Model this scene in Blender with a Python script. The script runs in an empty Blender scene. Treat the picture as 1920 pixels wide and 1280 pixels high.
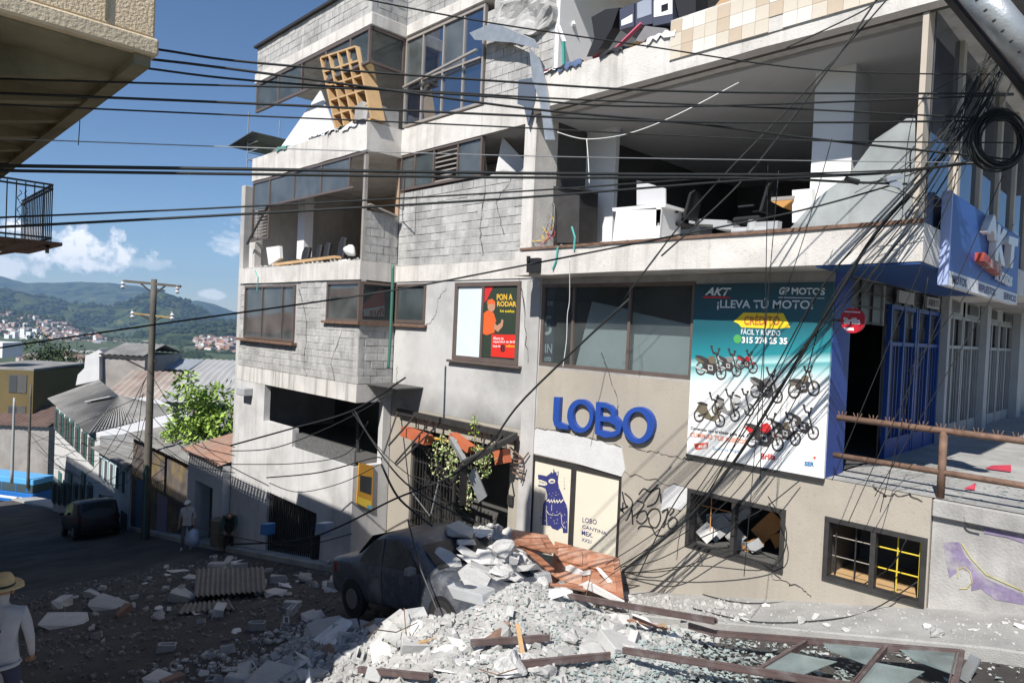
import bpy, bmesh, math, random
import numpy as np
from mathutils import Vector, Matrix, noise as mnoise
random.seed(7); np.random.seed(7)
scene = bpy.context.scene
COL = scene.collection
R_ = math.radians
# ------------------------------------------------------------------ camera
# eye at the origin; X runs along the shop facade (uphill = +X), Y points into the building
ROLL = math.atan2(113.0, 2532.0); HORIZON = 616.23; FPX = 1280.0
PITCH = -math.atan((640-HORIZON)*math.cos(ROLL)/FPX); AZ = R_(44.6)
_fw = Vector((-math.cos(AZ), math.sin(AZ), 0))
CF = _fw*math.cos(PITCH) + Vector((0, 0, math.sin(PITCH)))
_r0 = Vector((math.sin(AZ), math.cos(AZ), 0)); _u0 = _r0.cross(CF)
CR = _r0*math.cos(ROLL) + _u0*math.sin(ROLL); CU = _u0*math.cos(ROLL) - _r0*math.sin(ROLL)
cam_d = bpy.data.cameras.new('camera'); cam = bpy.data.objects.new('camera', cam_d); COL.objects.link(cam)
cam_d.lens = 24.0; cam_d.sensor_width = 36.0; cam_d.clip_start = 0.05; cam_d.clip_end = 9000
cam.matrix_world = Matrix(((CR.x, CU.x, -CF.x, 0), (CR.y, CU.y, -CF.y, 0), (CR.z, CU.z, -CF.z, 0), (0, 0, 0, 1)))
scene.camera = cam
scene.render.resolution_x = 1024; scene.render.resolution_y = 682
# ------------------------------------------------------------------ light
SUN_AZ = 17.0; SUN_EL = 46.0
world = bpy.data.worlds.new('World'); scene.world = world; world.use_nodes = True
wn = world.node_tree.nodes; wl = world.node_tree.links; wn.clear()
wo = wn.new('ShaderNodeOutputWorld'); bg = wn.new('ShaderNodeBackground'); sky = wn.new('ShaderNodeTexSky')
sky.sky_type = 'NISHITA'; sky.sun_disc = False; sky.sun_elevation = R_(SUN_EL); sky.sun_rotation = R_(180-SUN_AZ)
sky.altitude = 1500; sky.air_density = 1.15; sky.dust_density = 0.05; sky.ozone_density = 7.0
bg.inputs['Strength'].default_value = 0.074
# scattered cumulus low over the horizon, all the way round
tc = wn.new('ShaderNodeTexCoord'); sp = wn.new('ShaderNodeSeparateXYZ'); wl.new(tc.outputs['Generated'], sp.inputs[0])
mp = wn.new('ShaderNodeMapping'); mp.inputs['Scale'].default_value = (1, 1, 2.6); mp.inputs['Location'].default_value = (0.37, 0.12, 0.21)
wl.new(tc.outputs['Generated'], mp.inputs[0])
nz = wn.new('ShaderNodeTexNoise'); nz.inputs['Scale'].default_value = 6.5; nz.inputs['Detail'].default_value = 9; nz.inputs['Roughness'].default_value = 0.58
wl.new(mp.outputs[0], nz.inputs['Vector'])
cr = wn.new('ShaderNodeValToRGB'); cr.color_ramp.elements[0].position = 0.64; cr.color_ramp.elements[1].position = 0.76
wl.new(nz.outputs['Fac'], cr.inputs[0])
band = wn.new('ShaderNodeValToRGB'); e = band.color_ramp.elements
e[0].position = 0.0; e[0].color = (0.25, 0.25, 0.25, 1); e[1].position = 0.30; e[1].color = (0, 0, 0, 1)
e2 = e.new(0.07); e2.color = (1, 1, 1, 1); e3 = e.new(0.13); e3.color = (1, 1, 1, 1); e4 = e.new(0.18); e4.color = (.12, .12, .12, 1)
wl.new(sp.outputs['Z'], band.inputs[0])
mu = wn.new('ShaderNodeMath'); mu.operation = 'MULTIPLY'; wl.new(cr.outputs[0], mu.inputs[0]); wl.new(band.outputs[0], mu.inputs[1])
# the cumulus bank standing over the valley, and two scraps beside it
def wmath(op, a, b=None):
    q = wn.new('ShaderNodeMath'); q.operation = op
    for k, v in enumerate((a, b)):
        if v is None: continue
        if isinstance(v, (int, float)): q.inputs[k].default_value = v
        else: wl.new(v, q.inputs[k])
    return q.outputs[0]
cn = wn.new('ShaderNodeTexNoise'); cn.inputs['Scale'].default_value = 30; cn.inputs['Detail'].default_value = 8; cn.inputs['Roughness'].default_value = .6; wl.new(tc.outputs['Generated'], cn.inputs['Vector'])
total = mu.outputs[0]
for (px_, py_, a_, b_, g_) in ((135, 468, .085, .030, 1.0), (20, 500, .06, .018, .75), (30, 470, .05, .014, .5), (400, 552, .020, .007, .6), (250, 492, .05, .008, .35)):
    d0 = (CF + CR*((px_-960)/FPX) + CU*((640-py_)/FPX)).normalized(); r0 = d0.cross(Vector((0, 0, 1))).normalized(); u0 = r0.cross(d0).normalized()
    acc = None
    for ax, sc_ in ((r0, a_), (u0, b_)):
        dp = wn.new('ShaderNodeVectorMath'); dp.operation = 'DOT_PRODUCT'; wl.new(tc.outputs['Generated'], dp.inputs[0]); dp.inputs[1].default_value = ax
        q = wmath('POWER', wmath('ABSOLUTE', wmath('DIVIDE', dp.outputs['Value'], sc_)), 2.0); acc = q if acc is None else wmath('ADD', acc, q)
    dp = wn.new('ShaderNodeVectorMath'); dp.operation = 'DOT_PRODUCT'; wl.new(tc.outputs['Generated'], dp.inputs[0]); dp.inputs[1].default_value = d0
    front = wmath('GREATER_THAN', dp.outputs['Value'], 0.0)
    v = wmath('ADD', wmath('SUBTRACT', 0.55, wmath('MULTIPLY', acc, .55)), wmath('MULTIPLY', wmath('SUBTRACT', cn.outputs['Fac'], .5), 3.0))
    mrn = wn.new('ShaderNodeMapRange'); mrn.inputs['From Min'].default_value = .12; mrn.inputs['From Max'].default_value = .5; mrn.inputs['To Max'].default_value = g_; wl.new(v, mrn.inputs['Value'])
    total = wmath('MAXIMUM', total, wmath('MULTIPLY', mrn.outputs[0], front))
mx = wn.new('ShaderNodeMixRGB'); mx.inputs[2].default_value = (12.5, 12.6, 13.0, 1)
wl.new(total, mx.inputs[0]); wl.new(sky.outputs[0], mx.inputs[1]); wl.new(mx.outputs[0], bg.inputs['Color']); wl.new(bg.outputs[0], wo.inputs[0])
sun_d = bpy.data.lights.new('sun', 'SUN'); sun_d.energy = 5.0; sun_d.angle = R_(0.55); sun_d.color = (1.0, 0.955, 0.89)
sun = bpy.data.objects.new('sun', sun_d); COL.objects.link(sun)
SUN_L = Vector((-math.sin(R_(SUN_AZ))*math.cos(R_(SUN_EL)), math.cos(R_(SUN_AZ))*math.cos(R_(SUN_EL)), -math.sin(R_(SUN_EL))))
sun.rotation_euler = SUN_L.to_track_quat('-Z', 'Y').to_euler(); sun.location = -SUN_L*60
vs = scene.view_settings; vs.view_transform = 'Standard'; vs.look = 'None'; vs.exposure = 0.52; vs.gamma = 1.0; vs.use_curve_mapping = False
scene.render.engine = 'CYCLES'
# ------------------------------------------------------------------ pixel -> direction -> point on a surface that is known
def ray(x, y): return CF + CR*((x-960)/FPX) + CU*((640-y)/FPX)
def pY(x, y, Y): d = ray(x, y); return d*(Y/d.y)
def pX(x, y, X): d = ray(x, y); return d*(X/d.x)
def pZ(x, y, Z): d = ray(x, y); return d*(Z/d.z)
def pD(x, y, D): d = ray(x, y); return d*D
def crop(x0, y0, s): return lambda a, b: (x0+a/s, y0+b/s)
# ------------------------------------------------------------------ objects
def tag(o, label=None, cat=None, group=None, kind=None):
    if label: o['label'] = label
    if cat: o['category'] = cat
    if group: o['group'] = group
    if kind: o['kind'] = kind
    return o
def thing(name, loc, label, cat, group=None):
    o = bpy.data.objects.new(name, None); COL.objects.link(o); o.location = loc; o.empty_display_size = .2
    return tag(o, label, cat, group)
def adopt(o, parent):          # every object's basis is its place in the world
    if parent is not None:
        o.parent = parent; o.matrix_parent_inverse = parent.matrix_basis.inverted()
def mobj(name, me, mat=None, parent=None):
    o = bpy.data.objects.new(name, me); COL.objects.link(o)
    if mat is not None and len(me.materials) == 0: me.materials.append(mat)
    adopt(o, parent); return o
class MB:
    def __init__(s): s.v = []; s.f = []; s.sm = False
    def add(s, vs, fs):
        n = len(s.v); s.v += [tuple(p) for p in vs]; s.f += [tuple(i+n for i in f) for f in fs]; return s
    def box(s, x0, x1, y0, y1, z0, z1):
        if x0 > x1: x0, x1 = x1, x0
        if y0 > y1: y0, y1 = y1, y0
        if z0 > z1: z0, z1 = z1, z0
        return s.add([(x0,y0,z0),(x1,y0,z0),(x1,y1,z0),(x0,y1,z0),(x0,y0,z1),(x1,y0,z1),(x1,y1,z1),(x0,y1,z1)],
                     [(3,2,1,0),(4,5,6,7),(0,1,5,4),(1,2,6,5),(2,3,7,6),(3,0,4,7)])
    def hexa(s, b, t):      # four bottom and four top points
        return s.add(list(b)+list(t), [(3,2,1,0),(4,5,6,7),(0,1,5,4),(1,2,6,5),(2,3,7,6),(3,0,4,7)])
    def prism(s, pts, off):  # polygon extruded by a vector
        n = len(pts); off = Vector(off); pts = [Vector(p) for p in pts]
        return s.add(pts+[p+off for p in pts], [tuple(range(n)), tuple(range(2*n-1, n-1, -1))]+[(i, n+i, n+(i+1) % n, (i+1) % n) for i in range(n)])
    def bar(s, a, b, w, h=None, up=(0, 0, 1)):   # rectangular bar from a to b
        a = Vector(a); b = Vector(b); h = w if h is None else h; d = (b-a).normalized(); u = Vector(up)
        if abs(d.dot(u)) > .98: u = Vector((0, 1, 0))
        r = d.cross(u).normalized()*(w/2); u = r.cross(d).normalized()*(h/2)
        return s.hexa([a-r-u, a+r-u, a+r+u, a-r+u], [b-r-u, b+r-u, b+r+u, b-r+u])
    def tube(s, pts, r, n=6, closed=False):
        pts = [Vector(p) for p in pts]; m = len(pts); base = len(s.v); prev = None
        for i, p in enumerate(pts):
            d = (pts[min(i+1, m-1)]-pts[max(i-1, 0)])
            if closed: d = pts[(i+1) % m]-pts[(i-1) % m]
            d.normalize()
            if prev is None: u = d.orthogonal().normalized()
            else: u = (prev - d*prev.dot(d)).normalized() if (prev - d*prev.dot(d)).length > 1e-5 else d.orthogonal().normalized()
            prev = u; w = d.cross(u); rr = r[i] if isinstance(r, (list, tuple)) else r
            for k in range(n):
                a = 2*math.pi*k/n; s.v.append(tuple(p+u*(rr*math.cos(a))+w*(rr*math.sin(a))))
        for i in range(m if closed else m-1):
            for k in range(n):
                j = (i+1) % m; s.f.append((base+i*n+k, base+i*n+(k+1) % n, base+j*n+(k+1) % n, base+j*n+k))
        if not closed:
            s.f.append(tuple(base+k for k in range(n-1, -1, -1))); s.f.append(tuple(base+(m-1)*n+k for k in range(n)))
        return s
    def quad(s, a, b, c, d): return s.add([a, b, c, d], [(0, 1, 2, 3)])
    def mesh(s, name):
        me = bpy.data.meshes.new(name); me.from_pydata(s.v, [], s.f); me.update(); return me
    def build(s, name, mat, parent=None, smooth=False, bevel=0, fix=True):
        me = s.mesh(name)
        if fix:
            bm = bmesh.new(); bm.from_mesh(me); bmesh.ops.recalc_face_normals(bm, faces=bm.faces); bm.to_mesh(me); bm.free()
        if smooth: me.shade_smooth()
        o = mobj(name, me, mat, parent)
        if bevel:
            m = o.modifiers.new('bevel', 'BEVEL'); m.width = bevel; m.segments = 1; m.limit_method = 'ANGLE'
        return o
def one(name, mb, mat, label, cat, group=None, **k):     # a thing that is one mesh
    return tag(mb.build(name, mat, None, **k), label, cat, group)
def wall_mb(X0, X1, Z0, Z1, Y0, Y1, holes=(), axis='y'):
    """wall slab with rectangular openings; axis y: lies in XZ between Y0 and Y1; axis x: first pair runs along Y, thickness along X"""
    xs = sorted({X0, X1, *[v for h in holes for v in h[:2] if X0 < v < X1]}); zs = sorted({Z0, Z1, *[v for h in holes for v in h[2:] if Z0 < v < Z1]})
    nx, nz_ = len(xs)-1, len(zs)-1
    def solid(i, j):
        if not (0 <= i < nx and 0 <= j < nz_): return False
        cx = (xs[i]+xs[i+1])/2; cz = (zs[j]+zs[j+1])/2
        return not any(h[0] < cx < h[1] and h[2] < cz < h[3] for h in holes)
    m = MB()
    def P(a, b, z): return (a, b, z) if axis == 'y' else (b, a, z)
    for i in range(nx):
        for j in range(nz_):
            if not solid(i, j): continue
            a, b, c, d = xs[i], xs[i+1], zs[j], zs[j+1]
            m.quad(P(a,Y0,c), P(b,Y0,c), P(b,Y0,d), P(a,Y0,d)); m.quad(P(b,Y1,c), P(a,Y1,c), P(a,Y1,d), P(b,Y1,d))
            if not solid(i-1, j): m.quad(P(a,Y1,c), P(a,Y0,c), P(a,Y0,d), P(a,Y1,d))
            if not solid(i+1, j): m.quad(P(b,Y0,c), P(b,Y1,c), P(b,Y1,d), P(b,Y0,d))
            if not solid(i, j-1): m.quad(P(a,Y1,c), P(b,Y1,c), P(b,Y0,c), P(a,Y0,c))
            if not solid(i, j+1): m.quad(P(a,Y0,d), P(b,Y0,d), P(b,Y1,d), P(a,Y1,d))
    return m
# ------------------------------------------------------------------ materials
MATS = {}
def mat(name, col, rough=.85, var=.18, scale=2.5, bump=.25, bscale=45, streak=0.0, stain=None, stain_amt=.5, stain_scale=.8, metal=0.0, rand=0.0, spec=.3, spots=0.0, world_pos=False):
    if name in MATS: return MATS[name]
    m = bpy.data.materials.new(name); m.use_nodes = True; N = m.node_tree.nodes; L = m.node_tree.links; b = N['Principled BSDF']
    b.inputs['Roughness'].default_value = rough; b.inputs['Metallic'].default_value = metal; b.inputs['Specular IOR Level'].default_value = spec
    t = N.new('ShaderNodeTexCoord'); src = t.outputs['Object']
    if world_pos: src = N.new('ShaderNodeNewGeometry').outputs['Position']
    n1 = N.new('ShaderNodeTexNoise'); n1.inputs['Scale'].default_value = scale; n1.inputs['Detail'].default_value = 8; n1.inputs['Roughness'].default_value = .62; L.new(src, n1.inputs['Vector'])
    r1 = N.new('ShaderNodeValToRGB'); r1.color_ramp.elements[0].position = .3; r1.color_ramp.elements[1].position = .72
    c = Vector(col[:3]); r1.color_ramp.elements[0].color = (*(c*(1-var)), 1); r1.color_ramp.elements[1].color = (*[min(1, q) for q in c*(1+var)], 1)
    L.new(n1.outputs['Fac'], r1.inputs[0]); out = r1.outputs[0]
    def mixin(fac_socket, colour):
        nonlocal out
        q = N.new('ShaderNodeMixRGB'); q.inputs[2].default_value = (*colour[:3], 1); L.new(fac_socket, q.inputs[0]); L.new(out, q.inputs[1]); out = q.outputs[0]
    def ramped(scale3, lo, hi, amt, detail=6):
        mpn = N.new('ShaderNodeMapping'); mpn.inputs['Scale'].default_value = scale3; L.new(src, mpn.inputs[0])
        nn = N.new('ShaderNodeTexNoise'); nn.inputs['Scale'].default_value = 1; nn.inputs['Detail'].default_value = detail; nn.inputs['Roughness'].default_value = .6; L.new(mpn.outputs[0], nn.inputs['Vector'])
        rr = N.new('ShaderNodeValToRGB'); rr.color_ramp.elements[0].position = lo; rr.color_ramp.elements[1].position = hi
        rr.color_ramp.elements[1].color = (amt, amt, amt, 1); L.new(nn.outputs['Fac'], rr.inputs[0]); return rr.outputs[0]
    if stain: mixin(ramped((stain_scale, stain_scale, stain_scale), .48, .68, stain_amt), stain)
    if streak: mixin(ramped((5, 5, .35), .5, .72, streak), stain or tuple(c*.45))
    if spots: mixin(ramped((14, 14, 14), .62, .68, spots, 3), stain or tuple(c*.4))
    if rand:
        oi = N.new('ShaderNodeObjectInfo'); mr = N.new('ShaderNodeMapRange'); mr.inputs['To Min'].default_value = 1-rand; mr.inputs['To Max'].default_value = 1+rand*.6
        L.new(oi.outputs['Random'], mr.inputs['Value']); q = N.new('ShaderNodeVectorMath'); q.operation = 'SCALE'; L.new(out, q.inputs[0]); L.new(mr.outputs[0], q.inputs['Scale']); out = q.outputs[0]
    L.new(out, b.inputs['Base Color'])
    if bump:
        n2 = N.new('ShaderNodeTexNoise'); n2.inputs['Scale'].default_value = bscale; n2.inputs['Detail'].default_value = 5; L.new(src, n2.inputs['Vector'])
        bp = N.new('ShaderNodeBump'); bp.inputs['Strength'].default_value = bump; bp.inputs['Distance'].default_value = .02; L.new(n2.outputs['Fac'], bp.inputs['Height']); L.new(bp.outputs[0], b.inputs['Normal'])
    MATS[name] = m; return m
def flat(name, col, rough=.5, metal=0, spec=.4): return mat(name, col, rough, var=.05, bump=0, metal=metal, spec=spec)
def glass(name, tint=(.55, .6, .6), refl=.25, rough=.03, haze=0.0, hazecol=(.5, .55, .55)):
    if name in MATS: return MATS[name]
    m = bpy.data.materials.new(name); m.use_nodes = True; N = m.node_tree.nodes; L = m.node_tree.links; N.clear()
    o = N.new('ShaderNodeOutputMaterial'); tr = N.new('ShaderNodeBsdfTransparent'); tr.inputs[0].default_value = (*tint, 1)
    gl = N.new('ShaderNodeBsdfGlossy'); gl.inputs['Roughness'].default_value = rough; gl.inputs[0].default_value = (.9, .95, 1, 1)
    fr = N.new('ShaderNodeLayerWeight'); fr.inputs[0].default_value = refl
    mixs = N.new('ShaderNodeMixShader'); L.new(fr.outputs['Fresnel'], mixs.inputs[0]); L.new(tr.outputs[0], mixs.inputs[1]); L.new(gl.outputs[0], mixs.inputs[2]); last = mixs.outputs[0]
    if haze:
        df = N.new('ShaderNodeBsdfDiffuse'); df.inputs[0].default_value = (*hazecol, 1)
        t = N.new('ShaderNodeTexCoord'); nn = N.new('ShaderNodeTexNoise'); nn.inputs['Scale'].default_value = 1.7; nn.inputs['Detail'].default_value = 6; L.new(t.outputs['Object'], nn.inputs['Vector'])
        mr = N.new('ShaderNodeMapRange'); mr.inputs['From Min'].default_value = .3; mr.inputs['From Max'].default_value = .75; mr.inputs['To Min'].default_value = haze*.6; mr.inputs['To Max'].default_value = min(1, haze*1.4); L.new(nn.outputs['Fac'], mr.inputs['Value'])
        m2 = N.new('ShaderNodeMixShader'); L.new(mr.outputs[0], m2.inputs[0]); L.new(last, m2.inputs[1]); L.new(df.outputs[0], m2.inputs[2]); last = m2.outputs[0]
    L.new(last, o.inputs[0]); MATS[name] = m; return m
SLAB = mat('whitewashed_concrete', (.60, .575, .54), .9, .12, 1.6, .35, 30, streak=.45, stain=(.25, .23, .20), stain_amt=.35, stain_scale=1.1, spots=.25)
PLAST = mat('grey_plaster', (.47, .46, .445), .92, .14, 1.2, .3, 60, streak=.25, stain=(.22, .215, .21), stain_amt=.5, stain_scale=.55)
CONC = mat('raw_concrete', (.37, .36, .345), .93, .2, 2.2, .5, 35, streak=.3, stain=(.17, .165, .16), stain_amt=.5)
BLOCK = mat('concrete_block', (.44, .435, .42), .95, .2, 5, .7, 60, stain=(.20, .195, .19), stain_amt=.6, stain_scale=.9, rand=.13, spots=.3, streak=.5, world_pos=True)
MORTAR = mat('mortar', (.42, .415, .405), .95, .2, 6, .5, 60, stain=(.20, .195, .19), stain_amt=.6, stain_scale=.9, streak=.5, world_pos=True)
TAN = mat('tan_paint', (.375, .34, .285), .85, .10, 1.6, .3, 45, streak=.30, stain=(.23, .21, .185), stain_amt=.42, stain_scale=.8, spots=.25)
WHITEP = mat('white_paint', (.72, .72, .71), .7, .06, 1.5, .1, 40, stain=(.45, .43, .4), stain_amt=.25)
ROOMW = mat('room_white', (.66, .66, .67), .8, .05, 1, .05, 30)
CEIL = mat('ceiling_grey', (.50, .50, .51), .85, .1, .8, .05, 20, stain=(.25, .25, .25), stain_amt=.3)
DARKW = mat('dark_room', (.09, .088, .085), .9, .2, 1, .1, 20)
BROWNW = mat('brown_room', (.36, .25, .17), .85, .12, 1, .1, 20)
ALU = mat('brown_aluminium', (.16, .125, .11), .45, .12, 3, .05, 60, metal=.35, spec=.5)
ALUP = mat('pale_aluminium', (.42, .38, .34), .4, .1, 3, .05, 60, metal=.4, spec=.5)
DSTEEL = mat('dark_steel', (.045, .043, .042), .55, .25, 5, .2, 60, metal=.3, spec=.5)
RUST = mat('rusty_steel', (.20, .125, .09), .75, .3, 8, .4, 80, metal=.2, stain=(.09, .05, .03), stain_amt=.6, stain_scale=6)
GALV = mat('galvanised_steel', (.42, .44, .45), .42, .15, 5, .2, 40, metal=.6, spec=.5)
BLUE = mat('blue_paint', (.022, .06, .27), .5, .08, 2, .08, 40, stain=(.03, .05, .14), stain_amt=.3)
BLUED = mat('blue_door_paint', (.012, .05, .22), .45, .1, 2, .05, 40)
GREYP = mat('grey_paint', (.36, .37, .38), .6, .1, 2, .1, 40, streak=.2)
BLACK = flat('black_plastic', (.018, .018, .02), .55)
CABLE = mat('cable_rubber', (.02, .022, .022), .6, .2, 20, 0)
GLASSD = glass('dusty_window_glass', (.42, .46, .47), .5, .04, .24, (.30, .33, .33))
GLASSC = glass('clear_window_glass', (.72, .76, .76), .22, .02, .06, (.5, .55, .55))
GLASSB = glass('blue_reflecting_glass', (.10, .13, .2), .75, .02, .10, (.10, .14, .25))
WOOD = mat('board_wood', (.50, .33, .17), .6, .15, 2, .15, 30, streak=.2)
DOORW = mat('door_wood', (.33, .145, .085), .6, .2, 2.5, .2, 30, stain=(.55, .45, .38), stain_amt=.45, stain_scale=2)
ASPH = mat('dusty_asphalt', (.062, .057, .053), .95, .3, 1.2, .6, 50, stain=(.12, .11, .10), stain_amt=.6, stain_scale=.5, spots=.3)
PAVE = mat('dusty_pavement', (.36, .355, .34), .95, .2, 1.8, .6, 60, stain=(.2, .195, .185), stain_amt=.5, stain_scale=1.2, spots=.35)
DUST = mat('rubble_dust', (.43, .425, .41), .97, .22, 3, .9, 45, stain=(.24, .235, .23), stain_amt=.6, stain_scale=2.5)
RUB = mat('broken_concrete', (.47, .465, .455), .95, .16, 5, .7, 40, stain=(.26, .255, .25), stain_amt=.5, stain_scale=3, rand=.25)
RUBW = mat('broken_plaster', (.66, .655, .64), .93, .12, 4, .5, 40, stain=(.4, .39, .38), stain_amt=.4, stain_scale=3, rand=.15)
TILEB = mat('brick_chunk', (.26, .165, .125), .95, .2, 5, .5, 40, rand=.3)
# ================================================================== GROUND
YW, YS, YB = 10.7, 9.9, 9.6          # shop wall, slab edge, bay front
XR = -3.96                            # side wall of the shop block
_gx = [-400, -120, -78, -37.6, -24.5, -11.2, -7.5, -4.2, -2.5, -1.5, 3, 12, 60]
_gz = [-60, -27, -18.2, -10.65, -8.2, -5.72, -5.02, -4.18, -3.75, -3.5, -2.7, -1.2, 4]
def road_z(x): return float(np.interp(x, _gx, _gz))
def walk_z(x): return road_z(x)+.17
def kerb_y(x): return 9.3 + (0 if x > -26 else (-26-x)*.05)
def near_kerb(x): return 2.15 + (0 if x > -26 else (-26-x)*.05)
def pile(x, y):        # rubble heaped against the wall and over the car's front
    h = 0
    for cx, cy, sx, sy, a in ((-9.9, 9.3, 1.0, .8, 1.15), (-8.6, 8.9, 1.0, .55, .75), (-7.3, 8.1, 1.3, .7, .55), (-7.5, 7.3, .9, .8, .62), (-8.5, 6.35, 1.0, .5, .42), (-6.6, 6.4, 1.6, 1.2, .30), (-7.6, 5.6, 1.8, .8, .26), (-11.5, 9.6, 1.6, .7, .45), (-5.5, 7.6, 1.3, 1.0, .16), (-10.3, 6.0, 1.2, .6, .12)):
        h += a*math.exp(-((x-cx)/sx)**2-((y-cy)/sy)**2)
    h *= 1-.55*math.exp(-((x+8.2)/1.0)**2-((y-10.0)/.8)**2)
    if y > 10.4: h *= max(0, 1-(y-10.4)/.6)
    return h
def ground_z(x, y):
    z = walk_z(x) if (y > kerb_y(x) or y < near_kerb(x)) else road_z(x)
    return z + pile(x, y)
def strip(name, xs, ya, yb, zf, mt, ny=2, kind='structure'):
    m = MB(); n = len(xs)
    for x in xs:
        for j in range(ny+1):
            y = ya(x)+(yb(x)-ya(x))*j/ny; m.v.append((x, y, zf(x, y)))
    for i in range(n-1):
        for j in range(ny): a = i*(ny+1)+j; m.f.append((a, a+ny+1, a+ny+2, a+1))
    o = m.build(name, mt, None, smooth=True, fix=False); me = o.data
    if me.polygons[0].normal.z < 0: me.flip_normals()
    return tag(o, kind=kind)
XS = [-400, -250, -160, -120, -95, -78, -66, -56, -47, -40, -34, -30, -26, -22]+[-20+.5*i for i in range(0, 47)]+[6, 10, 20, 40, 60]
strip('road', XS, lambda x: near_kerb(x)-.02, lambda x: kerb_y(x)+.02, lambda x, y: road_z(x)+.012*mnoise.noise((x*1.3, y*1.3, 0)), ASPH, 14)
for nm, ya, yb in (('pavement', kerb_y, lambda x: YW+.3 if x > -23 else kerb_y(x)+1.6), ('pavement', lambda x: -14, near_kerb)):
    m = MB(); xs = [x for x in XS if -120 <= x <= 20]
    for x in xs:
        a, b = ya(x), yb(x); z = walk_z(x)
        edge = a if ya is kerb_y else b; s = -1 if ya is kerb_y else 1
        row = [(edge, z-.3), (edge, z-.02), (edge-s*.02, z)] + [(edge-s*(.02+(abs(b-a)-.02)*k/4), z+.006*mnoise.noise((x*2, k, 3))) for k in range(1, 5)]
        m.v += [(x, y, zz) for y, zz in row]
    n = 7
    for i in range(len(xs)-1):
        for k in range(n-1): q = i*n+k; m.f.append((q, q+n, q+n+1, q+1))
    tag(m.build(nm, PAVE), kind='structure')
# wide land sheet under everything, falling away to the valley and on to the horizon
m = MB(); gxs = [-6000, -4000, -2600, -1700, -1100, -700, -420, -260, -160, -100, -60, -30, -10, 10, 60, 300, 3000]; gys = [-3000, -800, -200, -60, -16, 13, 40, 100, 220, 420, 700, 1100, 1700, 2600, 4000, 6500]
def land_z(x, y):
    if -14 <= y <= 13 and x > -100: return road_z(x)-.6
    d = max(0, -x-40); base = np.interp(-x, [-60, 0, 30, 80, 160, 300, 700, 6000], [3, -5.6, -11, -20, -40, -62, -70, -70])
    return float(base)-1.5
for x in gxs:
    for y in gys: m.v.append((x, y, land_z(x, y)))
n = len(gys)
for i in range(len(gxs)-1):
    for j in range(n-1): q = i*n+j; m.f.append((q, q+n, q+n+1, q+1))
LAND = mat('valley_green', (.06, .085, .035), 1, .4, .02, .0, 10, stain=(.10, .09, .055), stain_amt=.5, stain_scale=.01)
o = m.build('terrain', LAND, fix=False)
if o.data.polygons[0].normal.z < 0: o.data.flip_normals()
tag(o, kind='structure')
# side-street terrace: pavement slab 1.7 m above the steep street, behind the retaining wall
TZ = -2.05
m = MB(); ys = [YW+.02, 12, 13.5, 16, 20, 26, 34, 60]
for y in ys:
    for x in (-4.05, -2, 0, 3, 9): m.v.append((x, y, TZ+max(0, y-16)*.012))
for i in range(len(ys)-1):
    for j in range(4): q = i*5+j; m.f.append((q, q+1, q+6, q+5))
tag(m.build('terrace_pavement', PAVE), kind='structure')
# broken plinth edge and lower street wall to the right of the shop
rw = thing('retaining_wall', (0, YW, -3.2), 'grey concrete retaining wall with faded purple graffiti beneath the terrace railing', 'wall')
wall_mb(-2.52, 9, -5, -2.30, YW+.06, YW+.4).build('wall_face', CONC, rw)
MB().box(-2.515, 9, YW-.03, YW+.4, -2.30, TZ-.012).build('coping', CONC, rw, bevel=.015)
PURP = mat('purple_spray_paint', (.22, .18, .28), .9, .3, 6, .2, 40, stain=(.36, .35, .34), stain_amt=.95, stain_scale=4)
YELP = mat('yellow_spray_paint', (.50, .44, .17), .9, .3, 6, .1, 40, stain=(.37, .36, .34), stain_amt=.7, stain_scale=6)
c6 = crop(1500, 640, 2.462)
def poly_on(Y, cf, pts, name, mt, parent):
    m = MB(); m.add([pY(*cf(*p), Y) for p in pts], [tuple(range(len(pts)))]); o = m.build(name, mt, parent, fix=False)
    if o.data.polygons[0].normal.y > 0: o.data.flip_normals()
    return o
poly_on(YW+.054, c6, [(660, 925), (735, 925), (760, 985), (800, 1030), (850, 1090), (940, 1130), (1034, 1165), (1034, 1215), (900, 1190), (835, 1140), (815, 1145), (790, 1150), (792, 1100), (780, 1060), (740, 1045), (715, 1070), (690, 1090), (672, 1010)], 'graffiti', PURP, rw)
poly_on(YW+.050, c6, [(850, 850), (900, 850), (1034, 890), (1034, 930), (960, 905), (850, 885)], 'graffiti', PURP, rw)
m = MB()
for pts in ([(745, 930), (790, 1000), (860, 1075), (1030, 1150)], [(730, 1090), (728, 1050), (760, 1040), (785, 1065), (795, 1110), (770, 1140), (735, 1140)], [(850, 838), (940, 850), (1034, 880)]):
    m.tube([pY(*c6(*p), YW+.052) for p in pts], .007, 4)
m.build('graffiti_line', YELP, rw)
# ================================================================== THE DAMAGED BUILDING
B = thing('apartment_building', (-12, YW, -5), 'blast-damaged grey block apartment building with torn-open upper floors and bare slab edges', 'building')
def part(mb, name, mt, parent=B, **k): return mb.build(name, mt, parent, **k)
X0, X1 = -23.0, XR                    # whole building
XB0, XB1 = -22.9, -15.4               # projecting bay
S2, S2T, S3, S3T, RF, RFT, PAR = 1.10, 1.60, 4.42, 5.18, 7.62, 7.95, 8.80
def rough(o, amt=.02, cuts=6):        # knock a clean slab edge about
    bm = bmesh.new(); bm.from_mesh(o.data); bmesh.ops.subdivide_edges(bm, edges=[e for e in bm.edges if e.calc_length() > .5], cuts=cuts, use_grid_fill=True)
    for v in bm.verts:
        p = o.matrix_basis @ v.co; v.co += Vector((0, mnoise.noise(p*2.3), mnoise.noise(p*3.1+Vector((5, 1, 2)))))*amt
    bm.to_mesh(o.data); bm.free(); return o
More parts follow.
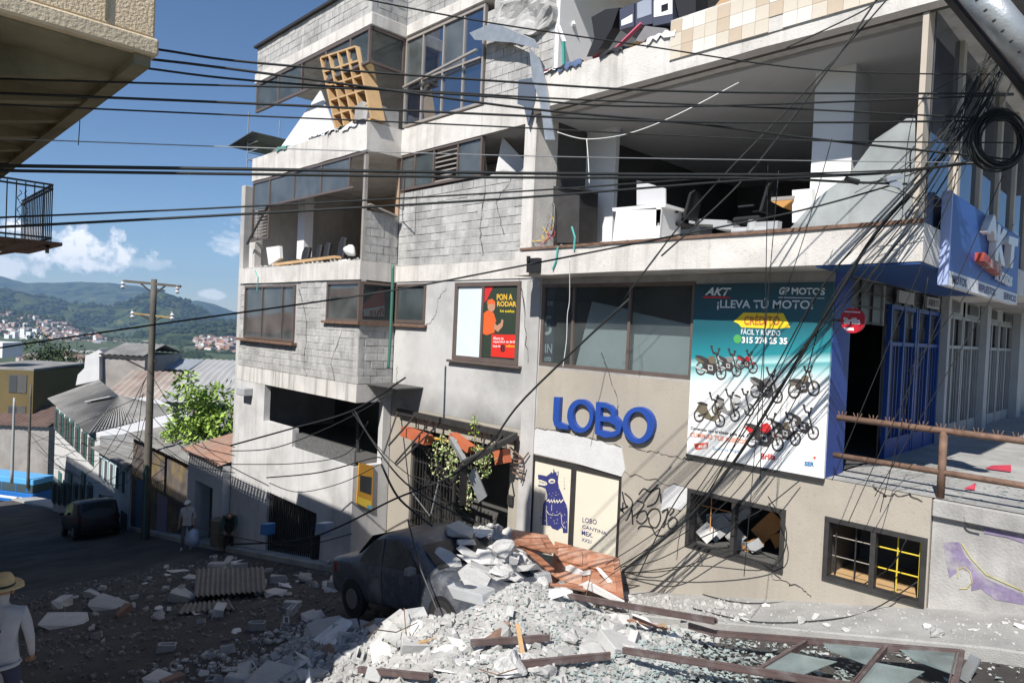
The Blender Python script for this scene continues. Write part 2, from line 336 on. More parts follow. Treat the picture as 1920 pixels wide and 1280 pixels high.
# ---- slabs
rough(part(MB().box(-10.05, -2.6, YS, 19, S2, S2T), 'floor_slab', SLAB), .022, 14)
part(MB().box(-15.4, -10.06, YW-.03, 19, S2+.02, S2T-.06), 'floor_slab', SLAB)
rough(part(MB().box(XB0, XB1, YB-.04, 19, S2, S2T), 'floor_slab', SLAB), .02, 10)
rough(part(MB().box(-9.9, -2.45, YS, 19, S3, S3T-.1), 'floor_slab', SLAB), .02, 14)
part(MB().box(-15.38, -9.91, YW-.06, 19, S3+.08, S3T), 'floor_slab', SLAB)
rough(part(MB().box(-22.2, XB1+.06, YB-.04, 19, S3+.02, S3T), 'floor_slab', SLAB), .02, 10)
part(MB().box(-22.25, XB1+.08, YB-.05, 19, RF, RFT), 'roof_slab', SLAB, bevel=.02)
part(MB().box(-15.3, -9.0, YW-.08, 19, RF+.02, RFT), 'roof_slab', SLAB, bevel=.02)
part(MB().box(-8.99, -1.5, YS+.2, 19, RF+.3, RFT+.3), 'roof_slab', CONC)
# overhanging eave along the side street, seen from below
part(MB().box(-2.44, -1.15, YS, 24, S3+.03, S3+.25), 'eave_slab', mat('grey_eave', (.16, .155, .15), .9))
# damaged strip of checkered tile on the slab edge, upper floor: individual tiles
TL = [mat('cream_tile', (.58, .52, .43), .5, .06, 3, .05, 30), mat('sand_tile', (.50, .41, .31), .5, .08, 3, .05, 30), mat('white_tile', (.66, .63, .57), .5, .05, 3, .05, 30)]
tw = part(MB().box(-6.55, -2.42, YS-.02, YS-.004, S3+.2, S3T+.12), 'tile_backing', SLAB)
tile_me = MB().box(-.105, .105, -.012, .0, -.105, .105).mesh('tile'); k = 0
for r in range(3):
    for q in range(19):
        x = -6.43+q*.215; z = S3+.315+r*.215
        if z > S3T+.06 or random.random() < .04: continue
        me = tile_me.copy(); me.materials.append(TL[(0, 1, 2, 1, 0, 0, 2)[(q*3+r*5) % 7]])
        o = mobj('tile', me, None, tw); o.location = (x, YS-.021, z)
# ---- lower right block: the tan shop front
holes = [(-10.0, -6.31, -.76, .98), (-14.42, -10.74, -9, -2.68), (-6.27, -4.52, -3.68, -2.66), (-3.92, -2.55, -3.58, -2.62), (-10.12, -7.7, -9, -2.68)]
tanw = part(wall_mb(-15.38, XR, -9, -.80, YW, YW+.25, holes), 'tan_wall', TAN)
part(wall_mb(XR, -2.53, -9, -2.06, YW+.003, YW+.25, holes), 'tan_plinth_wall', TAN)
part(wall_mb(-15.38, -10.0, -2.2, S2+.02, YW-.004, YW+.246, [(-12.88, -10.62, -.80, 1.06), (-15.4, -14.05, .04, 1.06)]), 'plaster_wall', mat('sooty_plaster', (.50, .495, .485), .92, .12, 1.1, .3, 60, stain=(.20, .198, .195), stain_amt=.6, stain_scale=.45))
part(wall_mb(-10.0, XR, -.8, S2, YW+.001, YW+.25, [(-10.0, -6.31, -.76, .98)]), 'window_wall', CONC)
# soot above the entrance canopy and the bare patch over the wolf doors
part(MB().prism([pY(x, y, YW-.012) for x, y in ((996, 800), (1080, 815), (1165, 836), (1172, 880), (1165, 893), (1080, 868), (993, 848))], (0, .02, 0)), 'bare_plaster_patch', mat('bare_plaster', (.56, .56, .56), .9, .08, 3, .4, 40))
part(MB().prism([pY(x, y, YW-.01) for x, y in ((1245, 918), (1262, 908), (1290, 915), (1291, 945), (1275, 956), (1255, 950), (1238, 958))], (0, .02, 0)), 'bare_plaster_patch', MATS['bare_plaster'])
# blue return beside the poster and the recessed shop entrance
part(MB().box(XR-.02, XR+.01, YW+.01, 11.3, TZ, S2), 'blue_return_wall', BLUE)
part(MB().box(-4.3, XR+.005, 11.3, 11.42, TZ, S2), 'blue_jamb', BLUED)
tg = part(MB().box(-4.10, -4.07, 11.42, 16.8, .35, S2-.03), 'transom_panel', flat('dark_transom', (.05, .052, .055), .4))
for i in range(10): MB().box(-4.07, -4.04, 11.5+i*.58, 11.53+i*.58, .35, S2-.03).build('transom_bar', GREYP if i % 3 == 0 else DSTEEL, tg)
for z in (.36, .62, .86): MB().box(-4.068, -4.045, 11.42, 16.8, z, z+.03).build('transom_bar', DSTEEL, tg)
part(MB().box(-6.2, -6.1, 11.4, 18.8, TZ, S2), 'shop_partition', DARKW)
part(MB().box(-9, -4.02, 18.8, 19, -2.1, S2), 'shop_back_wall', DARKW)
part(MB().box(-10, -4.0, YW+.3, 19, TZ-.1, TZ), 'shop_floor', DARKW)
# soffit of the overhang painted blue along the side street
part(MB().box(-3.95, -2.62, YS+.02, 16.2, S2-.03, S2-.004), 'blue_soffit', mat('blue_soffit_paint', (.02, .07, .22), .6, .1, 2, .05, 30))
# ---- side-street doors (plane X = -4)
door_w = part(wall_mb(13.46, 45, TZ, S2, -4.25, -4.02, [(13.0, 16.8, TZ, 2), (17.0, 20.5, TZ, .75), (20.9, 24.6, TZ, .75), (25.2, 28.5, TZ, .6)], axis='x'), 'side_wall', GREYP)
def grille_door(y0, y1, z0, z1, mt, name='side_door', bars=7):
    m = MB(); w = .09; X = -4.0
    for a, b in ((y0, y0+w), (y1-w, y1), ((y0+y1)/2-w/2, (y0+y1)/2+w/2)): m.box(X-.06, X+.02, a, b, z0, z1)
    for a, b in ((z0, z0+.35), (z1-.08, z1), (z1-.75, z1-.68)): m.box(X-.05, X+.01, y0+w, (y0+y1)/2-w/2, a, b); m.box(X-.05, X+.01, (y0+y1)/2+w/2, y1-w, a, b)
    d = part(m, name, mt)
    for i in range(bars):
        y = y0+w+(i+.5)*(y1-y0-2*w)/bars
        if abs(y-(y0+y1)/2) < .06: continue
        MB().box(X-.03, X-.005, y-.015, y+.015, z0+.35, z1-.75).build('bar', mt, d)
    MB().box(X-.12, X-.1, y0, y1, z0, z1).build('backing', DARKW, d)
    return d
grille_door(13.5, 15.1, TZ, .75, BLUED); grille_door(15.15, 16.75, TZ, .75, BLUED)
GREYD = mat('grey_metal_door', (.30, .31, .32), .5, .12, 2, .08, 30, metal=.2)
grille_door(17.0, 18.7, TZ, .75, GREYD); grille_door(18.75, 20.5, TZ, .75, GREYD); grille_door(20.9, 22.7, TZ, .75, GREYD); grille_door(22.75, 24.6, TZ, .75, GREYD)
part(MB().box(-4.06, -4.0, 25.2, 28.5, TZ, .6), 'side_door', GREYD)
part(MB().box(-4.0, -3.85, 16.8, 17.0, TZ, S2), 'pilaster', GREYP); part(MB().box(-4.0, -3.85, 20.5, 20.9, TZ, S2), 'pilaster', GREYP); part(MB().box(-4.0, -3.8, 24.6, 25.2, TZ, S2), 'pilaster', GREYP)
part(MB().box(-4.2, -2.7, 19.02, 45, S2, S2+.35), 'side_canopy', CONC)  # added slab that keeps the sun off the side wall and doors
for y in (17.4, 19.2, 21.4, 23.3): part(MB().box(-4.0, -3.97, y, y+.9, .82, 1.05), 'fanlight', flat('dark_transom', (.05, .052, .055), .4))
# ---- window helper: frame is the part, panes and mullions its sub-parts
def window(Xa, Xb, Za, Zb, Y, muls=(), fw=.06, fm=ALU, gm=GLASSD, rows=(), parent=B, label=None, skip=(), depth=.08):
    m = MB(); f = part(m.box(Xa, Xb, Y-.02, Y+depth, Zb-fw, Zb).box(Xa, Xb, Y-.02, Y+depth, Za, Za+fw).box(Xa, Xa+fw, Y-.018, Y+depth-.002, Za+fw, Zb-fw).box(Xb-fw, Xb, Y-.018, Y+depth-.002, Za+fw, Zb-fw), 'window', fm, parent)
    if label: f['label'] = label
    xs = [Xa+fw, *muls, Xb-fw]; zs = [Za+fw, *rows, Zb-fw]
    for x in muls: MB().box(x-fw*.4, x+fw*.4, Y-.01, Y+depth-.01, Za+fw, Zb-fw).build('mullion', fm, f)
    for z in rows: MB().box(Xa+fw, Xb-fw, Y-.006, Y+depth-.014, z-fw*.4, z+fw*.4).build('transom', fm, f)
    n = 0
    for i in range(len(xs)-1):
        for j in range(len(zs)-1):
            if n not in skip: MB().box(xs[i], xs[i+1], Y+.03, Y+.036, zs[j], zs[j+1]).build('pane', gm[n % len(gm)] if isinstance(gm, list) else gm, f)
            n += 1
    return f
lw = window(-10.0, -6.31, -.76, .98, YW+.02, (-9.12, -7.72), .075, ALU, [GLASSC, GLASSC, GLASSC])
# leaning white boards inside the shop window, and the room behind
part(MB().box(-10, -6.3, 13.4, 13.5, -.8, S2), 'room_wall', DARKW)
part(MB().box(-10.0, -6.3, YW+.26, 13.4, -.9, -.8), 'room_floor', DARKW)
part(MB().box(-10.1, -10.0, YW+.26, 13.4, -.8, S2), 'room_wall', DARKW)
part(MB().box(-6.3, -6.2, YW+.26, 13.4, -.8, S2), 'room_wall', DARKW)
# red-poster window and the bay-corner window
rwin = window(-12.88, -10.62, -.80, 1.06, YW-.02, (-11.86,), .10, ALU, [flat('pale_blue_film', (.62, .70, .74), .35), GLASSC])
part(MB().box(-13.0, -10.5, YW-.12, YW+.02, -.87, -.81), 'window_sill', ALU, bevel=.01)
part(MB().box(-12.9, -10.6, 12.9, 13.0, -.9, S2), 'room_wall', DARKW)
# pale plaster pier between the two windows
part(MB().box(-10.42, -10.02, YW-.05, YW-.006, -9, S2-.02), 'pier', PLAST, bevel=.01)
# ---- basement windows in the tan wall
for (a, b, c, d, nm, gl) in ((-6.27, -4.52, -3.68, -2.66, 'blown basement window full of broken furniture', None), (-3.92, -2.55, -3.58, -2.62, 'basement window with yellow bars and a wooden sill inside', 1)):
    f = part(MB().box(a, b, YW-.03, YW+.12, d-.07, d).box(a, b, YW-.03, YW+.12, c, c+.07).box(a, a+.07, YW-.028, YW+.118, c+.07, d-.07).box(b-.07, b, YW-.028, YW+.118, c+.07, d-.07).box((a+b)/2-.035, (a+b)/2+.035, YW-.02, YW+.1, c+.07, d-.07), 'window', DSTEEL); f['label'] = nm
    MB().box(a, b, YW+1.6, YW+1.65, c-.3, d+.3).build('room_back', DARKW, f)
    MB().box(a, b, YW+.25, YW+1.6, c-.05, c).build('inner_sill', WOOD if gl else DARKW, f)
    for z in (d+.02,): MB().box(a, b, YW+.25, YW+1.6, z, z+.05).build('room_top', DARKW, f)
    MB().box(a-.05, a, YW+.25, YW+1.6, c, d).build('room_side', DARKW, f); MB().box(b, b+.05, YW+.25, YW+1.6, c, d).build('room_side', DARKW, f)
    if gl:
        YB_ = mat('yellow_bar_paint', (.62, .48, .05), .5, .1, 4, 0)
        for i in range(5):
            x = a+.12+(b-a-.24)*i/4
            MB().tube([(x, YW+.15, c+.07), (x, YW+.15, d-.07)], .011, 6).build('bar', YB_ if i > 1 else DSTEEL, f)
        for z in (c+.35, c+.65): MB().tube([((a+b)/2+.03, YW+.165, z), (b-.07, YW+.165, z)], .011, 6).build('bar', YB_, f); MB().tube([(a+.07, YW+.165, z), ((a+b)/2-.03, YW+.165, z)], .008, 6).build('bar', ALUP, f)
    else:
        OR_ = mat('orange_board', (.55, .25, .08), .6, .15, 3, .1, 20)
        rnd = random.Random(5)
        for i in range(16):
            x = a+.15+rnd.random()*(b-a-.3); y = YW+.35+rnd.random()*.7; L_ = .25+rnd.random()*.5; an = rnd.uniform(-1.2, 1.2); z = c+.08+rnd.random()*.35
            MB().bar((x-L_/2*math.cos(an), y, z-abs(L_/2*math.sin(an))*.4), (x+L_/2*math.cos(an), y+.1, z+abs(L_/2*math.sin(an))), .12+rnd.random()*.2, .02, (0, 1, .4)).build('broken_board', [OR_, RUBW, CONC, DSTEEL, GREYP][i % 5], f)
        for x in (a+.35, a+.75): MB().tube([(x, YW+.2, c+.3), (x, YW+.2, d-.07)], .01, 6).build('bar', OR_, f)
        MB().tube([(a+.07, YW+.21, d-.3), (a+.85, YW+.21, d-.3)], .01, 6).build('bar', OR_, f)
# ---- wolf doors
dm = MB()
for a, b in ((-10.12, -10.02), (-8.98, -8.86), (-7.78, -7.70)): dm.box(a, b, YW+.02, YW+.14, -6.5, -2.68)
dm.box(-10.12, -7.7, YW+.022, YW+.138, -2.80, -2.68)
wd = part(dm, 'double_door', DSTEEL); CREAM = mat('cream_door_panel', (.66, .62, .51), .55, .04, 1, .04, 20)
MB().box(-10.02, -8.98, YW+.05, YW+.09, -6.5, -2.80).build('door_leaf', CREAM, wd); MB().box(-8.86, -7.78, YW+.05, YW+.09, -6.5, -2.80).build('door_leaf', CREAM, wd)
# ---- dark entrance with its bar gate
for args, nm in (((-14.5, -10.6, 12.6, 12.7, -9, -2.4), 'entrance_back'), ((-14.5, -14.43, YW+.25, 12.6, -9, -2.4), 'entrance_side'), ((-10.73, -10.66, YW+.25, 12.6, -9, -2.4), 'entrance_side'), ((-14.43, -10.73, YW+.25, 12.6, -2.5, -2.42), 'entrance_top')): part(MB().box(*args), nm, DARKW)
gt = part(MB().box(-14.40, -14.32, YW+.05, YW+.11, -6.5, -3.1).box(-12.75, -12.67, YW+.05, YW+.11, -6.5, -3.1).box(-14.32, -12.75, YW+.052, YW+.108, -3.18, -3.1), 'bar_gate', DSTEEL)
for i in range(12):
    x = -14.24+i*.125; MB().box(x, x+.022, YW+.065, YW+.09, -6.4, -3.18).build('bar', DSTEEL, gt)
for i in range(7): z = -3.55-i*.42; MB().box(-14.32, -12.75, YW+.06, YW+.064, z, z+.03).build('cross_bar', DSTEEL, gt)
part(MB().box(-14.42, -10.74, YW+.01, YW+.03, -2.86, -2.80), 'yellow_lintel', mat('yellow_trim', (.60, .33, .05), .6, .15, 4, .1, 20))
# ---- block walls ------------------------------------------------
block_me = MB().box(-.19, .19, 0, .06, -.093, .093).mesh('concrete_block')
bm = bmesh.new(); bm.from_mesh(block_me); bmesh.ops.bevel(bm, geom=bm.edges[:], offset=.008, segments=1, affect='EDGES'); bm.to_mesh(block_me); bm.free(); block_me.materials.append(BLOCK)
half_me = block_me.copy(); half_me.transform(Matrix.Scale(.48, 4, (1, 0, 0)))
N_BLOCK = [0]
def block_wall(xa, xb, za, zb, Y, holes=(), side=None, thick=.16, stuff=False, patchy=0.0, shear=0):
    """side=None: wall along X facing -Y; side=X: wall along Y at that X facing +X (xa..xb are Y)"""
    if side is None: w = part(wall_mb(xa, xb, za, zb, Y+.012, Y+thick, holes), 'block_wall', MORTAR)
    else: w = part(wall_mb(xa, xb, za, zb, side-thick, side-.012, holes, axis='x'), 'block_wall', MORTAR)
    rows = int(round((zb-za)/.2)); h = (zb-za)/rows; joined = MB()
    for r in range(rows):
        z = za+(r+.5)*h; off = .2 if r % 2 else 0
        x = xa-off+.0
        while x < xb-.02:
            a = max(x, xa); b = min(x+.4, xb); x += .4
            if b-a < .06: continue
            c = (a+b)/2; half = (b-a) < .3
            if any(hh[0]-.02 < c < hh[1]+.02 and hh[2]-.02 < z < hh[3]+.02 for hh in holes): continue
            if any(hh[0] < b-.03 and a+.03 < hh[1] and hh[2] < z < hh[3] for hh in holes): continue
            dy = random.uniform(-.006, .008)
            if patchy and mnoise.noise((c*.55, z*.55, Y)) > patchy: dy += .004
            if stuff or N_BLOCK[0] >= 300:
                if side is None: joined.box(a+.01, b-.01, Y+dy, Y+.06, z-h/2+.008, z+h/2-.008)
                else: joined.box(side-.06, side-dy, a+.01, b-.01, z-h/2+.008, z+h/2-.008)
                continue
            N_BLOCK[0] += 1
            o = bpy.data.objects.new('concrete_block', half_me if half else block_me); COL.objects.link(o); adopt(o, w)
            if side is None: o.location = (c, Y+dy, z); o.scale = ((b-a-.02)/(.38*(.48 if half else 1)), 1, (h-.014)/.186)
            else: o.location = (side+dy, c, z); o.rotation_euler = (0, 0, math.pi/2); o.scale = ((b-a-.02)/(.38*(.48 if half else 1)), 1, (h-.014)/.186)
    if joined.v:
        o = joined.build('concrete_blocks', BLOCK, w); o['kind'] = 'stuff'
    return w
# bay, first upper storey
winA = (-22.42, -18.92, -.68, 1.02); winBf = (-17.08, XB1, .0, 1.06)
block_wall(XB0+.05, XB1, -1.62, S2, YB, [winA, winBf])
block_wall(YB, YW, -1.62, -.02, 0, side=XB1)
# middle wall, second upper storey
block_wall(XB1+.01, -10.2, S2T-.06, 3.5, YW, [])
block_wall(YB+.05, YW, S2T, 2.9, 0, side=XB1)
# middle wall, third upper storey and parapets
block_wall(-12.15, -9.95, S3T, 7.4, YW, stuff=True)
block_wall(-22.2, XB1, RFT, PAR, YB, stuff=True)
block_wall(YB, YW, RFT, PAR, 0, side=XB1, stuff=True)
block_wall(XB1, -9.0, RFT, PAR, YW, stuff=True)
part(MB().box(-22.3, XB1+.1, YB-.1, YB+.3, PAR, PAR+.07), 'parapet_cap', DSTEEL)
# bay: plaster pier at the far corner, lower smooth band with drips, ground-floor wall
part(MB().box(X0-.12, XB0+.06, YB+.02, 19, -10, S3), 'corner_pier', PLAST, bevel=.02)
part(MB().box(XB0+.02, XB1+.01, YB-.01, 19, -2.1, -1.63), 'drip_band', mat('dripping_whitewash', (.58, .56, .53), .9, .1, 2, .3, 40, streak=.85, stain=(.17, .16, .15), stain_amt=.2))
strip_h = [(-20.75, XB1+.1, -3.25, -2.1), (-18.8, XB1+.1, -3.78, -2.1)]
low_h = strip_h+[(-20.3, -17.2, -9, -5.4)]
LOWP = mat('ground_floor_plaster', (.55, .545, .54), .9, .12, .9, .25, 50, streak=.35, stain=(.22, .215, .21), stain_amt=.45, stain_scale=.5)
part(wall_mb(XB0, XB1, -10, -2.1, YB, YB+.2, low_h), 'ground_floor_wall', LOWP)
part(wall_mb(YB+.2, YW, -10, -2.1, XB1-.2, XB1, [(YB, YW-.25, -3.78, -2.1)], axis='x'), 'ground_floor_wall', LOWP)
part(MB().box(XB0+.3, XB1-.3, 13.2, 13.3, -10, -2.1), 'strip_room_back', DARKW)
part(MB().box(XB0+.3, XB1-.25, YB+.25, 13.2, -3.9, -3.8), 'strip_room_floor', DARKW)
part(MB().box(-18.7, XB1-.05, YB+.05, YB+.1, -3.77, -3.35), 'mesh_screen', mat('grey_mesh', (.12, .12, .12), .8, .3, 12, .3, 60))
for i in range(25): part(MB().box(-20.2+i*.12, -20.17+i*.12, YB+.04, YB+.07, -9, -5.4), 'gate_bar', DSTEEL)
part(MB().box(-20.3, -17.2, YB+.3, YB+.35, -9, -5.3), 'gate_backing', DARKW)
# bay first-storey windows
wA = window(*winA[:2], *winA[2:], YB-.03, (-21.1, -19.72), .07, ALU, GLASSD)
part(MB().box(-22.7, -18.75, YB-.16, YB, -.78, -.70), 'window_sill', RUST)
wB = window(winBf[0], XB1, .0, 1.06, YB-.02, (), .07, ALU, GLASSD)
fr = MB()
for a, b in ((.0, .07), (.99, 1.06)): fr.box(XB1-.05, XB1+.02, YB+.07, YW-.06, a, b)
fr.box(XB1-.05, XB1+.02, YB+.06, YB+.07, .07, .99); wBs = part(fr, 'window', ALU); MB().box(XB1-.03, XB1-.024, YB+.07, YW-.05, .07, .99).build('pane', GLASSC, wBs)
wBm = window(-15.36, -14.05, .04, 1.06, YW-.02, (), .07, ALU, GLASSC)
part(MB().box(-17.2, XB1+.08, YB-.1, YB, -.07, -.0).box(XB1, XB1+.1, YB, YW, -.07, -.0).box(XB1+.1, -13.95, YW-.1, YW, -.07, .0), 'window_sill', RUST)
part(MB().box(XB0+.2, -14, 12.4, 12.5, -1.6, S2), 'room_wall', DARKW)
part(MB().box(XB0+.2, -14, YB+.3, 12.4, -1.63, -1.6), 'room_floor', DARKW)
# ---- bay second storey (open room with brown walls)
part(MB().box(-22.2, -15.3, 13.6, 13.7, S2T, S3), 'room_wall', BROWNW)
part(MB().box(-22.25, -22.1, YB+.2, 13.6, S2T, S3), 'room_wall', PLAST)
part(MB().box(-15.6, -15.45, YB+1.1, 13.6, S2T, S3), 'room_wall', BROWNW)
part(MB().box(-22.3, -21.9, YB, YB+.25, S2T, 2.45), 'broken_parapet', SLAB, bevel=.02)
part(MB().box(-20.75, -20.3, YB+.9, YB+1.2, S2T, S3), 'column', ROOMW)
f2 = MB().box(-22.15, XB1, YB-.02, YB+.05, S3-.07, S3).box(-22.15, -22.08, YB-.02, YB+.05, 2.5, S3-.07).box(-20.95, -20.88, YB-.02, YB+.05, 2.5, S3-.07).box(-22.08, -20.95, YB-.018, YB+.048, 2.5, 2.57)
f2.box(-20.88, -15.95, YB-.018, YB+.048, 3.52, 3.58)
for x in (-19.3, -17.7, -16.2): f2.box(x, x+.05, YB-.016, YB+.046, 3.58, S3-.07)
w2 = part(f2, 'window', ALU)
for a, b in ((-20.88, -19.3), (-19.25, -17.7), (-17.65, -16.2)): MB().box(a, b, YB+.01, YB+.016, 3.58, S3-.07).build('pane', GLASSD, w2)
MB().box(-22.08, -20.95, YB+.01, YB+.016, 3.5, S3-.07).build('pane', GLASSD, w2)
for i in range(9): MB().hexa([(-22.0, YB, 2.65+i*.1), (-21.1, YB, 2.65+i*.1), (-21.1, YB+.09, 2.71+i*.1), (-22.0, YB+.09, 2.71+i*.1)], [(-22.0, YB, 2.66+i*.1), (-21.1, YB, 2.66+i*.1), (-21.1, YB+.09, 2.72+i*.1), (-22.0, YB+.09, 2.72+i*.1)]).build('louvre', ALUP, w2)
part(MB().bar((-20.9, YB-.05, 3.55), (-21.9, YB-.25, 2.35), .05), 'torn_frame_bar', DSTEEL)
part(MB().box(XB1-.09, XB1, YB+.0, YB+.09, S2T, S3), 'corner_post', ALUP)
part(MB().bar((XB1, YB+.1, 3.05), (XB1+.05, YW-.15, 2.85), .3, .04), 'hanging_frame', ALUP)
part(MB().tube([(XB1+.05, YW-.1, 4.0), (XB1+.3, YW-.35, 3.1), (XB1+.9, YW-.5, 2.9), (XB1+.9, YW-.5, 3.9)], .015, 5), 'hanging_bar', DSTEEL)
# middle second-storey windows and the blown opening
wm = window(-15.38, -12.1, 3.55, 4.5, YW-.02, (-14.75, -13.95, -13.0), .06, ALU, [GLASSD, GLASSC, GLASSD, GLASSD], skip=(2,))
for i in range(7): MB().hexa([(-13.92, YW, 3.62+i*.12), (-13.03, YW, 3.62+i*.12), (-13.03, YW+.1, 3.69+i*.12), (-13.92, YW+.1, 3.69+i*.12)], [(-13.92, YW, 3.635+i*.12), (-13.03, YW, 3.635+i*.12), (-13.03, YW+.1, 3.705+i*.12), (-13.92, YW+.1, 3.705+i*.12)]).build('louvre', ALUP, wm)
part(MB().box(-15.4, -10.2, 12.5, 12.6, S2T, S3), 'room_wall', PLAST)
part(MB().prism([(-12.0, YW+.3, 3.5), (-11.2, YW+1.2, 3.5), (-11.9, YW+.4, 4.5)], (.04, .0, .0)), 'broken_partition', ROOMW)
jag = [(-12.0, 3.5), (-11.4, 3.62), (-10.95, 3.4), (-10.5, 3.75), (-10.2, 3.5), (-10.2, 3.3), (-12.0, 3.3)]
part(MB().prism([(x, YW+.01, z) for x, z in jag], (0, .14, 0)), 'broken_block_edge', BLOCK)
# ---- right block, second storey: the torn-open office
part(MB().box(-10.05, -9.72, YW-.7, YW+.0, S2T, S3), 'wall_stub', SLAB, bevel=.02)
part(MB().box(-9.7, -8.9, 11.6, 11.72, S2T, S3), 'room_wall', ROOMW)
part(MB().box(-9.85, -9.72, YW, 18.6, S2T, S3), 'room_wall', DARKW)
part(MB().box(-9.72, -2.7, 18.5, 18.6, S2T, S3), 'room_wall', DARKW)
part(MB().box(-9.7, -2.75, YS+.5, 18.5, S3-.06, S3-.004), 'ceiling', CEIL)
part(MB().box(-9.7, -2.75, 10.0, 18.5, S2T, S2T+.02), 'office_floor', mat('pale_bounce_floor', (.52, .51, .49), .5, .1, 2, .05, 20))  # unseen floor, made pale to bounce sunlight onto the ceiling
part(MB().box(-4.62, -4.0, 11.2, 11.9, S2T, S3-.06), 'column', WHITEP)
part(MB().box(-2.75, -2.68, YS+.02, YS+.28, S2T, S3), 'corner_post', mat('beige_post', (.48, .42, .35), .6, .08, 2, .1, 30))
part(MB().box(-9.9, -2.6, YS-.03, YS+.05, S2T, S2T+.05), 'window_track', RUST)
part(MB().box(-9.7, -2.45, YS-.01, YS+.08, S3-.10, S3-.002), 'window_track', mat('dark_track', (.09, .08, .07), .7))
# side windows of the office along the side street
for i in range(9):
    y = YS+.3+i*1.35
    part(MB().box(-2.72, -2.60, y+1.2, y+1.35, S2T, S3), 'window_post', MATS['beige_post'])
    part(MB().box(-2.68, -2.66, y, y+1.2, S2T, S3), 'side_pane', GLASSB)
part(MB().box(-2.95, -2.62, 22.4, 60, S2-.2, 12), 'neighbour_wall', GREYP)
# broken sheet of glass still standing in the corner of the office
sh = MB(); pts = [pY(*p, YS+.06) for p in ((1478, 432), (1532, 372), (1560, 350), (1590, 330), (1640, 262), (1700, 222), (1716, 222), (1714, 430))]
part(sh.prism(pts, (0, .01, 0)), 'broken_pane', glass('frosted_sheet', (.55, .58, .58), .15, .2, .55, (.52, .55, .55)))
# ---- third storey: middle windows, bay ribbon windows, right room
wmt = window(-15.36, -12.2, 5.25, 7.6, YW-.02, (-14.6, -13.75, -12.95), .06, ALUP, [GLASSB, GLASSD, GLASSB, GLASSB], rows=(6.38,))
part(MB().bar((-15.3, YW-.1, 6.3), (-12.2, YW-.25, 6.45), .06, .05), 'awning_rail', ALUP)
part(MB().box(-15.4, -10.0, 12.6, 12.7, S3T, RF), 'room_wall', ROOMW)
fb = MB().box(-22.15, XB1, YB-.03, YB+.05, RF-.08, RF-.003)
for x in (-22.15, -20.6, -19.1, -17.7, -16.4, XB1-.09): fb.box(x, x+.08, YB-.025, YB+.045, 6.75, RF-.08)
fb.box(-22.15, XB1, YB-.03, YB+.05, 6.68, 6.75)
w3 = part(fb, 'window', ALU)
for a, b in ((-22.07, -20.6), (-20.52, -19.1), (-17.62, -16.4), (-16.32, XB1-.09)): MB().box(a, b, YB+.005, YB+.011, 6.75, RF-.08).build('pane', GLASSC, w3)
fs = MB().box(XB1-.06, XB1+.02, YB+.06, YW-.04, RF-.08, RF-.003).box(XB1-.06, XB1+.02, YB+.06, YW-.04, 6.68, 6.75).box(XB1-.06, XB1+.02, YW-.1, YW-.04, 6.75, RF-.08)
w3s = part(fs, 'window', ALU); MB().box(XB1-.03, XB1-.024, YB+.06, YW-.1, 6.75, RF-.08).build('pane', GLASSC, w3s)
part(MB().box(-22.2, -15.3, 13.3, 13.4, S3T, RF), 'room_wall', PLAST)
part(MB().box(-15.6, -15.5, YB+1.3, 13.3, S3T, RF), 'room_wall', ROOMW)
part(MB().prism([pY(*p, YB+.35) for p in ((527, 275), (600, 170), (634, 262), (560, 272))], (0, .05, 0)), 'fallen_panel', ROOMW)
br = part(MB().box(XB1-.6, XB1, YB-.02, YW-.1, S3T, 5.65), 'broken_corner', CONC); rough(br, .12, 5)
# corner awning and railing on the far side of the bay
part(MB().prism([(-22.2, YB-.1, 6.05), (-22.2, YB+2, 6.05), (-23.6, YB+2, 5.75), (-23.6, YB-.3, 5.75)], (0, 0, .03)), 'awning', GLASSD)
rl = MB()
for z in (5.3, 5.55, 5.8): rl.tube([(-22.2, YB+.1, z), (-22.95, YB+.1, z), (-22.95, YB+2.5, z)], .018, 5)
for y in (YB+.1, YB+1.2): rl.tube([(-22.95, y, S3T-.2), (-22.95, y, 6.9)], .018, 5)
part(rl, 'balcony_railing', GALV)
# right room on the third storey
part(MB().box(-9.9, -2.6, 16.5, 16.6, S3T-.1, RF+.3), 'room_wall', ROOMW)
part(MB().box(-10.0, -9.85, YW, 16.5, S3T, RF+.3), 'room_wall', ROOMW)
lump = part(MB().box(-11.75, -9.95, YW-.16, YW+.24, 6.45, 7.5), 'broken_concrete_beam', RUB); rough(lump, .10, 10)
bm = bmesh.new(); bm.from_mesh(lump.data)
for v in bm.verts: v.co += Vector((mnoise.noise(v.co*1.7)*.22, mnoise.noise(v.co*4.1)*.12, mnoise.noise(v.co*2.2+Vector((3, 3, 3)))*.25))
bmesh.ops.recalc_face_normals(bm, faces=bm.faces); bm.to_mesh(lump.data); bm.free()
# back and far side of the whole building
part(MB().box(X0, -4.3, 19, 19.2, -9, RFT), 'rear_wall', PLAST)

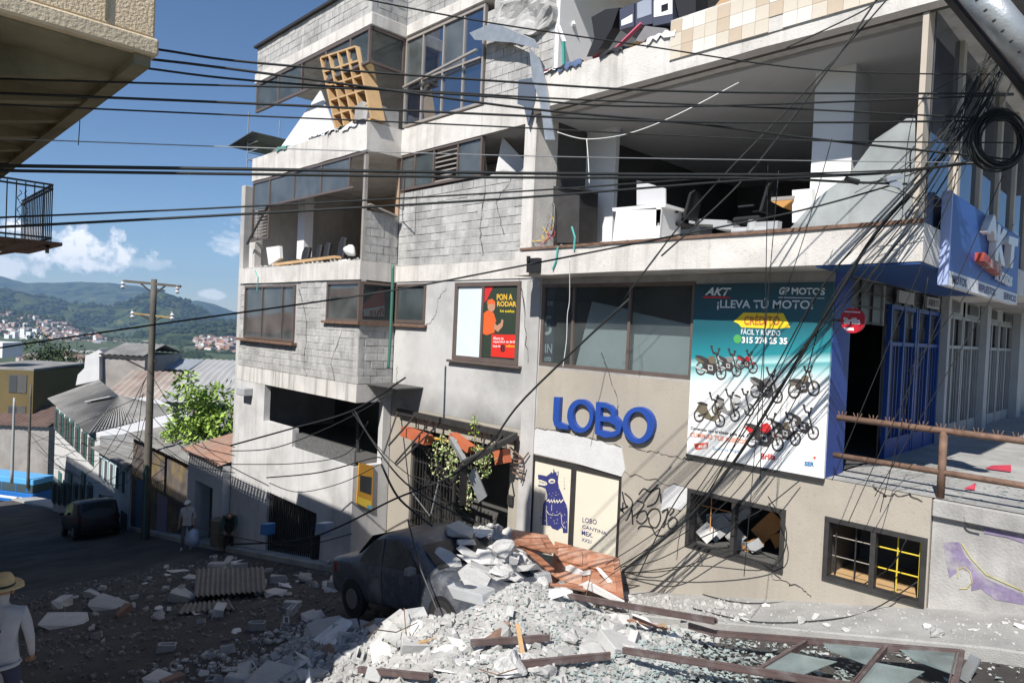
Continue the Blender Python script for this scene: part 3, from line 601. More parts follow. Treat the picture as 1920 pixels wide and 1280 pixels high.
sm_ = MATS['sooty_plaster']; N = sm_.node_tree.nodes; L = sm_.node_tree.links; b_ = N['Principled BSDF']; src_ = b_.inputs['Base Color'].links[0].from_socket
t_ = N.new('ShaderNodeTexCoord'); s_ = N.new('ShaderNodeSeparateXYZ'); L.new(t_.outputs['Object'], s_.inputs[0]); nn = N.new('ShaderNodeTexNoise'); nn.inputs['Scale'].default_value = 1.6; nn.inputs['Detail'].default_value = 6; L.new(t_.outputs['Object'], nn.inputs['Vector'])
mr_ = N.new('ShaderNodeMapRange'); mr_.inputs['From Min'].default_value = -1.55; mr_.inputs['From Max'].default_value = -2.25; L.new(s_.outputs['Z'], mr_.inputs['Value'])
mq = N.new('ShaderNodeMath'); mq.operation = 'MULTIPLY'; L.new(mr_.outputs[0], mq.inputs[0]); L.new(nn.outputs['Fac'], mq.inputs[1]); mc = N.new('ShaderNodeMixRGB'); mc.inputs[2].default_value = (.05, .048, .046, 1); L.new(mq.outputs[0], mc.inputs[0]); L.new(src_, mc.inputs[1]); L.new(mc.outputs[0], b_.inputs['Base Color'])
CRK = flat('crack_shadow_gap', (.06, .055, .05), .95)
def crack(pts, Y, w=.012, parent=B):
    q = random.Random(int(pts[0][0])); P = []
    for i in range(len(pts)-1):
        a, b = pY(*pts[i], Y), pY(*pts[i+1], Y)
        for k in range(7): P.append(a.lerp(b, k/7)+Vector((q.gauss(0, .022), 0, q.gauss(0, .022))))
    P.append(pY(*pts[-1], Y)); m = MB()
    for i in range(len(P)-1):
        d = (P[i+1]-P[i]); n_ = Vector((-d.z, 0, d.x)).normalized()*w*q.uniform(.3, 1.1); m.quad(P[i]-n_, P[i]+n_, P[i+1]+n_*.8, P[i+1]-n_*.8)
    return m.build('crack', CRK, parent, fix=False)
for pts, Y in (([(838, 540), (822, 560), (818, 590), (806, 606), (795, 612)], YW-.006), ([(975, 520), (985, 600), (990, 680)], YW-.056), ([(1000, 802), (1040, 806), (1080, 815), (1165, 838)], YW-.016), ([(1180, 838), (1230, 850), (1262, 856), (1300, 862)], YW-.004), ([(1130, 660), (1160, 760), (1150, 800)], YW-.004), ([(1170, 885), (1220, 900), (1290, 915)], YW-.004), ([(1330, 740), (1345, 800), (1338, 842)], YW-.004), ([(905, 250), (912, 330), (900, 420), (905, 480)], YW-.009), ([(960, 330), (930, 380), (945, 440)], YW-.009), ([(745, 690), (742, 720), (735, 760)], YW-.006), ([(1640, 905), (1655, 930), (1700, 925), (1730, 940)], YW-.002), ([(1450, 1085), (1500, 1100), (1520, 1120)], YW-.004), ([(560, 540), (575, 600), (570, 690), (585, 735)], YB-.008), ([(640, 620), (620, 680), (632, 740)], YB-.008)): crack(pts, Y)
# ================================================================== SIGNS AND PRINT
def text_mesh(s, bold=0.0, shear=0.0, spacing=1.0, extrude=0.0):
    cu = bpy.data.curves.new('t', 'FONT'); cu.body = s; cu.offset = bold; cu.shear = shear; cu.space_character = spacing; cu.extrude = extrude; cu.resolution_u = 3
    ob = bpy.data.objects.new('t', cu); COL.objects.link(ob); dg = bpy.context.evaluated_depsgraph_get()
    me = bpy.data.meshes.new_from_object(ob.evaluated_get(dg)); bpy.data.objects.remove(ob); bpy.data.curves.remove(cu); return me
def text(s, corners, name, mt, parent, bold=.012, shear=0, extrude=0, spacing=1.0):
    """corners: bottom-left, bottom-right, top-left of the lettering in the world"""
    me = text_mesh(s, bold, shear, spacing, extrude); a = np.empty(len(me.vertices)*3); me.vertices.foreach_get('co', a); a = a.reshape(-1, 3)
    lo = a.min(0); hi = a.max(0); BL, BR, TL = [Vector(c) for c in corners]; U = BR-BL; V = TL-BL; nrm = U.cross(V).normalized()
    for v in me.vertices:
        u = (v.co.x-lo[0])/max(1e-6, hi[0]-lo[0]); w = (v.co.y-lo[1])/max(1e-6, hi[1]-lo[1]); v.co = BL+U*u+V*w+nrm*v.co.z
    me.update(); me.name = name; return mobj(name, me, mt, parent)
def tpx(s, cf, bl, br, tl, Y, name, mt, parent, **k): return text(s, [pY(*cf(*q), Y) for q in (bl, br, tl)], name, mt, parent, **k)
def flatpoly(cf, pts, Y, name, mt, parent): return poly_on(Y, cf, pts, name, mt, parent)
def ell(cx, cy, rx, ry, n=20, a0=0, a1=360): return [(cx+rx*math.cos(R_(a0+(a1-a0)*i/n)), cy+ry*math.sin(R_(a0+(a1-a0)*i/n))) for i in range(n if a1-a0 >= 360 else n+1)]
def ring(cf, cx, cy, rx, ry, t, Y, name, mt, parent, n=22):
    m = MB(); a = [pY(*cf(*q), Y) for q in ell(cx, cy, rx, ry, n)]; b = [pY(*cf(*q), Y) for q in ell(cx, cy, rx*(1-t), ry*(1-t), n)]
    m.add(a+b, [(i, (i+1) % n, n+(i+1) % n, n+i) for i in range(n)]); o = m.build(name, mt, parent, fix=False)
    if o.data.polygons[0].normal.y > 0: o.data.flip_normals()
    return o
WHT = flat('print_white', (.78, .78, .77), .5); BLK = flat('print_black', (.02, .02, .025), .5); NAVY = flat('print_navy', (.035, .04, .16), .5)
# ---- LOBO: four raised blue letters
lobo = thing('letter_sign', (-8.2, YW, -2.2), 'raised blue sign letters reading LOBO on the tan wall', 'sign')
cl = crop(980, 480, 2.91); LB = mat('cobalt_letter', (.02, .065, .30), .4, .08, 2, .05, 30, spec=.5)
def letter(outline, holes_, name='letter'):
    """extruded letter with openings: bridge outline to each opening with a grid-filled face"""
    bmm = bmesh.new(); loops = []
    for lp in [outline]+holes_:
        vs_ = [bmm.verts.new(pY(*cl(*q), YW-.10)) for q in lp]; loops.append([bmm.edges.new((vs_[i], vs_[(i+1) % len(vs_)])) for i in range(len(vs_))])
    r = bmesh.ops.triangle_fill(bmm, use_beauty=True, use_dissolve=False, edges=[e_ for l in loops for e_ in l])
    fs = [g for g in r['geom'] if isinstance(g, bmesh.types.BMFace)]
    ex = bmesh.ops.extrude_face_region(bmm, geom=fs); bmesh.ops.translate(bmm, vec=(0, .098, 0), verts=[g for g in ex['geom'] if isinstance(g, bmesh.types.BMVert)])
    bmesh.ops.recalc_face_normals(bmm, faces=bmm.faces); me = bpy.data.meshes.new(name); bmm.to_mesh(me); bmm.free(); return mobj(name, me, LB, lobo)
letter([(170, 768), (203, 770), (196, 905), (246, 925), (248, 945), (196, 940), (172, 925), (164, 890)], [])
letter(ell(313, 872, 71, 92, 26), [ell(318, 872, 46, 66, 22)])
letter([(400, 795), (440, 798), (480, 815), (502, 840), (505, 872), (525, 895), (540, 930), (530, 965), (500, 985), (450, 990), (393, 970)], [[(425, 825), (455, 828), (478, 845), (482, 868), (465, 878), (423, 872)], [(422, 900), (470, 905), (505, 925), (508, 950), (480, 960), (420, 948)]])
letter(ell(630, 922, 86, 100, 28), [ell(625, 922, 54, 74, 24)])
# ---- the motorcycle poster
pc = crop(1280, 520, 3.369); YP = YW-.06
pm = bpy.data.materials.new('poster_print_shaded_top'); pm.use_nodes = True; N = pm.node_tree.nodes; L = pm.node_tree.links; b_ = N['Principled BSDF']; b_.inputs['Roughness'].default_value = .45
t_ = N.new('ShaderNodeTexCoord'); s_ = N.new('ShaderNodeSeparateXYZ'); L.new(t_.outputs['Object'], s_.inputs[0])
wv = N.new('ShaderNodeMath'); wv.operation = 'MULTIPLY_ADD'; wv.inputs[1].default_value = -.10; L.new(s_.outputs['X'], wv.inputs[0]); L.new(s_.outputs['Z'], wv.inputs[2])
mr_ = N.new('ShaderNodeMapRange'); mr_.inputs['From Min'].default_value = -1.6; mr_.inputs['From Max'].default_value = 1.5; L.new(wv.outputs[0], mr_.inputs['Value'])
rp = N.new('ShaderNodeValToRGB'); el_ = rp.color_ramp.elements; el_[0].position = 0; el_[0].color = (.78, .78, .76, 1); el_[1].position = 1; el_[1].color = (.012, .05, .075, 1)  # teal print, its dark top partly the slab's shade put into the colour
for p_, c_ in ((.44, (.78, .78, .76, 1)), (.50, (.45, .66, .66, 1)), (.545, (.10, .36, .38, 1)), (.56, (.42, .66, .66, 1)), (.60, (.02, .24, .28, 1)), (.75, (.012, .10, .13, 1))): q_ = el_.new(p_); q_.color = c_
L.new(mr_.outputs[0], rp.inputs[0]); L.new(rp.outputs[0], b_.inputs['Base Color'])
PX0, PX1, PZ0, PZ1 = -6.30, -3.955, -2.05, .92
poster = thing('billboard', (-5.1, YP, -2.05), 'large motorcycle credit poster on the shop wall, white below and dark teal above', 'poster')
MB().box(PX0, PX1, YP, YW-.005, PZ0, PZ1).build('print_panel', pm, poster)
MB().box(PX0-.01, PX1, YP-.01, YW-.004, PZ0-.05, PZ0-.002).build('bottom_rail', DSTEEL, poster)
Y1, Y2, Y3 = YP-.004, YP-.008, YP-.012
TEALW = flat('print_pale', (.62, .68, .70), .5); YEL = flat('print_yellow', (.80, .58, .03), .5); REDP = flat('print_red', (.55, .03, .035), .5); ORNG = flat('print_orange_red', (.65, .10, .05), .5)
tpx('AKT', pc, (140, 112), (300, 118), (148, 62), Y2, 'lettering', TEALW, poster, bold=.03, shear=.3)
flatpoly(pc, [(130, 118), (298, 123), (298, 132), (128, 130)], Y1, 'red_rule', REDP, poster)
tpx('GP', pc, (608, 108), (672, 108), (612, 62), Y2, 'lettering', TEALW, poster, bold=.03, shear=.2)
tpx('MOTOS', pc, (688, 108), (898, 112), (690, 64), Y2, 'lettering', TEALW, poster, bold=.03)
flatpoly(pc, [(605, 124), (895, 130), (895, 134), (605, 129)], Y1, 'rule', TEALW, poster)
tpx('¡LLEVA TÚ MOTO!', pc, (216, 205), (822, 214), (220, 130), Y2, 'lettering', TEALW, poster, bold=.02)
flatpoly(pc, [(322, 278), (385, 222), (636, 226), (680, 316), (598, 324), (372, 316), (352, 292)], Y1, 'arrow_banner', YEL, poster)
tpx('CRÉDITO', pc, (386, 300), (612, 302), (388, 232), Y2, 'lettering', flat('print_rust', (.50, .13, .04), .5), poster, bold=.025)
tpx('FÁCIL Y RÁPIDO', pc, (368, 360), (616, 370), (370, 318), Y2, 'lettering', TEALW, poster, bold=.02)
flatpoly(pc, ell(346, 388, 25, 28), Y1, 'phone_badge', flat('print_green', (.08, .36, .10), .5), poster)
tpx('315 274 25 35', pc, (373, 415), (660, 424), (374, 374), Y2, 'lettering', WHT, poster, bold=.04)
tpx('Contamos con el aliado para que', pc, (48, 962), (390, 1012), (50, 940), Y2, 'lettering', BLK, poster, bold=.02)
tpx('CUMPLAS TUS SUEÑOS', pc, (45, 1003), (402, 1052), (48, 970), Y2, 'lettering', flat('print_coral', (.72, .30, .20), .5), poster, bold=.03)
flatpoly(pc, [(70, 1048), (162, 1042), (158, 1078), (82, 1088)], Y1, 'logo_panel', ORNG, poster)
tpx('sufi', pc, (98, 1076), (150, 1078), (100, 1050), Y2, 'lettering', WHT, poster, bold=.03)
tpx('Banco de Bogotá', pc, (190, 1092), (375, 1112), (192, 1068), Y2, 'lettering', flat('print_light_blue', (.35, .50, .66), .5), poster)
tpx('Brilla', pc, (494, 1145), (585, 1152), (496, 1108), Y2, 'lettering', REDP, poster, bold=.03)
tpx('SER', pc, (768, 1188), (830, 1194), (770, 1160), Y2, 'lettering', flat('print_blue', (.03, .17, .38), .5), poster, bold=.04)
flatpoly(pc, ell(833, 1138, 9, 9, 8), Y1, 'dot', ORNG, poster)
TYRE = flat('print_tyre', (.05, .045, .045), .5); GREYPR = flat('print_grey', (.22, .21, .20), .5); BRPR = flat('print_olive', (.15, .125, .085), .5); SILV = flat('print_silver', (.45, .45, .45), .5)
def moto(w1, w2, body, r=38, scooter=False):
    (x1, y1), (x2, y2) = w1, w2; sc = math.hypot(x2-x1, y2-y1)/130
    for (x, y) in (w1, w2):
        ring(pc, x, y, r*.86, r*1.06, .26, Y1, 'printed_wheel', TYRE, poster); ring(pc, x, y, r*.64, r*.8, .12, Y1-.001, 'printed_rim', SILV, poster); flatpoly(pc, ell(x, y, r*.2, r*.22, 10), Y1, 'printed_hub', TYRE, poster)
        m = MB()
        for k in range(5): a = k*1.256+.3; m.tube([pY(*pc(x, y), Y1), pY(*pc(x+r*.62*math.cos(a), y+r*.78*math.sin(a)), Y1)], .004, 3)
        m.build('printed_spokes', GREYPR, poster)
    def T(u, v): return (x1+(x2-x1)*u-(0)*v, y1+(y2-y1)*u-v*sc)
    if scooter:
        flatpoly(pc, [T(-.15, 30), T(.0, 75), T(.35, 82), T(.45, 40), T(.6, 15), T(.75, 25), T(.72, 100), T(.82, 125), T(.93, 100), T(1.0, 48), T(.9, 10), T(.72, -12), T(.3, -8), T(.1, 10)], Y2, 'printed_body', body, poster)
        flatpoly(pc, [T(-.12, 75), T(.1, 88), T(.42, 84), T(.4, 72), T(.1, 70)], Y3, 'printed_seat', TYRE, poster)
    else:
        flatpoly(pc, [T(-.3, 72), T(-.05, 82), T(.35, 72), T(.4, 52), T(.1, 50)], Y3, 'printed_seat', TYRE, poster)
        flatpoly(pc, [T(.33, 55), T(.38, 86), T(.6, 98), T(.75, 80), T(.72, 56), T(.55, 45)], Y3, 'printed_tank', body, poster)
        flatpoly(pc, [T(-.02, 62), T(.68, 66), T(.82, 30), T(.64, -22), T(.26, -20), T(.1, 12)], Y2, 'printed_engine', TYRE, poster)
        flatpoly(pc, [T(.34, 34), T(.58, 36), T(.6, 4), T(.36, 0)], Y3, 'printed_cylinder', SILV, poster); flatpoly(pc, [T(.40, 26), T(.54, 28), T(.55, 12), T(.42, 10)], Y3-.001, 'printed_cover', TYRE, poster)
        flatpoly(pc, [T(-.3, 60), T(.1, 66), T(.16, 40), T(-.1, 34)], Y2-.001, 'printed_tail', body, poster)
        flatpoly(pc, [T(.02, 10), T(.3, -2), T(.3, -14), T(-.25, -4), T(-.28, 8)], Y3-.001, 'printed_exhaust', SILV, poster)
        flatpoly(pc, [T(.82, 38), T(1.12, 42), T(1.22, 20), T(1.1, 50), T(.95, 56)], Y3, 'printed_fender', body, poster)
    m = MB()
    for pl in ([T(1, 0), T(.8, 95), T(.74, 122)], [T(.6, 118), T(.74, 122), T(.86, 114)], [T(.62, 118), T(.52, 150)], [T(.84, 116), T(.9, 146)], [T(0, 0), T(.35, 25)]): m.tube([pY(*pc(*q), Y2) for q in pl], .013, 4)
    m.build('printed_fork', TYRE, poster)
    flatpoly(pc, ell(*T(.52, 154), 9, 6, 10), Y2, 'printed_mirror', TYRE, poster); flatpoly(pc, ell(*T(.9, 150), 9, 6, 10), Y2, 'printed_mirror', TYRE, poster)
    flatpoly(pc, ell(*T(.86, 92), 12, 13, 12), Y3, 'printed_lamp', SILV, poster)
moto((365, 545), (444, 570), REDP, 36); moto((240, 560), (340, 588), GREYPR, 38); moto((115, 575), (243, 605), BRPR, 40)
moto((705, 715), (827, 700), BRPR, 48); moto((462, 718), (598, 752), GREYPR, 42)
moto((330, 800), (420, 835), SILV, 38, True); moto((215, 830), (330, 872), GREYPR, 38, True); moto((103, 872), (235, 905), BRPR, 40, True)
moto((700, 940), (825, 980), SILV, 44); moto((590, 985), (712, 1020), BRPR, 42); moto((437, 1025), (600, 1052), REDP, 46)
# ---- wolf print and lettering on the cream doors
wc = crop(960, 820, 5.333); YD = YW+.045
wolf = thing('wolf_print', (-9.5, YD, -4), 'navy wolf drawing with white marks on the cream door', 'print')
flatpoly(wc, [(258, 370), (290, 372), (345, 385), (385, 355), (418, 310), (428, 345), (450, 345), (466, 335), (462, 385), (458, 440), (470, 500), (500, 570), (520, 625), (548, 680), (556, 740), (555, 950), (510, 952), (505, 900), (480, 905), (455, 925), (400, 905), (385, 880), (300, 870), (300, 800), (312, 660), (330, 625), (350, 615), (352, 570), (335, 510), (300, 492), (262, 485), (262, 470), (330, 478), (355, 465), (340, 440), (290, 420), (262, 415)], YD-.003, 'silhouette', NAVY, wolf)
CRM = CREAM
flatpoly(wc, ell(398, 435, 34, 24, 16), YD-.006, 'eye', CRM, wolf); flatpoly(wc, ell(400, 438, 22, 8, 14), YD-.009, 'pupil', NAVY, wolf)
flatpoly(wc, [(262, 428), (300, 432), (335, 450), (352, 468), (330, 480), (290, 475), (262, 468)], YD-.006, 'jaw', CRM, wolf)
for i in range(5): flatpoly(wc, [(270+i*14, 434+i*4), (280+i*14, 436+i*4), (276+i*14, 456+i*3)], YD-.009, 'tooth_gap', NAVY, wolf)
flatpoly(wc, [(345, 628), (370, 612), (378, 640), (395, 612), (404, 640), (422, 612), (432, 640), (450, 615), (458, 642), (478, 612), (486, 638), (512, 612), (516, 624), (488, 655), (474, 632), (456, 658), (442, 634), (428, 656), (416, 632), (402, 655), (392, 630), (376, 654), (364, 632), (346, 642)], YD-.006, 'collar_zigzag', CRM, wolf)
for x, y, a, b in ((405, 335, 8, 22), (452, 360, 6, 20)): flatpoly(wc, ell(x, y, a, b, 10), YD-.006, 'ear_mark', CRM, wolf)
rn = random.Random(3)
for i in range(34):
    x = rn.uniform(322, 545); y = rn.uniform(665, 930) if i > 8 else rn.uniform(500, 600)
    if i <= 8: x = rn.uniform(368, 480)
    flatpoly(wc, ell(x, y, 2.5, 7 if i > 8 else 3.5, 6), YD-.006, 'fur_mark', CRM, wolf)
m = MB()
for pl in ([(345, 680), (342, 760), (350, 880)], [(340, 725), (370, 765), (410, 775)], [(420, 772), (455, 775), (485, 750)], [(490, 760), (500, 860), (520, 900)], [(398, 670), (396, 730)]): m.tube([pY(*wc(*q), YD-.005) for q in pl], .006, 4)
m.build('limb_line', CRM, wolf)
dt = thing('door_lettering', (-8.4, YD, -4.3), 'thin navy lettering LOBO CANTINA MEX XX21 on the cream door', 'lettering')
for s__, bl, br, tl in (('LOBO', (703, 843), (845, 868), (706, 795)), ('CANTINA', (700, 900), (945, 975), (704, 868)), ('MEX.', (696, 968), (805, 1000), (698, 925)), ('XX21', (695, 1030), (790, 1058), (697, 998))): tpx(s__, wc, bl, br, tl, YD-.003, 'word', NAVY, dt, bold=.0 if s__ != 'MEX.' else .012)
m = 'LOBOCANTINA'
for i, ch in enumerate(m): tpx(ch, wc, (278, 535+i*34), (294, 536+i*34), (278, 516+i*34), YD-.003, 'word', mat('print_faded', (.35, .33, .33), .6, 0, 1, 0), dt, bold=0)
for i, ch in enumerate('XX21'): tpx(ch, wc, (516, 412+i*34), (530, 413+i*34), (516, 396+i*34), YD-.003, 'word', MATS['print_faded'], dt, bold=0)
# ---- black graffiti tag on the tan wall
gc = crop(960, 820, 3.556)
gf = thing('graffiti_tag', (-7.2, YW, -3.9), 'black looping spray tag on the tan wall beside the cream doors', 'graffiti')
SPR = flat('black_spray', (.03, .03, .03), .7)
def stroke(pts, r=.016):
    m = MB(); P = []
    for i in range(len(pts)-1):
        for k in range(4):
            t = k/4; p0 = pts[max(i-1, 0)]; p1 = pts[i]; p2 = pts[i+1]; p3 = pts[min(i+2, len(pts)-1)]
            P.append([.5*((2*p1[j])+(-p0[j]+p2[j])*t+(2*p0[j]-5*p1[j]+4*p2[j]-p3[j])*t*t+(-p0[j]+3*p1[j]-3*p2[j]+p3[j])*t**3) for j in (0, 1)])
    P.append(pts[-1]); Q = [pY(*gc(*q), YW-.004) for q in P]
    for i in range(len(Q)-1):
        d = (Q[i+1]-Q[i]); nn = Vector((-d.z, 0, d.x)).normalized()*r; m.quad(Q[i]-nn, Q[i]+nn, Q[i+1]+nn, Q[i+1]-nn)
    o = m.build('spray_line', SPR, gf, fix=False)
for pts in ([(735, 360), (750, 430), (770, 470)], [(712, 455), (745, 500)], [(775, 455), (715, 490)], [(740, 430), (735, 495)], [(750, 370), (800, 420), (795, 480), (770, 540), (755, 550)], [(800, 480), (805, 580)], [(800, 530), (850, 490), (880, 440), (830, 420)], [(845, 380), (880, 340), (920, 360), (975, 310)], [(880, 430), (930, 360), (985, 340), (960, 430), (900, 460)], [(830, 540), (850, 500), (890, 490), (900, 540), (860, 575), (828, 550)], [(900, 520), (930, 480), (975, 480), (990, 540), (960, 600), (920, 580), (910, 530)], [(990, 370), (1000, 440), (1060, 420), (1120, 490)], [(1000, 500), (1040, 480), (1010, 600)], [(1040, 560), (1070, 530), (1100, 550), (1090, 600), (1050, 605), (1040, 570)], [(840, 610), (860, 590), (930, 600), (960, 650), (1020, 655)], [(1030, 440), (1080, 480), (1050, 520)]): stroke(pts, .016 if len(pts) > 3 else .018)
# ---- red poster in the plaster-wall window
rc = crop(430, 300, 3.047); YR = YW+.0
rp_ = thing('window_poster', (-11.2, YR, -.7), 'red and black window poster of a worker in an orange shirt', 'poster')
flatpoly(rc, [(1443, 715), (1648, 712), (1642, 1135), (1436, 1120)], YR, 'print_panel', flat('print_dark_green', (.03, .045, .03), .5), rp_)
flatpoly(rc, [(1445, 715), (1512, 715), (1470, 800), (1443, 830)], YR-.003, 'red_corner', REDP, rp_)
RED2 = flat('print_bright_red', (.62, .03, .02), .5)
flatpoly(rc, [(1498, 995), (1643, 998), (1640, 1133), (1494, 1122)], YR-.003, 'red_panel', RED2, rp_)
SKIN = flat('print_skin', (.45, .24, .15), .5); ORS = flat('print_orange_shirt', (.68, .12, .03), .5)
flatpoly(rc, ell(1497, 835, 22, 32, 16), YR-.006, 'printed_face', SKIN, rp_)
flatpoly(rc, [(1472, 825), (1476, 800), (1500, 792), (1518, 808), (1520, 828), (1500, 818)], YR-.009, 'printed_cap', ORS, rp_)
flatpoly(rc, [(1446, 880), (1475, 858), (1510, 872), (1525, 920), (1512, 945), (1516, 985), (1470, 1000), (1444, 990)], YR-.006, 'printed_shirt', ORS, rp_)
flatpoly(rc, [(1515, 930), (1530, 945), (1550, 930), (1556, 908), (1566, 915), (1562, 950), (1535, 982), (1512, 965)], YR-.009, 'printed_arm', SKIN, rp_)
tpx('PON A', rc, (1528, 800), (1618, 800), (1528, 765), YR-.006, 'lettering', flat('print_gold', (.70, .42, .05), .5), rp_, bold=.03)
tpx('RODAR', rc, (1530, 836), (1640, 838), (1530, 806), YR-.006, 'lettering', MATS['print_gold'], rp_, bold=.03)
tpx('tus sueños', rc, (1545, 868), (1628, 872), (1546, 852), YR-.006, 'lettering', YEL, rp_)
tpx('Ahora tu', rc, (1506, 1026), (1566, 1027), (1506, 1008), YR-.006, 'lettering', WHT, rp_); tpx('capacidad de Brilla', rc, (1506, 1046), (1640, 1049), (1506, 1030), YR-.006, 'lettering', WHT, rp_)
tpx('hasta de', rc, (1506, 1068), (1548, 1069), (1506, 1054), YR-.006, 'lettering', WHT, rp_); tpx('8', rc, (1548, 1095), (1575, 1096), (1548, 1054), YR-.006, 'lettering', BLK, rp_, bold=.04); tpx('millones', rc, (1580, 1068), (1640, 1070), (1580, 1054), YR-.006, 'lettering', YEL, rp_)
# ---- sufi banner in the bay window, SIN sticker in the shop window
sf = thing('banner', (XB1-.3, 10.2, .1), 'crumpled red banner lettered sufi behind the bay corner window', 'banner')
sp_ = lambda *q: pX(*rc(*q), XB1-.06)
def polyX(pts, name, mt, parent, dx=0):
    m = MB(); m.add([sp_(*q)+Vector((dx, 0, 0)) for q in pts], [tuple(range(len(pts)))]); return m.build(name, mt, parent, fix=False)
polyX([(752, 835), (800, 790), (860, 735), (886, 740), (886, 895), (750, 895)], 'cloth', REDP, sf); polyX([(765, 852), (886, 832), (886, 892), (770, 890)], 'white_band', WHT, sf, .004)
text('sufi', [sp_(800, 888)+Vector((.008, 0, 0)), sp_(882, 886)+Vector((.008, 0, 0)), sp_(800, 845)+Vector((.008, 0, 0))], 'lettering', REDP, sf, bold=.02)
st = thing('window_sticker', (-9.7, YW+.1, -.6), 'tall navy sticker with a big 5 and SIN in the shop window', 'sticker')
flatpoly(cl, [(108, 158), (178, 160), (165, 580), (92, 575)], YW+.08, 'sticker_sheet', flat('print_slate', (.05, .06, .10), .5), st)
for s__, bl, br, tl in (('5', (112, 430), (158, 432), (114, 325)), ('SIN', (100, 528), (160, 530), (101, 478)), ('% DE', (112, 268), (165, 270), (113, 245)), ('cuota', (108, 572), (155, 574), (108, 545))): tpx(s__, cl, bl, br, tl, YW+.076, 'lettering', TEALW, st)
# leaning white boards seen through the shop window
def board(pts, Y, name, lab):
    o = MB().prism([pY(*cl(*q), Y) for q in pts], (0, .04, 0)).build(name, flat('board_white', (.62, .64, .66), .5), None); return tag(o, lab, 'board')
board([(378, 248), (582, 292), (560, 640), (286, 610)], YW+.16, 'leaning_board', 'white board leaning in the shop window beside the striped pole')
board([(600, 305), (940, 380), (930, 690), (590, 650)], YW+.22, 'leaning_board', 'wide white board leaning in the shop window next to the poster')
# ---- red round sign, blue side sign
bs = thing('round_sign', (-3.7, 10.64, .2), 'round red sign reading Brilla on the blue shop jamb', 'sign')
b5 = crop(1500, 360, 3.764)
def polyP(fn, pts, name, mt, parent, off):
    m = MB(); m.add([fn(*q)+Vector(off) for q in pts], [tuple(range(len(pts)))]); return m.build(name, mt, parent, fix=False)
# the disc stands out square from the jamb, facing the street
bsY = 10.64; bf = lambda x, y: pY(*b5(x, y), bsY)
m = MB().prism([bf(*q) for q in ell(372, 905, 86, 90, 28)], (0, .05, 0)); m.build('disc', mat('sign_red', (.42, .015, .03), .4, .05, 2, 0), bs)
MB().bar(bf(300, 905)+Vector((-.25, .03, 0)), bf(300, 905)+Vector((0, .03, 0)), .04).build('bracket', DSTEEL, bs)
text('Brilla', [bf(310, 930)-Vector((0, .004, 0)), bf(428, 934)-Vector((0, .004, 0)), bf(310, 885)-Vector((0, .004, 0))], 'lettering', WHT, bs, bold=.03)
polyP(bf, [(312, 955), (380, 958), (380, 978), (314, 972)], 'label_strip', WHT, bs, (0, -.004, 0))
polyP(bf, [(315, 840), (425, 845), (425, 852), (315, 847)], 'label_strip', TEALW, bs, (0, -.004, 0))
sX = -2.50; sg = thing('shop_sign', (sX, 13, .9), 'blue fascia sign board with broken white AKT letters along the side street', 'sign')
MB().box(sX-.10, sX, 10.75, 15.6, 1.06, 2.12).build('sign_board', mat('sign_blue', (.035, .10, .34), .45, .08, 1, .03, 20), sg)
MB().box(sX-.102, sX+.004, 10.73, 15.62, .86, 1.06).build('white_strip', WHITEP, sg)
MB().box(sX-.11, sX+.01, 10.70, 10.75, .86, 2.14).build('edge_trim', flat('pale_blue_trim', (.35, .42, .66), .4), sg)
def tX(s, y0, y1, z0, z1, mt, **k): text(s, [(sX+.012, y0, z0), (sX+.012, y1, z0), (sX+.012, y0, z1)], 'lettering', mt, sg, **k)
tX('MOTOS', 10.95, 11.75, .90, 1.02, NAVY, bold=.02); tX('REPUESTOS', 12.5, 13.7, .90, 1.02, NAVY, bold=.02); tX('SERVICIO', 14.4, 15.5, .90, 1.02, NAVY, bold=.02)
LWH = flat('letter_white', (.74, .74, .74), .4)
for s__, y0, y1, z0, z1, rot in (('A', 12.35, 13.1, 1.72, 2.06, .25), ('K', 13.0, 13.8, 1.40, 1.98, .1), ('T', 13.9, 14.7, 1.45, 1.98, -.15)):
    text(s__, [(sX+.06, y0, z0+rot*.3), (sX+.06, y1, z0), (sX+.06, y0+.08, z1+rot*.3)], 'raised_letter', LWH, sg, bold=.06, extrude=.05)
MB().hexa([(sX, 12.2, 1.33), (sX+.12, 12.2, 1.33), (sX+.12, 13.5, 1.22), (sX, 13.5, 1.22)], [(sX, 12.2, 1.46), (sX+.12, 12.2, 1.46), (sX+.12, 13.5, 1.35), (sX, 13.5, 1.35)]).build('broken_letter_box', mat('broken_red_letter', (.36, .06, .04), .5, .3, 4, .2, 20, stain=(.55, .5, .42), stain_amt=.8, stain_scale=3), sg)
text('MOTOS', [(sX+.05, 13.5, 1.16), (sX+.05, 14.7, 1.13), (sX+.05, 13.5, 1.33)], 'raised_letter', LWH, sg, bold=.03, extrude=.02)
# price boards above the side doors
for y, s__ in ((14.2, 'MOTOS'), (16.0, 'ABIERTO')):
    q = thing('door_placard', (-3.95, y, .8), 'small pale placard above the blue shop door' if s__ == 'MOTOS' else 'small lettered placard between the blue and grey doors', 'sign')
    MB().box(-3.99, -3.95, y-.45, y+.45, .80, 1.02).build('board', GREYP, q)
    if s__ == 'ABIERTO': text(s__, [(-3.945, y-.38, .84), (-3.945, y+.38, .84), (-3.945, y-.38, .98)], 'lettering', BLK, q)
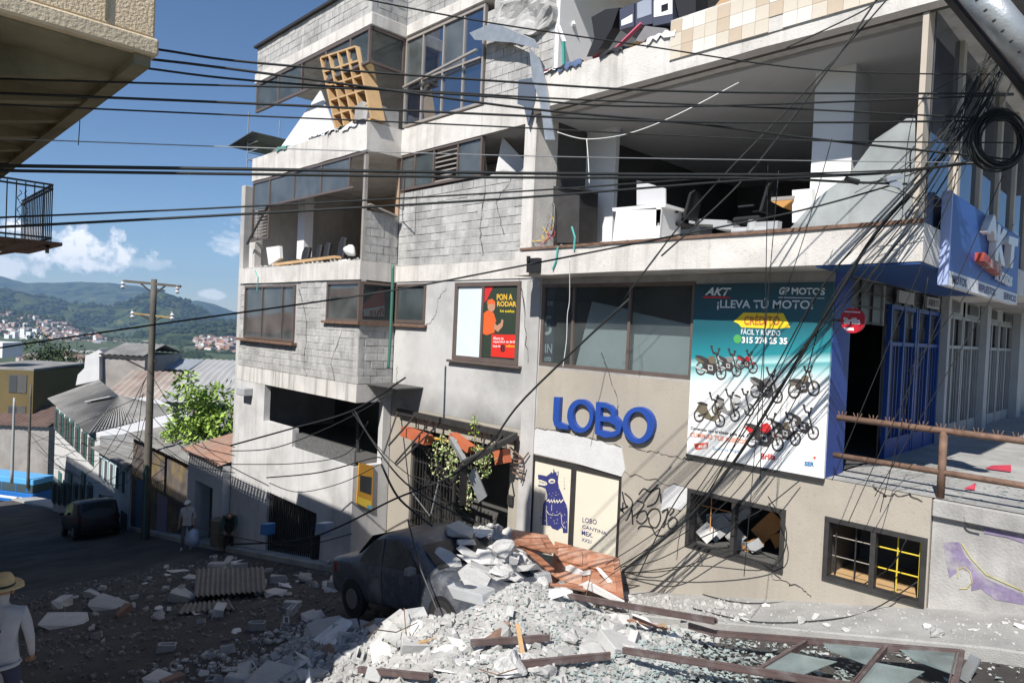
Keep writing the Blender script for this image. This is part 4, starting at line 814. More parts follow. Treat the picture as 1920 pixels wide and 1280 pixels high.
# ================================================================== OPPOSITE SIDE OF THE STREET (shades the road)
STUC = mat('cream_stucco', (.62, .50, .34), .9, .07, 2, .9, 38)
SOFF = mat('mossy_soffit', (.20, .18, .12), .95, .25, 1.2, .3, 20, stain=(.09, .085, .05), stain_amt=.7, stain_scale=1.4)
OX, OY, OZ, OT = -7.0, 2.05, 2.39, 3.2
ob = thing('stucco_building', (-11, 0, -5), 'cream stucco building with a heavy overhanging upper storey and mossy underside', 'building')
MB().box(-16, OX-.25, -9, .8, -7.5, OZ+.1).build('wall', STUC, ob)
o = MB().box(-16, OX, -9, OY, OZ+.16, OT).build('overhang', STUC, ob, bevel=.02)
MB().box(-16.02, OX+.03, -9, OY+.03, OZ, OZ+.16).build('overhang_lip', mat('weathered_lip', (.50, .42, .30), .9, .15, 3, .6, 30), ob, bevel=.02)
MB().box(OX-.02, OX+.02, OY-.42, OY-.40, OZ+.2, OT).build('groove', SOFF, ob)
MB().box(OX-.42, OX+.004, OY-.42, OY+.004, OT, 6.0).build('corner_pillar', STUC, ob)
for i in range(8):
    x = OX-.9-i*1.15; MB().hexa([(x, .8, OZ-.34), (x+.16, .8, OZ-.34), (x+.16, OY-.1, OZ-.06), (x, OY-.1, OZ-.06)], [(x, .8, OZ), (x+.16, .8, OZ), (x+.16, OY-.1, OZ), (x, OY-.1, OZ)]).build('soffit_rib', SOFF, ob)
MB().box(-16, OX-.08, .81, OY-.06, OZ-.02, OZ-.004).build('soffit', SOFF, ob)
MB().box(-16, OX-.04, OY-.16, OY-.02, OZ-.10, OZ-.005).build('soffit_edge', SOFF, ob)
one('hanging_wire', MB().tube([pY(150, 213, OY), pY(150, 213, OY)+Vector((.0, 0, -.16)), pY(150, 213, OY)+Vector((-.03, 0, -.38))], .006, 4), CABLE, 'short loose wire dangling from the mossy overhang edge', 'wire')
TILE_R = mat('clay_tile', (.36, .15, .09), .9, .25, 4, .4, 40, stain=(.16, .10, .08), stain_amt=.6, stain_scale=1)
def tiled_eave(parent, xa, xb, y, z, mt=TILE_R):
    m = MB(); n = int((xb-xa)/.22)
    for i in range(n):
        x = xa+i*.22; m.tube([(x+.11, y-1.6, z+.55), (x+.11, y+.12, z+.02)], .085, 6)
    o = m.build('roof_tiles', mt, parent); o['kind'] = 'stuff'
roofs = [(-24, -16.05, 1.85, 2.75, 'white'), (-34, -24.05, 2.0, 1.1, 'ochre'), (-48, -34.05, 2.5, -.9, 'pale blue'), (-66, -48.05, 3.2, -3.6, 'brown')]
OWM = [WHITEP, mat('ochre_paint', (.48, .33, .12), .85, .1), mat('pale_blue_paint', (.45, .55, .60), .85, .1), mat('brown_paint', (.28, .19, .13), .85, .1)]
for i, (xa, xb, y, z, c) in enumerate(roofs):
    h = thing('row_house', ((xa+xb)/2, y, road_z(xb)), f'{c} house with clay tile eaves in the row opposite the damaged building', 'house')
    MB().box(xa, xb, -8, y-.3, road_z(xa)-1, z).build('wall', OWM[i], h); tiled_eave(h, xa, xb, y, z)
    MB().hexa([(xa, y-.2, z+.05), (xb, y-.2, z+.05), (xb, -4, z+1.3), (xa, -4, z+1.3)], [(xa, y-.2, z+.1), (xb, y-.2, z+.1), (xb, -4, z+1.35), (xa, -4, z+1.35)]).build('roof', TILE_R, h)
# balcony with iron railing further along
bx, by0, by1 = -14.3, 1.2, 2.62; zb = 1.16
bal = thing('balcony', (bx-1.4, 1.9, zb), 'small balcony with black iron railing beyond the stucco overhang', 'balcony')
MB().box(bx-2.9, bx+.12, by0, by1+.15, zb-.06, zb).build('floor', RUST, bal)
MB().box(bx-2.9, bx, .9, by0, zb-1.2, zb+1.0).build('support_wall', STUC, bal)
for a, b in (((bx, by1, 0), (bx, by0, 0)), ((bx, by1, 0), (bx-2.8, by1, 0))):
    for zz in (zb+.07, zb+.93, zb+1.0):
        MB().bar(Vector(a)+Vector((0, 0, zz)), Vector(b)+Vector((0, 0, zz)), .03).build('rail', DSTEEL, bal)
    n = 11 if a[0] == b[0] else 18
    for i in range(n+1):
        p = Vector(a).lerp(Vector(b), i/n); MB().box(p.x-.008, p.x+.008, p.y-.008, p.y+.008, zb, zb+.98).build('baluster', DSTEEL, bal)
m = MB()
for s in (-1, 1):
    for q in range(3): m.tube([(bx, 2.2+s*(.05+.03*math.sin(t*1.05)), zb+.25+q*.2+.03*t) for t in range(7)], .008, 4)
m.build('scroll_ornament', DSTEEL, bal)
for p0, p1 in (((bx, by1, zb-.06), (bx, by0, zb-.5)), ((bx, by1-.5, zb-.06), (bx, by0+.35, zb-.42)), ((bx, by1-.05, zb-.06), (bx, by1-.05, zb-.2)), ((bx, by0, zb-.5), (bx-2.8, by0, zb-.5))): MB().bar(p0, p1, .05).build('bracket', RUST, bal)
# ================================================================== DOWNHILL SIDE: garage, houses, roofs
ROOFG = mat('weathered_roof_sheet', (.25, .245, .235), .9, .35, 1.2, .3, 14, stain=(.10, .10, .095), stain_amt=.75, stain_scale=.6)
def corrugated(a, b, c, d, name, mt, parent, pitch=.18, amp=.03, nx=None):
    """sheet a-b along the eave, d-c along the ridge, ribs running up the slope"""
    a, b, c, d = map(Vector, (a, b, c, d)); n = nx or max(4, int((b-a).length/pitch)*2); nr = (b-a).cross(d-a).normalized()
    if nr.z < 0: nr = -nr
    m = MB()
    for i in range(n+1):
        t = i/n; off = nr*(amp*(1 if i % 2 else -1)); m.v += [tuple(a.lerp(b, t)+off), tuple(d.lerp(c, t)+off)]
    for i in range(n): m.f.append((2*i, 2*i+2, 2*i+3, 2*i+1))
    for i in range(len(m.v)): pass
    return m.build(name, mt, parent, fix=False)
gar = thing('garage_house', (-24.6, 9.4, -8.2), 'low white garage house with clay tile roof against the damaged building', 'house')
GW = mat('garage_wall', (.52, .52, .53), .85, .1, 1, .15, 40)
part_ = wall_mb(-26.35, -23.12, -10, -5.1, 9.35, 9.6, [(-25.6, -23.95, -10, -6.0)]).build('wall', GW, gar)
MB().box(-25.6, -23.95, 9.9, 9.95, -10, -5.9).build('garage_door', DARKW, gar)  # dark sheet standing in for the shade inside the open garage
MB().box(-26.35, -26.2, 9.6, 14, -10, -5.0).build('side_wall', GW, gar)
corrugated((-26.6, 9.15, -5.02), (-23.12, 9.15, -5.02), (-23.12, 14, -3.9), (-26.6, 14, -3.9), 'roof', mat('pink_clay_tile', (.33, .20, .15), .9, .25, 3, .3, 30, stain=(.25, .2, .18), stain_amt=.6, stain_scale=1.2), gar, .22, .045)
drk = thing('shuttered_house', (-30, 9.5, -9), 'dark shaded house with mural-painted shutters between garage and street pole', 'house')
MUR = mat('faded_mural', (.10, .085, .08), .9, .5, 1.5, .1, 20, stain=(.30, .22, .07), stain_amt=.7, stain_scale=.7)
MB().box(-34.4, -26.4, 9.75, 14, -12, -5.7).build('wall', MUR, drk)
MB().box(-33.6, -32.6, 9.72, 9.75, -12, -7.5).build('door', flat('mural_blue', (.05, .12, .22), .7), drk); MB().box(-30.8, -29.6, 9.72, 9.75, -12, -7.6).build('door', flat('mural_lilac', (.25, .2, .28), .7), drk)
corrugated((-34.6, 9.4, -5.6), (-26.4, 9.4, -5.6), (-26.4, 14, -5.0), (-34.6, 14, -5.0), 'roof', ROOFG, drk)
# white two-storey house with the big grey hipped roof
wh = thing('white_house', (-48, 10, -13), 'white two-storey house with green-framed windows under a wide grey sheet roof', 'house')
A_ = Vector((-56.0, 10.35, -6.25)); B_ = Vector((-40.7, 9.35, -6.45)); C_ = pZ(347, 768, -6.3); R1 = pZ(186, 712, -5.0); R2 = pZ(222, 742, -5.3)
WHW = mat('white_house_paint', (.58, .58, .58), .85, .08, 1, .1, 30, stain=(.45, .45, .45), stain_amt=.3)
fa, fb_ = Vector((-55.4, 10.75, 0)), Vector((-40.0, 9.75, 0)); dr = (fb_-fa).normalized(); nr_ = Vector((-dr.y, dr.x, 0))
if nr_.y > 0: nr_ = -nr_
back = -nr_*6
MB().hexa([fa+Vector((0, 0, -17)), fb_+Vector((0, 0, -17)), fb_+back+Vector((0, 0, -17)), fa+back+Vector((0, 0, -17))], [fa+Vector((0, 0, -6.3)), fb_+Vector((0, 0, -6.5)), fb_+back+Vector((0, 0, -6.4)), fa+back+Vector((0, 0, -6.3))]).build('wall', WHW, wh)
GRN = flat('green_window_frame', (.06, .16, .15), .6)
def on_face(t, z, w, h, nm, mt, pr, out=.03):
    p = fa.lerp(fb_, t)+nr_*out; a = p-dr*w/2; b = p+dr*w/2
    return MB().prism([a+Vector((0, 0, z)), b+Vector((0, 0, z)), b+Vector((0, 0, z+h)), a+Vector((0, 0, z+h))], nr_*.06).build(nm, mt, pr)
for i, t in enumerate((.06, .2, .33, .46, .6, .74, .88)):
    g = road_z(fa.lerp(fb_, t).x); f = on_face(t, -8.3, 1.0, 1.5, 'window', GRN, wh); on_face(t, -8.2, .8, 1.3, 'pane', DARKW, f, .1)
    f = on_face(t, g+.6, 1.0, 2.1 if i % 2 else 1.5, 'door' if i % 2 else 'window', GRN, wh); on_face(t, g+.65, .8, 1.3, 'pane', DARKW, f, .1)
corrugated(A_, B_, R2, R1, 'roof', ROOFG, wh, .35, .05); corrugated(B_, C_, R2+Vector((0, 0, .01)), R2, 'roof', ROOFG, wh, .3, .04)
MB().bar(pZ(165, 752, -5.7), pZ(212, 742, -5.25), .5, .04).build('roof_patch', mat('bright_sheet', (.6, .62, .64), .5), wh)
nx_ = thing('corner_house', (-37.6, 9.6, -10.6), 'narrow house with pale blue windows beside the white house', 'house')
wb = MB().box(-39.9, -34.5, 9.7, 14, -13, -7.1).build('wall', WHW, nx_)
for x in (-39.3, -38.3, -37.3, -36.3, -35.3):
    f = MB().box(x-.32, x+.32, 9.64, 9.7, -8.6, -7.4).build('window', flat('pale_blue_frame', (.45, .60, .66), .6), nx_); MB().box(x-.2, x+.2, 9.62, 9.64, -8.5, -7.5).build('pane', DARKW, f)
for x in (-39.0, -37.0, -35.2): MB().box(x-.4, x+.4, 9.64, 9.7, -13, -9.4).build('door', DARKW, nx_)
corrugated((-40.0, 9.3, -7.05), (-34.4, 9.3, -7.05), (-34.4, 14, -6.5), (-40.0, 14, -6.5), 'roof', ROOFG, nx_)
def sheet_house(name, label, pxl, pxr, pyt, D, roofh, depth, wm, rm, down=14):
    """house facing the camera: left/right pixel columns, eave pixel row, distance"""
    a = pD(pxl, pyt, D); b = pD(pxr, pyt, D); b.z = a.z; h = thing(name, (a+b)/2-Vector((0, 0, down)), label, 'house')
    dd = (b-a).normalized(); bk = Vector((-dd.y, dd.x, 0))
    if bk.dot(CF) < 0: bk = -bk
    a2, b2 = a+bk*depth, b+bk*depth; dn = Vector((0, 0, -down)); up = Vector((0, 0, roofh))
    MB().hexa([a+dn, b+dn, b2+dn, a2+dn], [a, b, b2, a2]).build('wall', wm, h)
    ov = bk*-.4+Vector((0, 0, .05)); mid = bk*(depth/2)+up
    corrugated(a+ov, b+ov, b+mid, a+mid, 'roof', rm, h, .5, .05); corrugated(a2-ov+Vector((0, 0, .1)), b2-ov+Vector((0, 0, .1)), b+mid, a+mid, 'roof', rm, h, .5, .05)
    return h
GBR = mat('grey_brick_wall', (.30, .28, .26), .9, .25, .6, .2, 10)
sheet_house('roof_house', 'grey brick house with a white gable rising above the sheet roofs', 192, 272, 664, 62, 1.0, 7, GBR, ROOFG)
o = thing('gable_wall', pD(165, 712, 62), 'bright white gable wall beside the grey brick house', 'wall')
MB().prism([pD(*p, 61.5) for p in ((142, 722), (186, 712), (186, 655), (160, 668), (158, 690), (146, 702))], CF*3).build('wall', WHW, o)
sheet_house('roof_house', 'long low house with blue-grey sheet roof behind the utility pole', 268, 356, 690, 66, .9, 6, GBR, mat('blue_grey_sheet', (.28, .31, .34), .6, .15, .5))
sheet_house('roof_house', 'dark timber house with grey roof next to the apartment building', 356, 440, 697, 60, 1.0, 6, mat('dark_timber', (.12, .10, .09), .9, .3, 1), mat('pale_sheet', (.33, .33, .33), .6, .15, .5))
sheet_house('roof_house', 'house with rusty corrugated roof in front of the grey brick house', 186, 300, 752, 54, 2.2, 9, GBR, mat('rusty_sheet', (.30, .26, .23), .9, .35, .5, .2, 10, stain=(.18, .10, .07), stain_amt=.5, stain_scale=.3))
sheet_house('roof_house', 'house with pale corrugated roof beside the leafy tree', 300, 440, 752, 50, 2.0, 8, GBR, MATS['pale_sheet'])
sheet_house('roof_house', 'house with red tin roof behind the yellow building', -30, 92, 795, 70, 1.6, 8, GBR, mat('red_tin', (.12, .08, .068), .8, .25, .6))
# yellow building at the foot of the street
yb = thing('yellow_building', pD(20, 900, 72), 'olive yellow apartment building with dark windows at the foot of the street', 'building')
YEW = mat('olive_yellow_paint', (.13, .10, .045), .9, .12, .3)
p0 = pD(-60, 668, 72); p1 = pD(64, 672, 72); p1.z = p0.z
d_ = (p1-p0).normalized(); k_ = Vector((-d_.y, d_.x, 0)); k_ = k_ if k_.dot(CF) > 0 else -k_
MB().hexa([p0-Vector((0, 0, 18)), p1-Vector((0, 0, 18)), p1+k_*9-Vector((0, 0, 18)), p0+k_*9-Vector((0, 0, 18))], [p0-Vector((0, 0, 1.2)), p1-Vector((0, 0, 1.2)), p1+k_*9-Vector((0, 0, 1.2)), p0+k_*9-Vector((0, 0, 1.2))]).build('wall', YEW, yb)
MB().prism([p0-Vector((0, 0, 1.2)), p1-Vector((0, 0, 1.2)), p1+k_*9-Vector((0, 0, 1.0)), p0+k_*9-Vector((0, 0, 1.0))], (0, 0, .2)).build('roof', ROOFG, yb)
MB().hexa([p0+d_*1, p0+d_*3.6, p0+d_*3.6+k_*3, p0+d_*1+k_*3], [q+Vector((0, 0, 1.6)) for q in (p0+d_*1, p0+d_*3.6, p0+d_*3.6+k_*3, p0+d_*1+k_*3)]).build('roof_shed', WHITEP, yb)
for r in range(4):
    for c in range(2):
        a = p0+d_*(1.2+c*3.2)-Vector((0, 0, 3.6+r*3.3))-k_*.06; f = MB().prism([a, a+d_*1.9, a+d_*1.9+Vector((0, 0, 1.9)), a+Vector((0, 0, 1.9))], k_*.1).build('window', DARKW, yb)
        MB().prism([a+d_*.1-k_*.03+Vector((0, 0, .1)), a+d_*.9-k_*.03+Vector((0, 0, .1)), a+d_*.9-k_*.03+Vector((0, 0, 1.8)), a+d_*.1-k_*.03+Vector((0, 0, 1.8))], k_*.02).build('pane', flat('dull_pane', (.06, .065, .07), .3), f)
# ================================================================== UTILITY POLES
def pole(base, top, r0, r1, name, label, mt, group=None):
    base, top = Vector(base), Vector(top); t = thing(name, base, label, 'pole', group)
    MB().tube([base.lerp(top, i/8) for i in range(9)], [r0+(r1-r0)*i/8 for i in range(9)], 10).build('shaft', mt, t, smooth=True); return t
PCON = mat('pole_concrete', (.115, .105, .09), .9, .2, 2, .2, 40)
pb = pZ(272, 1012, road_z(-30.4)+.1); ptp = pb+Vector((.0, 0, 10.55))
up = pole(pb-Vector((0, 0, .6)), ptp, .17, .11, 'utility_pole', 'tall concrete utility pole with two crossarms on the downhill pavement', PCON)
PORC = flat('porcelain', (.62, .62, .64), .25)
crd = CR.copy(); crd.z = 0; crd.normalize()
def arm(z, l, r, mt, th=.09):
    c = ptp-Vector((0, 0, z)); return MB().bar(c-crd*l+Vector((0, 0, .05)), c+crd*r-Vector((0, 0, .06)), th, th).build('crossarm', mt, up), c
a1, c1 = arm(.18, 1.15, 1.08, PCON, .1); a2, c2 = arm(1.45, .85, .8, mat('ochre_arm', (.35, .25, .10), .8), .06); a3, c3 = arm(3.2, 2.1, .2, DSTEEL, .08)
for c, l, dz in ((c1, .55, .42), (c2, .5, .26)):
    for s in (-1, 1): MB().bar(c+crd*(s*l), c-Vector((0, 0, dz)), .05, .05).build('brace', DSTEEL, up)
MB().bar(c3-crd*1.2, c3-crd*.05-Vector((0, 0, .5)), .05).build('brace', DSTEEL, up)
for p in (c1-crd*1.25-Vector((0, 0, .1)), c1+crd*.95-Vector((0, 0, .2)), c2-crd*.82, c2+crd*.78, c3-crd*2.05+Vector((0, 0, .1))):
    MB().tube([p+Vector((0, 0, .0+.07*i-.16)) for i in range(6)], [.04, .09, .04, .09, .04, .07], 8).build('insulator', PORC, up)
MB().tube([pb+Vector((.14, -.1, 0)), pb+Vector((.14, -.1, 3.1))], .035, 6).build('conduit', flat('teal_conduit', (.06, .2, .18), .6), up)
for px_, py0, py1, D in ((22, 745, 905, 60), (52, 722, 915, 64)):
    a = pD(px_, py1, D); pole(a, a+Vector((0, 0, (py1-py0)/1280*D)), .13, .09, 'utility_pole', 'slim pale street pole before the yellow building' if px_ < 30 else 'concrete street pole at the yellow building corner', flat('pale_pole', (.35, .36, .35), .7) if px_ < 30 else PCON)
# ================================================================== TREES
def leaf_mesh(n, rx, ry, rz, size, seed, droop=.3, clumps=10):
    rn = random.Random(seed); m = MB(); cl_ = [(Vector((rn.gauss(0, .5), rn.gauss(0, .5), rn.gauss(0, .5))), rn.uniform(.3, .55)) for _ in range(clumps)]
    for i in range(n):
        c, s = rn.choice(cl_); d = Vector((rn.gauss(0, 1), rn.gauss(0, 1), rn.gauss(0, 1))).normalized()*s*rn.uniform(.6, 1.05); p = c+d; p = Vector((p.x*rx, p.y*ry, p.z*rz))
        u = (d+Vector((rn.uniform(-.6, .6), rn.uniform(-.6, .6), rn.uniform(-.5, .5)-droop))).normalized(); w = u.cross(Vector((rn.uniform(-1, 1), rn.uniform(-1, 1), 1))).normalized(); L_ = size*rn.uniform(.6, 1.2); W_ = L_*.34; nn = u.cross(w)
        m.add([p, p+u*L_*.5+w*W_*.5-nn*.04*L_, p+u*L_-nn*.15*L_, p+u*L_*.5-w*W_*.5-nn*.04*L_], [(0, 1, 2), (0, 2, 3)])
    return m
LEAFG = mat('bright_leaf', (.26, .40, .07), .5, .35, 1.5, 0, spec=.4); LEAFD = mat('dark_leaf', (.035, .055, .02), .7, .4, .5, 0); BARK = mat('bark', (.13, .10, .07), .95, .3, 4, .5, 20)
for nmat in (LEAFG, LEAFD): nmat.node_tree.nodes['Principled BSDF'].inputs['Subsurface Weight'].default_value = 0
def tree(center, rx, rz, n, size, seed, lm, name, label, down=4, clumps=14):
    c = Vector(center); t = thing(name, c-Vector((0, 0, down+rz)), label, 'tree'); m = leaf_mesh(n, rx, rx, rz, size, seed, clumps=clumps); m.v = [tuple(Vector(v)+c) for v in m.v]; m.build('crown', lm, t, fix=False)
    b = MB(); base = c-Vector((0, 0, down+rz)); b.tube([base, c-Vector((0, 0, rz*.6)), c+Vector((0, 0, rz*.4))], [rx*.10, rx*.07, .03], 7); rn = random.Random(seed)
    for i in range(5): q = c-Vector((0, 0, rz*.5)); a = rn.uniform(0, 6.3); b.tube([q, q+Vector((math.cos(a)*rx*.4, math.sin(a)*rx*.4, rz*.5)), q+Vector((math.cos(a)*rx*.7, math.sin(a)*rx*.7, rz*.9))], [rx*.05, rx*.03, .02], 5)
    b.build('trunk', BARK, t)
tree(pD(384, 782, 30), 1.15, 1.2, 2600, .34, 4, LEAFG, 'leafy_tree', 'bright green broad-leaved tree behind the garage house roof', 3, 22)
tree(pD(345, 812, 31), .75, .5, 700, .3, 9, LEAFG, 'leafy_shrub', 'bright green shrub at the foot of the broad-leaved tree', 3, 10)
for i, (x, y, D, r, lab) in enumerate(((130, 700, 110, 4.5, 'dark tree crown beside the white gable wall'), (92, 712, 100, 3.8, 'rounded dark tree behind the red tin roof'), (78, 690, 130, 4, 'dark tree top standing behind the rounded dark tree'))):
    tree(pD(x, y, D), r, r*.8, 2200, .8, 20+i, LEAFD, 'dark_tree', lab, 8, 18)
# ================================================================== VALLEY, TOWN AND MOUNTAINS
prof = {  # distance -> (pixel columns, pixel rows) of the ground surface there, read off the photograph
 90: ([-900, 900], [860, 860]), 220: ([-900, 900], [765, 765]), 420: ([-900, 900], [712, 712]), 800: ([-900, 900], [684, 684]), 1300: ([-900, 0, 200, 434, 900], [662, 660, 668, 668, 668]),
 1700: ([-900, 0, 90, 180, 260, 330, 434, 900], [640, 632, 632, 640, 648, 646, 645, 650]), 2000: ([-900, 0, 100, 180, 250, 300, 350, 434, 900], [625, 610, 612, 628, 634, 622, 620, 612, 640]),
 2300: ([-900, 0, 60, 110, 170, 230, 300, 350, 434, 900], [610, 585, 590, 598, 614, 626, 612, 604, 606, 640]), 2500: ([-900, 900], [645, 645]),
 3300: ([-900, -200, 0, 40, 80, 140, 200, 245, 275, 300, 330, 365, 400, 434, 600, 900], [560, 545, 543, 546, 556, 562, 570, 564, 551, 544, 553, 572, 588, 596, 610, 620]), 3700: ([-900, 900], [640, 640]),
 6200: ([-900, -200, 0, 50, 100, 153, 200, 260, 300, 345, 365, 400, 434, 600, 900], [540, 524, 516, 527, 525, 519, 523, 536, 552, 570, 563, 570, 580, 594, 600]), 6900: ([-900, 900], [600, 600]), 7600: ([-900, 900], [612, 612])}
ds = sorted(prof); Dg = np.concatenate([np.geomspace(90, 1300, 22), np.linspace(1380, 2500, 34), np.linspace(2560, 3700, 34), np.linspace(3800, 6900, 40), [7600]]); pxg = np.linspace(-620, 760, 240)
rowsY = {d: np.interp(pxg, *prof[d]) for d in ds}
m = MB(); GRID = np.zeros((len(Dg), len(pxg), 3))
for i, D in enumerate(Dg):
    k = max(j for j in range(len(ds)) if ds[j] <= D+1e-6); k = min(k, len(ds)-2); t = (D-ds[k])/(ds[k+1]-ds[k]); t = t*t*(3-2*t) if D > 1300 else t
    yy = rowsY[ds[k]]*(1-t)+rowsY[ds[k+1]]*t
    for j, x in enumerate(pxg):
        d = ray(float(x), float(yy[j])); p = d*D
        amp = np.interp(D, [90, 400, 1300, 2500, 6200], [0, 2, 9, 42, 95]); q = Vector((p.x, p.y, 0))/np.interp(D, [90, 2000, 6500], [150, 420, 1000])
        p.z += amp*(mnoise.fractal(q, 1.0, 2.1, 5)*.45-abs(mnoise.noise(q*.9))*.6); GRID[i, j] = p; m.v.append(tuple(p))
n = len(pxg)
for i in range(len(Dg)-1):
    for j in range(n-1): q = i*n+j; m.f.append((q, q+1, q+n+1, q+n))
HILL = bpy.data.materials.new('hill_vegetation'); HILL.use_nodes = True; N = HILL.node_tree.nodes; L = HILL.node_tree.links; b_ = N['Principled BSDF']; b_.inputs['Roughness'].default_value = 1; b_.inputs['Specular IOR Level'].default_value = .05
t_ = N.new('ShaderNodeTexCoord'); n1 = N.new('ShaderNodeTexNoise'); n1.inputs['Scale'].default_value = .009; n1.inputs['Detail'].default_value = 12; n1.inputs['Roughness'].default_value = .74; L.new(t_.outputs['Object'], n1.inputs['Vector'])
rp = N.new('ShaderNodeValToRGB'); e = rp.color_ramp.elements; e[0].position = .40; e[0].color = (.008, .016, .007, 1); e[1].position = .64; e[1].color = (.22, .22, .09, 1)
for p_, c_ in ((.47, (.018, .034, .012, 1)), (.52, (.10, .125, .04, 1)), (.56, (.03, .05, .018, 1)), (.60, (.15, .16, .055, 1))): q = e.new(p_); q.color = c_
L.new(n1.outputs['Fac'], rp.inputs[0]); n2 = N.new('ShaderNodeTexVoronoi'); n2.inputs['Scale'].default_value = .03; L.new(t_.outputs['Object'], n2.inputs['Vector'])
mx_ = N.new('ShaderNodeMixRGB'); mx_.blend_type = 'MULTIPLY'; mx_.inputs[0].default_value = .55; L.new(rp.outputs[0], mx_.inputs[1]); L.new(n2.outputs['Distance'], mx_.inputs[2])
n3 = N.new('ShaderNodeMapRange'); n3.inputs['From Max'].default_value = 28; n3.inputs['To Min'].default_value = .45; n3.inputs['To Max'].default_value = 1.3; L.new(n2.outputs['Distance'], n3.inputs['Value']); L.new(n3.outputs[0], mx_.inputs[2])
L.new(mx_.outputs[0], b_.inputs['Base Color'])
hl = m.build('hills', HILL, None, smooth=True, fix=False)
if hl.data.polygons[0].normal.z < 0: hl.data.flip_normals()
tag(hl, kind='structure')
def on_hill(x, D):
    i = int(np.argmin(abs(Dg-D))); j = int(np.argmin(abs(pxg-x))); return Vector(GRID[i, j])
# houses of the town: gabled blocks, one object each
HM = [mat('town_cream', (.55, .50, .45), .9, .05), mat('town_pink', (.45, .33, .28), .9, .05), mat('town_white', (.66, .65, .64), .9, .05), mat('town_brick', (.34, .20, .14), .9, .1)]
RM = [mat('town_roof_clay', (.28, .15, .10), .9, .2, .3), mat('town_roof_grey', (.30, .29, .28), .9, .2, .3)]
hmes = []
for v in range(8):
    w, d, h = 1, 1.2+.3*(v % 3), .8+.25*(v % 4); me = MB().add([(-w/2, -d/2, -1.5), (w/2, -d/2, -1.5), (w/2, d/2, -1.5), (-w/2, d/2, -1.5), (-w/2, -d/2, h), (w/2, -d/2, h), (w/2, d/2, h), (-w/2, d/2, h), (0, -d/2, h+.3), (0, d/2, h+.3)], [(0, 1, 5, 8, 4), (2, 3, 7, 9, 6), (1, 2, 6, 5), (3, 0, 4, 7), (4, 8, 9, 7), (5, 6, 9, 8)]).mesh('house')
    me.materials.append(HM[v % 4]); me.materials.append(RM[v % 2]); me.polygons[4].material_index = 1; me.polygons[5].material_index = 1; hmes.append(me)
rn = random.Random(11); cnt = 0
zones = [(0, 200, 1290, 1850, 150, 'small house of the valley town below the bare hillside'), (0, 140, 1750, 2150, 50, 'small house scattered on the slope above the town'), (372, 440, 1400, 1750, 55, 'small house of the hillside suburb near the quarry'), (60, 200, 900, 1280, 45, 'small house on the near edge of the valley town')]
for x0, x1, d0, d1, num, lab in zones:
    for i in range(num):
        p = on_hill(rn.uniform(x0, x1), rn.uniform(d0, d1)); o = bpy.data.objects.new('town_house', rn.choice(hmes)); COL.objects.link(o); o.location = p; s = rn.uniform(7, 12); o.scale = (s, s, s*.9); o.rotation_euler = (0, 0, rn.choice((.3, 1.87, .5, 2.1))+rn.uniform(-.15, .15)); tag(o, lab, 'house', lab.replace('small house', 'small houses'))
m = MB(); mt_ = MB()
for i in range(750):
    p = on_hill(*rn.choice(((rn.uniform(-60, 230), rn.uniform(1200, 1900)), (rn.uniform(-40, 150), rn.uniform(1800, 2250)), (rn.uniform(365, 470), rn.uniform(1350, 1800)), (rn.uniform(40, 260), rn.uniform(850, 1250))))); a = rn.choice((.3, 1.87, .5)); w, d, h = rn.uniform(3, 5), rn.uniform(4, 8), rn.uniform(3, 9); ca, sa = math.cos(a), math.sin(a)
    q = lambda x, y, z: (p.x+x*ca-y*sa, p.y+x*sa+y*ca, p.z+z)
    m.add([q(-w, -d, -8), q(w, -d, -8), q(w, d, -8), q(-w, d, -8), q(-w, -d, h), q(w, -d, h), q(w, d, h), q(-w, d, h)], [(0, 1, 5, 4), (1, 2, 6, 5), (2, 3, 7, 6), (3, 0, 4, 7)]); mt_.add([q(-w, -d, h), q(w, -d, h), q(w, d, h), q(-w, d, h), q(0, -d, h+2), q(0, d, h+2)], [(0, 1, 4), (1, 2, 5, 4), (2, 3, 5), (3, 0, 4, 5)])
tag(m.build('town_walls', mat('town_mix', (.46, .40, .36), .9, .5, .02, 0), None), 'massed walls of the valley town', 'town', kind='stuff'); tag(mt_.build('town_roofs', mat('town_roof_mix', (.24, .15, .115), .9, .45, .03, 0), None), 'massed clay roofs of the valley town', 'town', kind='stuff')
m = MB()
for i in range(9000):
    D = rn.uniform(1000, 3450); x = rn.uniform(-60, 470); p = on_hill(x, D)
    if mnoise.noise(Vector((p.x, p.y, 0))/140)+.6*mnoise.noise(Vector((p.x, p.y, 9))/45) < .05: continue
    p += Vector((rn.uniform(-14, 14), rn.uniform(-14, 14), 0)); r = rn.uniform(4, 10)*(1 if D < 2000 else 1.5); h = r*rn.uniform(1.0, 1.7); a = rn.uniform(0, 3)
    m.add([(p.x+r*math.cos(a+k*1.257), p.y+r*math.sin(a+k*1.257), p.z+h*.35) for k in range(5)]+[(p.x, p.y, p.z+h), (p.x, p.y, p.z-4)], [(k, (k+1) % 5, 5) for k in range(5)]+[((k+1) % 5, k, 6) for k in range(5)])
tag(m.build('woodland', mat('woodland_green', (.022, .036, .013), 1, .5, .01, 0), None, fix=False), 'patches of dark woodland on the hills', 'woodland', kind='stuff')
for i, x in enumerate((18, 28, 42, 50, 58, 68, 80)):
    p = on_hill(x, 1500+(i % 3)*50); m = MB().box(-5.5, 5.5, -5, 5, -5, 24+(i % 3)*3)
    o = m.build('tower_block', mat('tower_white', (.72, .72, .71), .9, .05)); o.location = p; o.rotation_euler = (0, 0, .7); tag(o, 'white apartment tower in the cluster on the valley floor', 'tower', 'white apartment towers')
